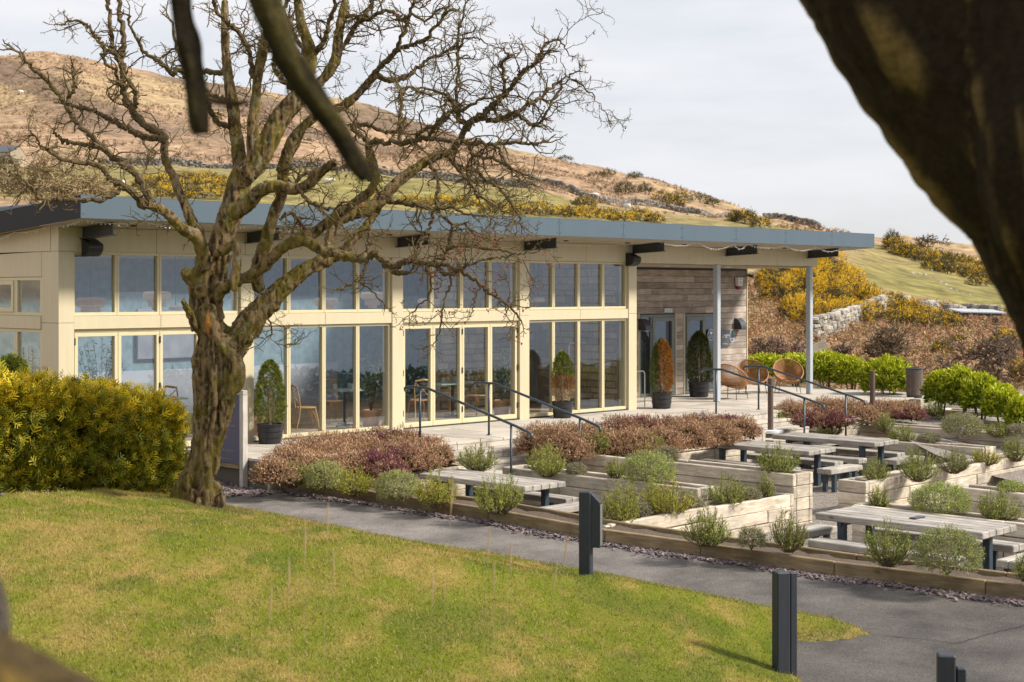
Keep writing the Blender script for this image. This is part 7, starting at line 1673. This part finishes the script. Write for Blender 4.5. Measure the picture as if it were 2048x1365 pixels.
lamp(652, 612, 2.6, .95, 'rope pendant lamp behind the second bay upper window'); lamp(745, 600, 3.2, 1.0, 'terracotta-toned pendant lamp at the right of the second bay', 3); lamp(858, 612, 3.0, .95, 'rope pendant lamp behind the third bay upper window'); lamp(1075, 605, 2.0, .7, 'pale fringed pendant lamp behind the fourth bay', 1)
def olive(px, Y, H, w, label, seed, pr=.19):
    rng = np.random.default_rng(seed); x = P_Y(px, 700, Y)[0]; b = np.array((x, Y, .004)); t = thing('potted_olive', label, 'potted plant', b, 'potted olive trees inside the cafe')
    obj('pot', MB().lathe([(.001, .005), (pr*.72, .0), (pr*.8, .04), (pr*.95, pr*1.7), (pr*1.12, pr*1.72), (pr*1.12, pr*1.95), (pr*.98, pr*1.95), (pr*.92, pr*1.7), (.001, pr*1.65)], b, 28), MT['terracotta'], t)
    st = MB(); mb = MB()
    for k in range(26):
        a = rng.uniform(0, 6.28); q = rng.uniform(.2, 1); e = b + np.array((math.cos(a)*w/2*q, math.sin(a)*w/2*q*.6, H*rng.uniform(.5, 1))); m = b + np.array((math.cos(a)*w*.12, math.sin(a)*w*.1, H*.45)); P = crspline([b + np.array((0, 0, pr*1.6)), m, e], 5); st.tube(P, np.linspace(.012, .003, len(P)), 4, False)
        n = 46; s = rng.uniform(.35, 1, n)*(len(P)-1); i = np.minimum(s.astype(int), len(P)-2); f = (s-i)[:, None]; pos = P[i]*(1-f) + P[i+1]*f; scatter(mb, LEAF_V*np.array((.55, 1, 1)), LEAF_T, pos, frames(rng.normal(size=(n, 3)) + np.array((0, 0, .4)), rng), rng.uniform(.05, .09, n), pick([(.26, .32, .25), (.33, .38, .30), (.16, .21, .14), (.12, .17, .09)], n, rng))
    obj('stems', st, MT['twigbrown'], t); obj('foliage', mb, MT['leaf'], t)
olive(742, .55, 1.55, .75, 'silvery potted olive at the right of the second glazed bay', 1); olive(1003, .6, 1.5, .6, 'leafy potted plant in terracotta behind the folding doors', 2); olive(200, .75, 2.0, 1.1, 'large silvery potted olive behind the left folding doors', 3, .24); olive(508, .7, 1.3, .5, 'potted olive half hidden behind the potted conifer', 4); olive(55, 1.3, 1.9, .8, 'potted olive behind the end wall window at far left', 5, .22)
x = P_Y(1160, 700, 1.3)[0]; cr = thing('coat_rack', 'white tubular coat rack inside the fourth bay', 'coat rack', (x, 1.3, 0)); obj('frame', MB().tube([(x-.38, 1.3, .02), (x-.38, 1.3, 1.45), (x-.33, 1.3, 1.52), (x+.33, 1.3, 1.52), (x+.38, 1.3, 1.45), (x+.38, 1.3, .02)], .016, 8).tube([(x-.38, 1.0, .02), (x-.38, 1.6, .02)], .014, 6).tube([(x+.38, 1.0, .02), (x+.38, 1.6, .02)], .014, 6).tube([(x-.38, 1.3, .25), (x+.38, 1.3, .25)], .012, 6), MT['white'], cr)
for k in range(7):
    xx = x - .28 + .09*k; hg = tag(obj('coat_hanger', MB().tube([(xx, 1.3, 1.54), (xx+.01, 1.3, 1.47), (xx, 1.3, 1.44)], .003, 5).tube([(xx-.03, 1.08, 1.34), (xx, 1.3, 1.44), (xx+.03, 1.52, 1.34)], [.012, .016, .012], 6), MT['bent']), 'wooden coat hanger on the white coat rack, ' + ['leftmost', 'second from left', 'third from left', 'middle one', 'third from right', 'second from right', 'rightmost'][k], 'hanger', 'hangers on the coat rack')
x = P_Y(1122, 800, .7)[0]; bk = thing('wicker_basket', 'pale wicker basket inside the glass by the brown potted conifer', 'basket', (x, .7, .004)); obj('body', MB().lathe([(.001, .01), (.16, .0), (.2, .25), (.21, .5), (.18, .5), (.17, .05)], (x, .7, .004), 24), mat_simple('pale_wicker', (.52, .40, .22), (.40, .30, .15), .8, 70, (1, 1, 3), .5, 120), bk)
# ------------------------------------------------------------------ the tree overhead, close to the camera
FT = thing('leaning_tree', 'dark mossy leaning tree close to the camera, framing the right side', 'tree', P_D(2440, 2000, 3.8))
def near_tube(pts, dep, sides=28, amp=.02, seed=0, base=(.034, .023, .014), hi=(.23, .155, .06), per=10):  # default tones paint canopy shade into base and lit bark streaks into hi
    A = np.array([np.concatenate([P_D(px, py, dp if dp else dep), [w*.5*(dp if dp else dep)/F_PX]]) for px, py, w, dp in [(q + (None,))[:4] if len(q) == 3 else q for q in pts]]); S = crspline(A, per); V, Q, T = tube(S[:, :3], S[:, 3], sides, True)
    ctr = np.repeat(S[:, :3], sides, 0); n = unit(V[:-2]-ctr); an = np.tile(np.arange(sides)*2*math.pi/sides, len(S)); al = np.repeat(np.concatenate([[0], np.cumsum(np.linalg.norm(np.diff(S[:, :3], axis=0), axis=1))]), sides)
    rr_ = np.repeat(S[:, 3], sides); q = rr_/.055                     # furrows run along the stem
    f = fbm(np.cos(an)*q, np.sin(an)*q, al*3.0 + seed, 4, seed); g = fbm(np.cos(an)*q*3, np.sin(an)*q*3, al*11, 3, seed+5); V[:-2] += n*((f-.5)*amp*3.0 + (g-.5)*amp*1.2)[:, None]
    k = sstep(.50, .66, f*.65+g*.35)[:, None]; c = np.array(base)*(1-k) + np.array(hi)*k; c = np.concatenate([c, [base, base]]); return V, Q, T, c
mb = MB()
for pts, sd in (([(1600,-420,400),(1776,-108,384),(1856,42,380),(1946,162,380),(2056,302,380),(2116,382,380),(2180,510,380),(2235,640,385),(2310,900,410),(2400,1500,450),(2440,2300,540)], 1), ([(2020,-500,220,3.6),(2040,-150,230,3.6),(2050,120,240,3.6),(2080,350,260,3.6),(2130,520,260,3.7)], 2), ([(1700,-520,200),(1400,-620,150),(1000,-560,120),(650,-430,100),(540,-220,70),(515,-60,62)], 3), ([(760,-460,80),(480,-420,70),(350,-260,62),(350,-120,60)], 4)):
    V, Q, T, c = near_tube(pts, 3.8, 72 if sd < 3 else 20, .026 if sd < 3 else .008, sd, per=22 if sd < 3 else 8); mb.add(V, [Q, T], c)
obj('trunk', mb, MT['bark'], FT, smooth=True)
for pts, sd, lab in (([(350,-140,52),(360,-40,50),(368,40,45),(376,90,50),(386,150,40),(396,205,40),(400,250,36),(402,268,26)], 7, None), ([(512,-80,54),(530,0,50),(560,80,48),(585,130,50),(628,195,46),(672,258,42),(704,312,37),(726,348,32),(730,362,18)], 8, None)):
    V, Q, T, c = near_tube(pts, 3.0, 24, .012, sd, (.022, .016, .008), (.075, .06, .018)); obj('hanging_branch', MB().add(V, [Q, T], c), MT['bark'], FT, smooth=True)
V, Q, T, c = near_tube([(402,190,16),(425,202,14),(452,206,16),(475,208,12),(498,203,7)], 3.0, 8, .004, 9); obj('side_twig', MB().add(V, [Q, T], c), MT['bark'], FT, smooth=True)
V, Q, T, c = near_tube([(585,130,14),(578,160,10),(574,190,6)], 3.0, 8, .003, 10); obj('side_twig', MB().add(V, [Q, T], c), MT['bark'], FT, smooth=True)
LG = thing('mossy_log', 'blurred mossy log in the bottom left corner', 'log', P_D(-100, 1500, 1.7)); V, Q, T, c = near_tube([(-420,1250,230),(-200,1310,230),(-40,1370,220),(80,1405,180),(170,1425,140),(205,1432,90)], 1.7, 26, .012, 12, (.10, .07, .03), (.27, .17, .04)); obj('stem', MB().add(V, [Q, T], c), MT['bark'], LG, smooth=True)
V, Q, T, c = near_tube([(-60,1130,70),(-30,1180,75),(-20,1250,80),(-40,1330,90)], 1.75, 16, .006, 13, (.12, .10, .08), (.22, .20, .16)); obj('knot', MB().add(V, [Q, T], c), MT['bark'], LG, smooth=True)
# dry grass stalks between camera and lawn
st_m = mat_simple('dry_stalk', (.40, .29, .16), (.34, .24, .13), .8, 40); rng = np.random.default_rng(40)
ST = [(540,1232,6.0,.02),(610,1112,6.4,0),(655,1068,6.2,.01),(668,1158,6.0,-.01),(976,1122,6.0,.02),(1020,1142,6.3,.02),(988,1186,6.1,.0),(1128,1134,6.0,.06),(902,1020,6.4,.03),(864,1206,6.2,.01),(578,1180,6.1,0),(1108,1180,6.2,.05)]
for (px, py, dp, ln), r_ in zip(ST, ranks([q[0] for q in ST])):
    tp = P_D(px, py, dp); bx, by = tp[0] - RGT[0]*ln*4, tp[1] - RGT[1]*ln*4; bz = float(lawn_z(np.array(bx), np.array(by))); t = thing('grass_stalk', 'thin dry seeding grass stalk standing before the lawn, ' + r_, 'grass stalk', (bx, by, bz), 'dry grass stalks in the foreground')
    P = crspline([(bx, by, bz-.02), ((bx+tp[0])/2 + rng.normal(0, .01), (by+tp[1])/2, (bz+tp[2])/2), tp], 5); obj('stem', MB().tube(P, np.linspace(.0013, .0007, len(P)), 5, False), st_m, t); d = unit(P[-1]-P[-2]); obj('seed_head', MB().tube([tp - d*.02, tp + d*.02, tp + d*.07, tp + d*.11, tp + d*.13], [.001, .0028, .0034, .0022, .0006], 6), st_m, t)
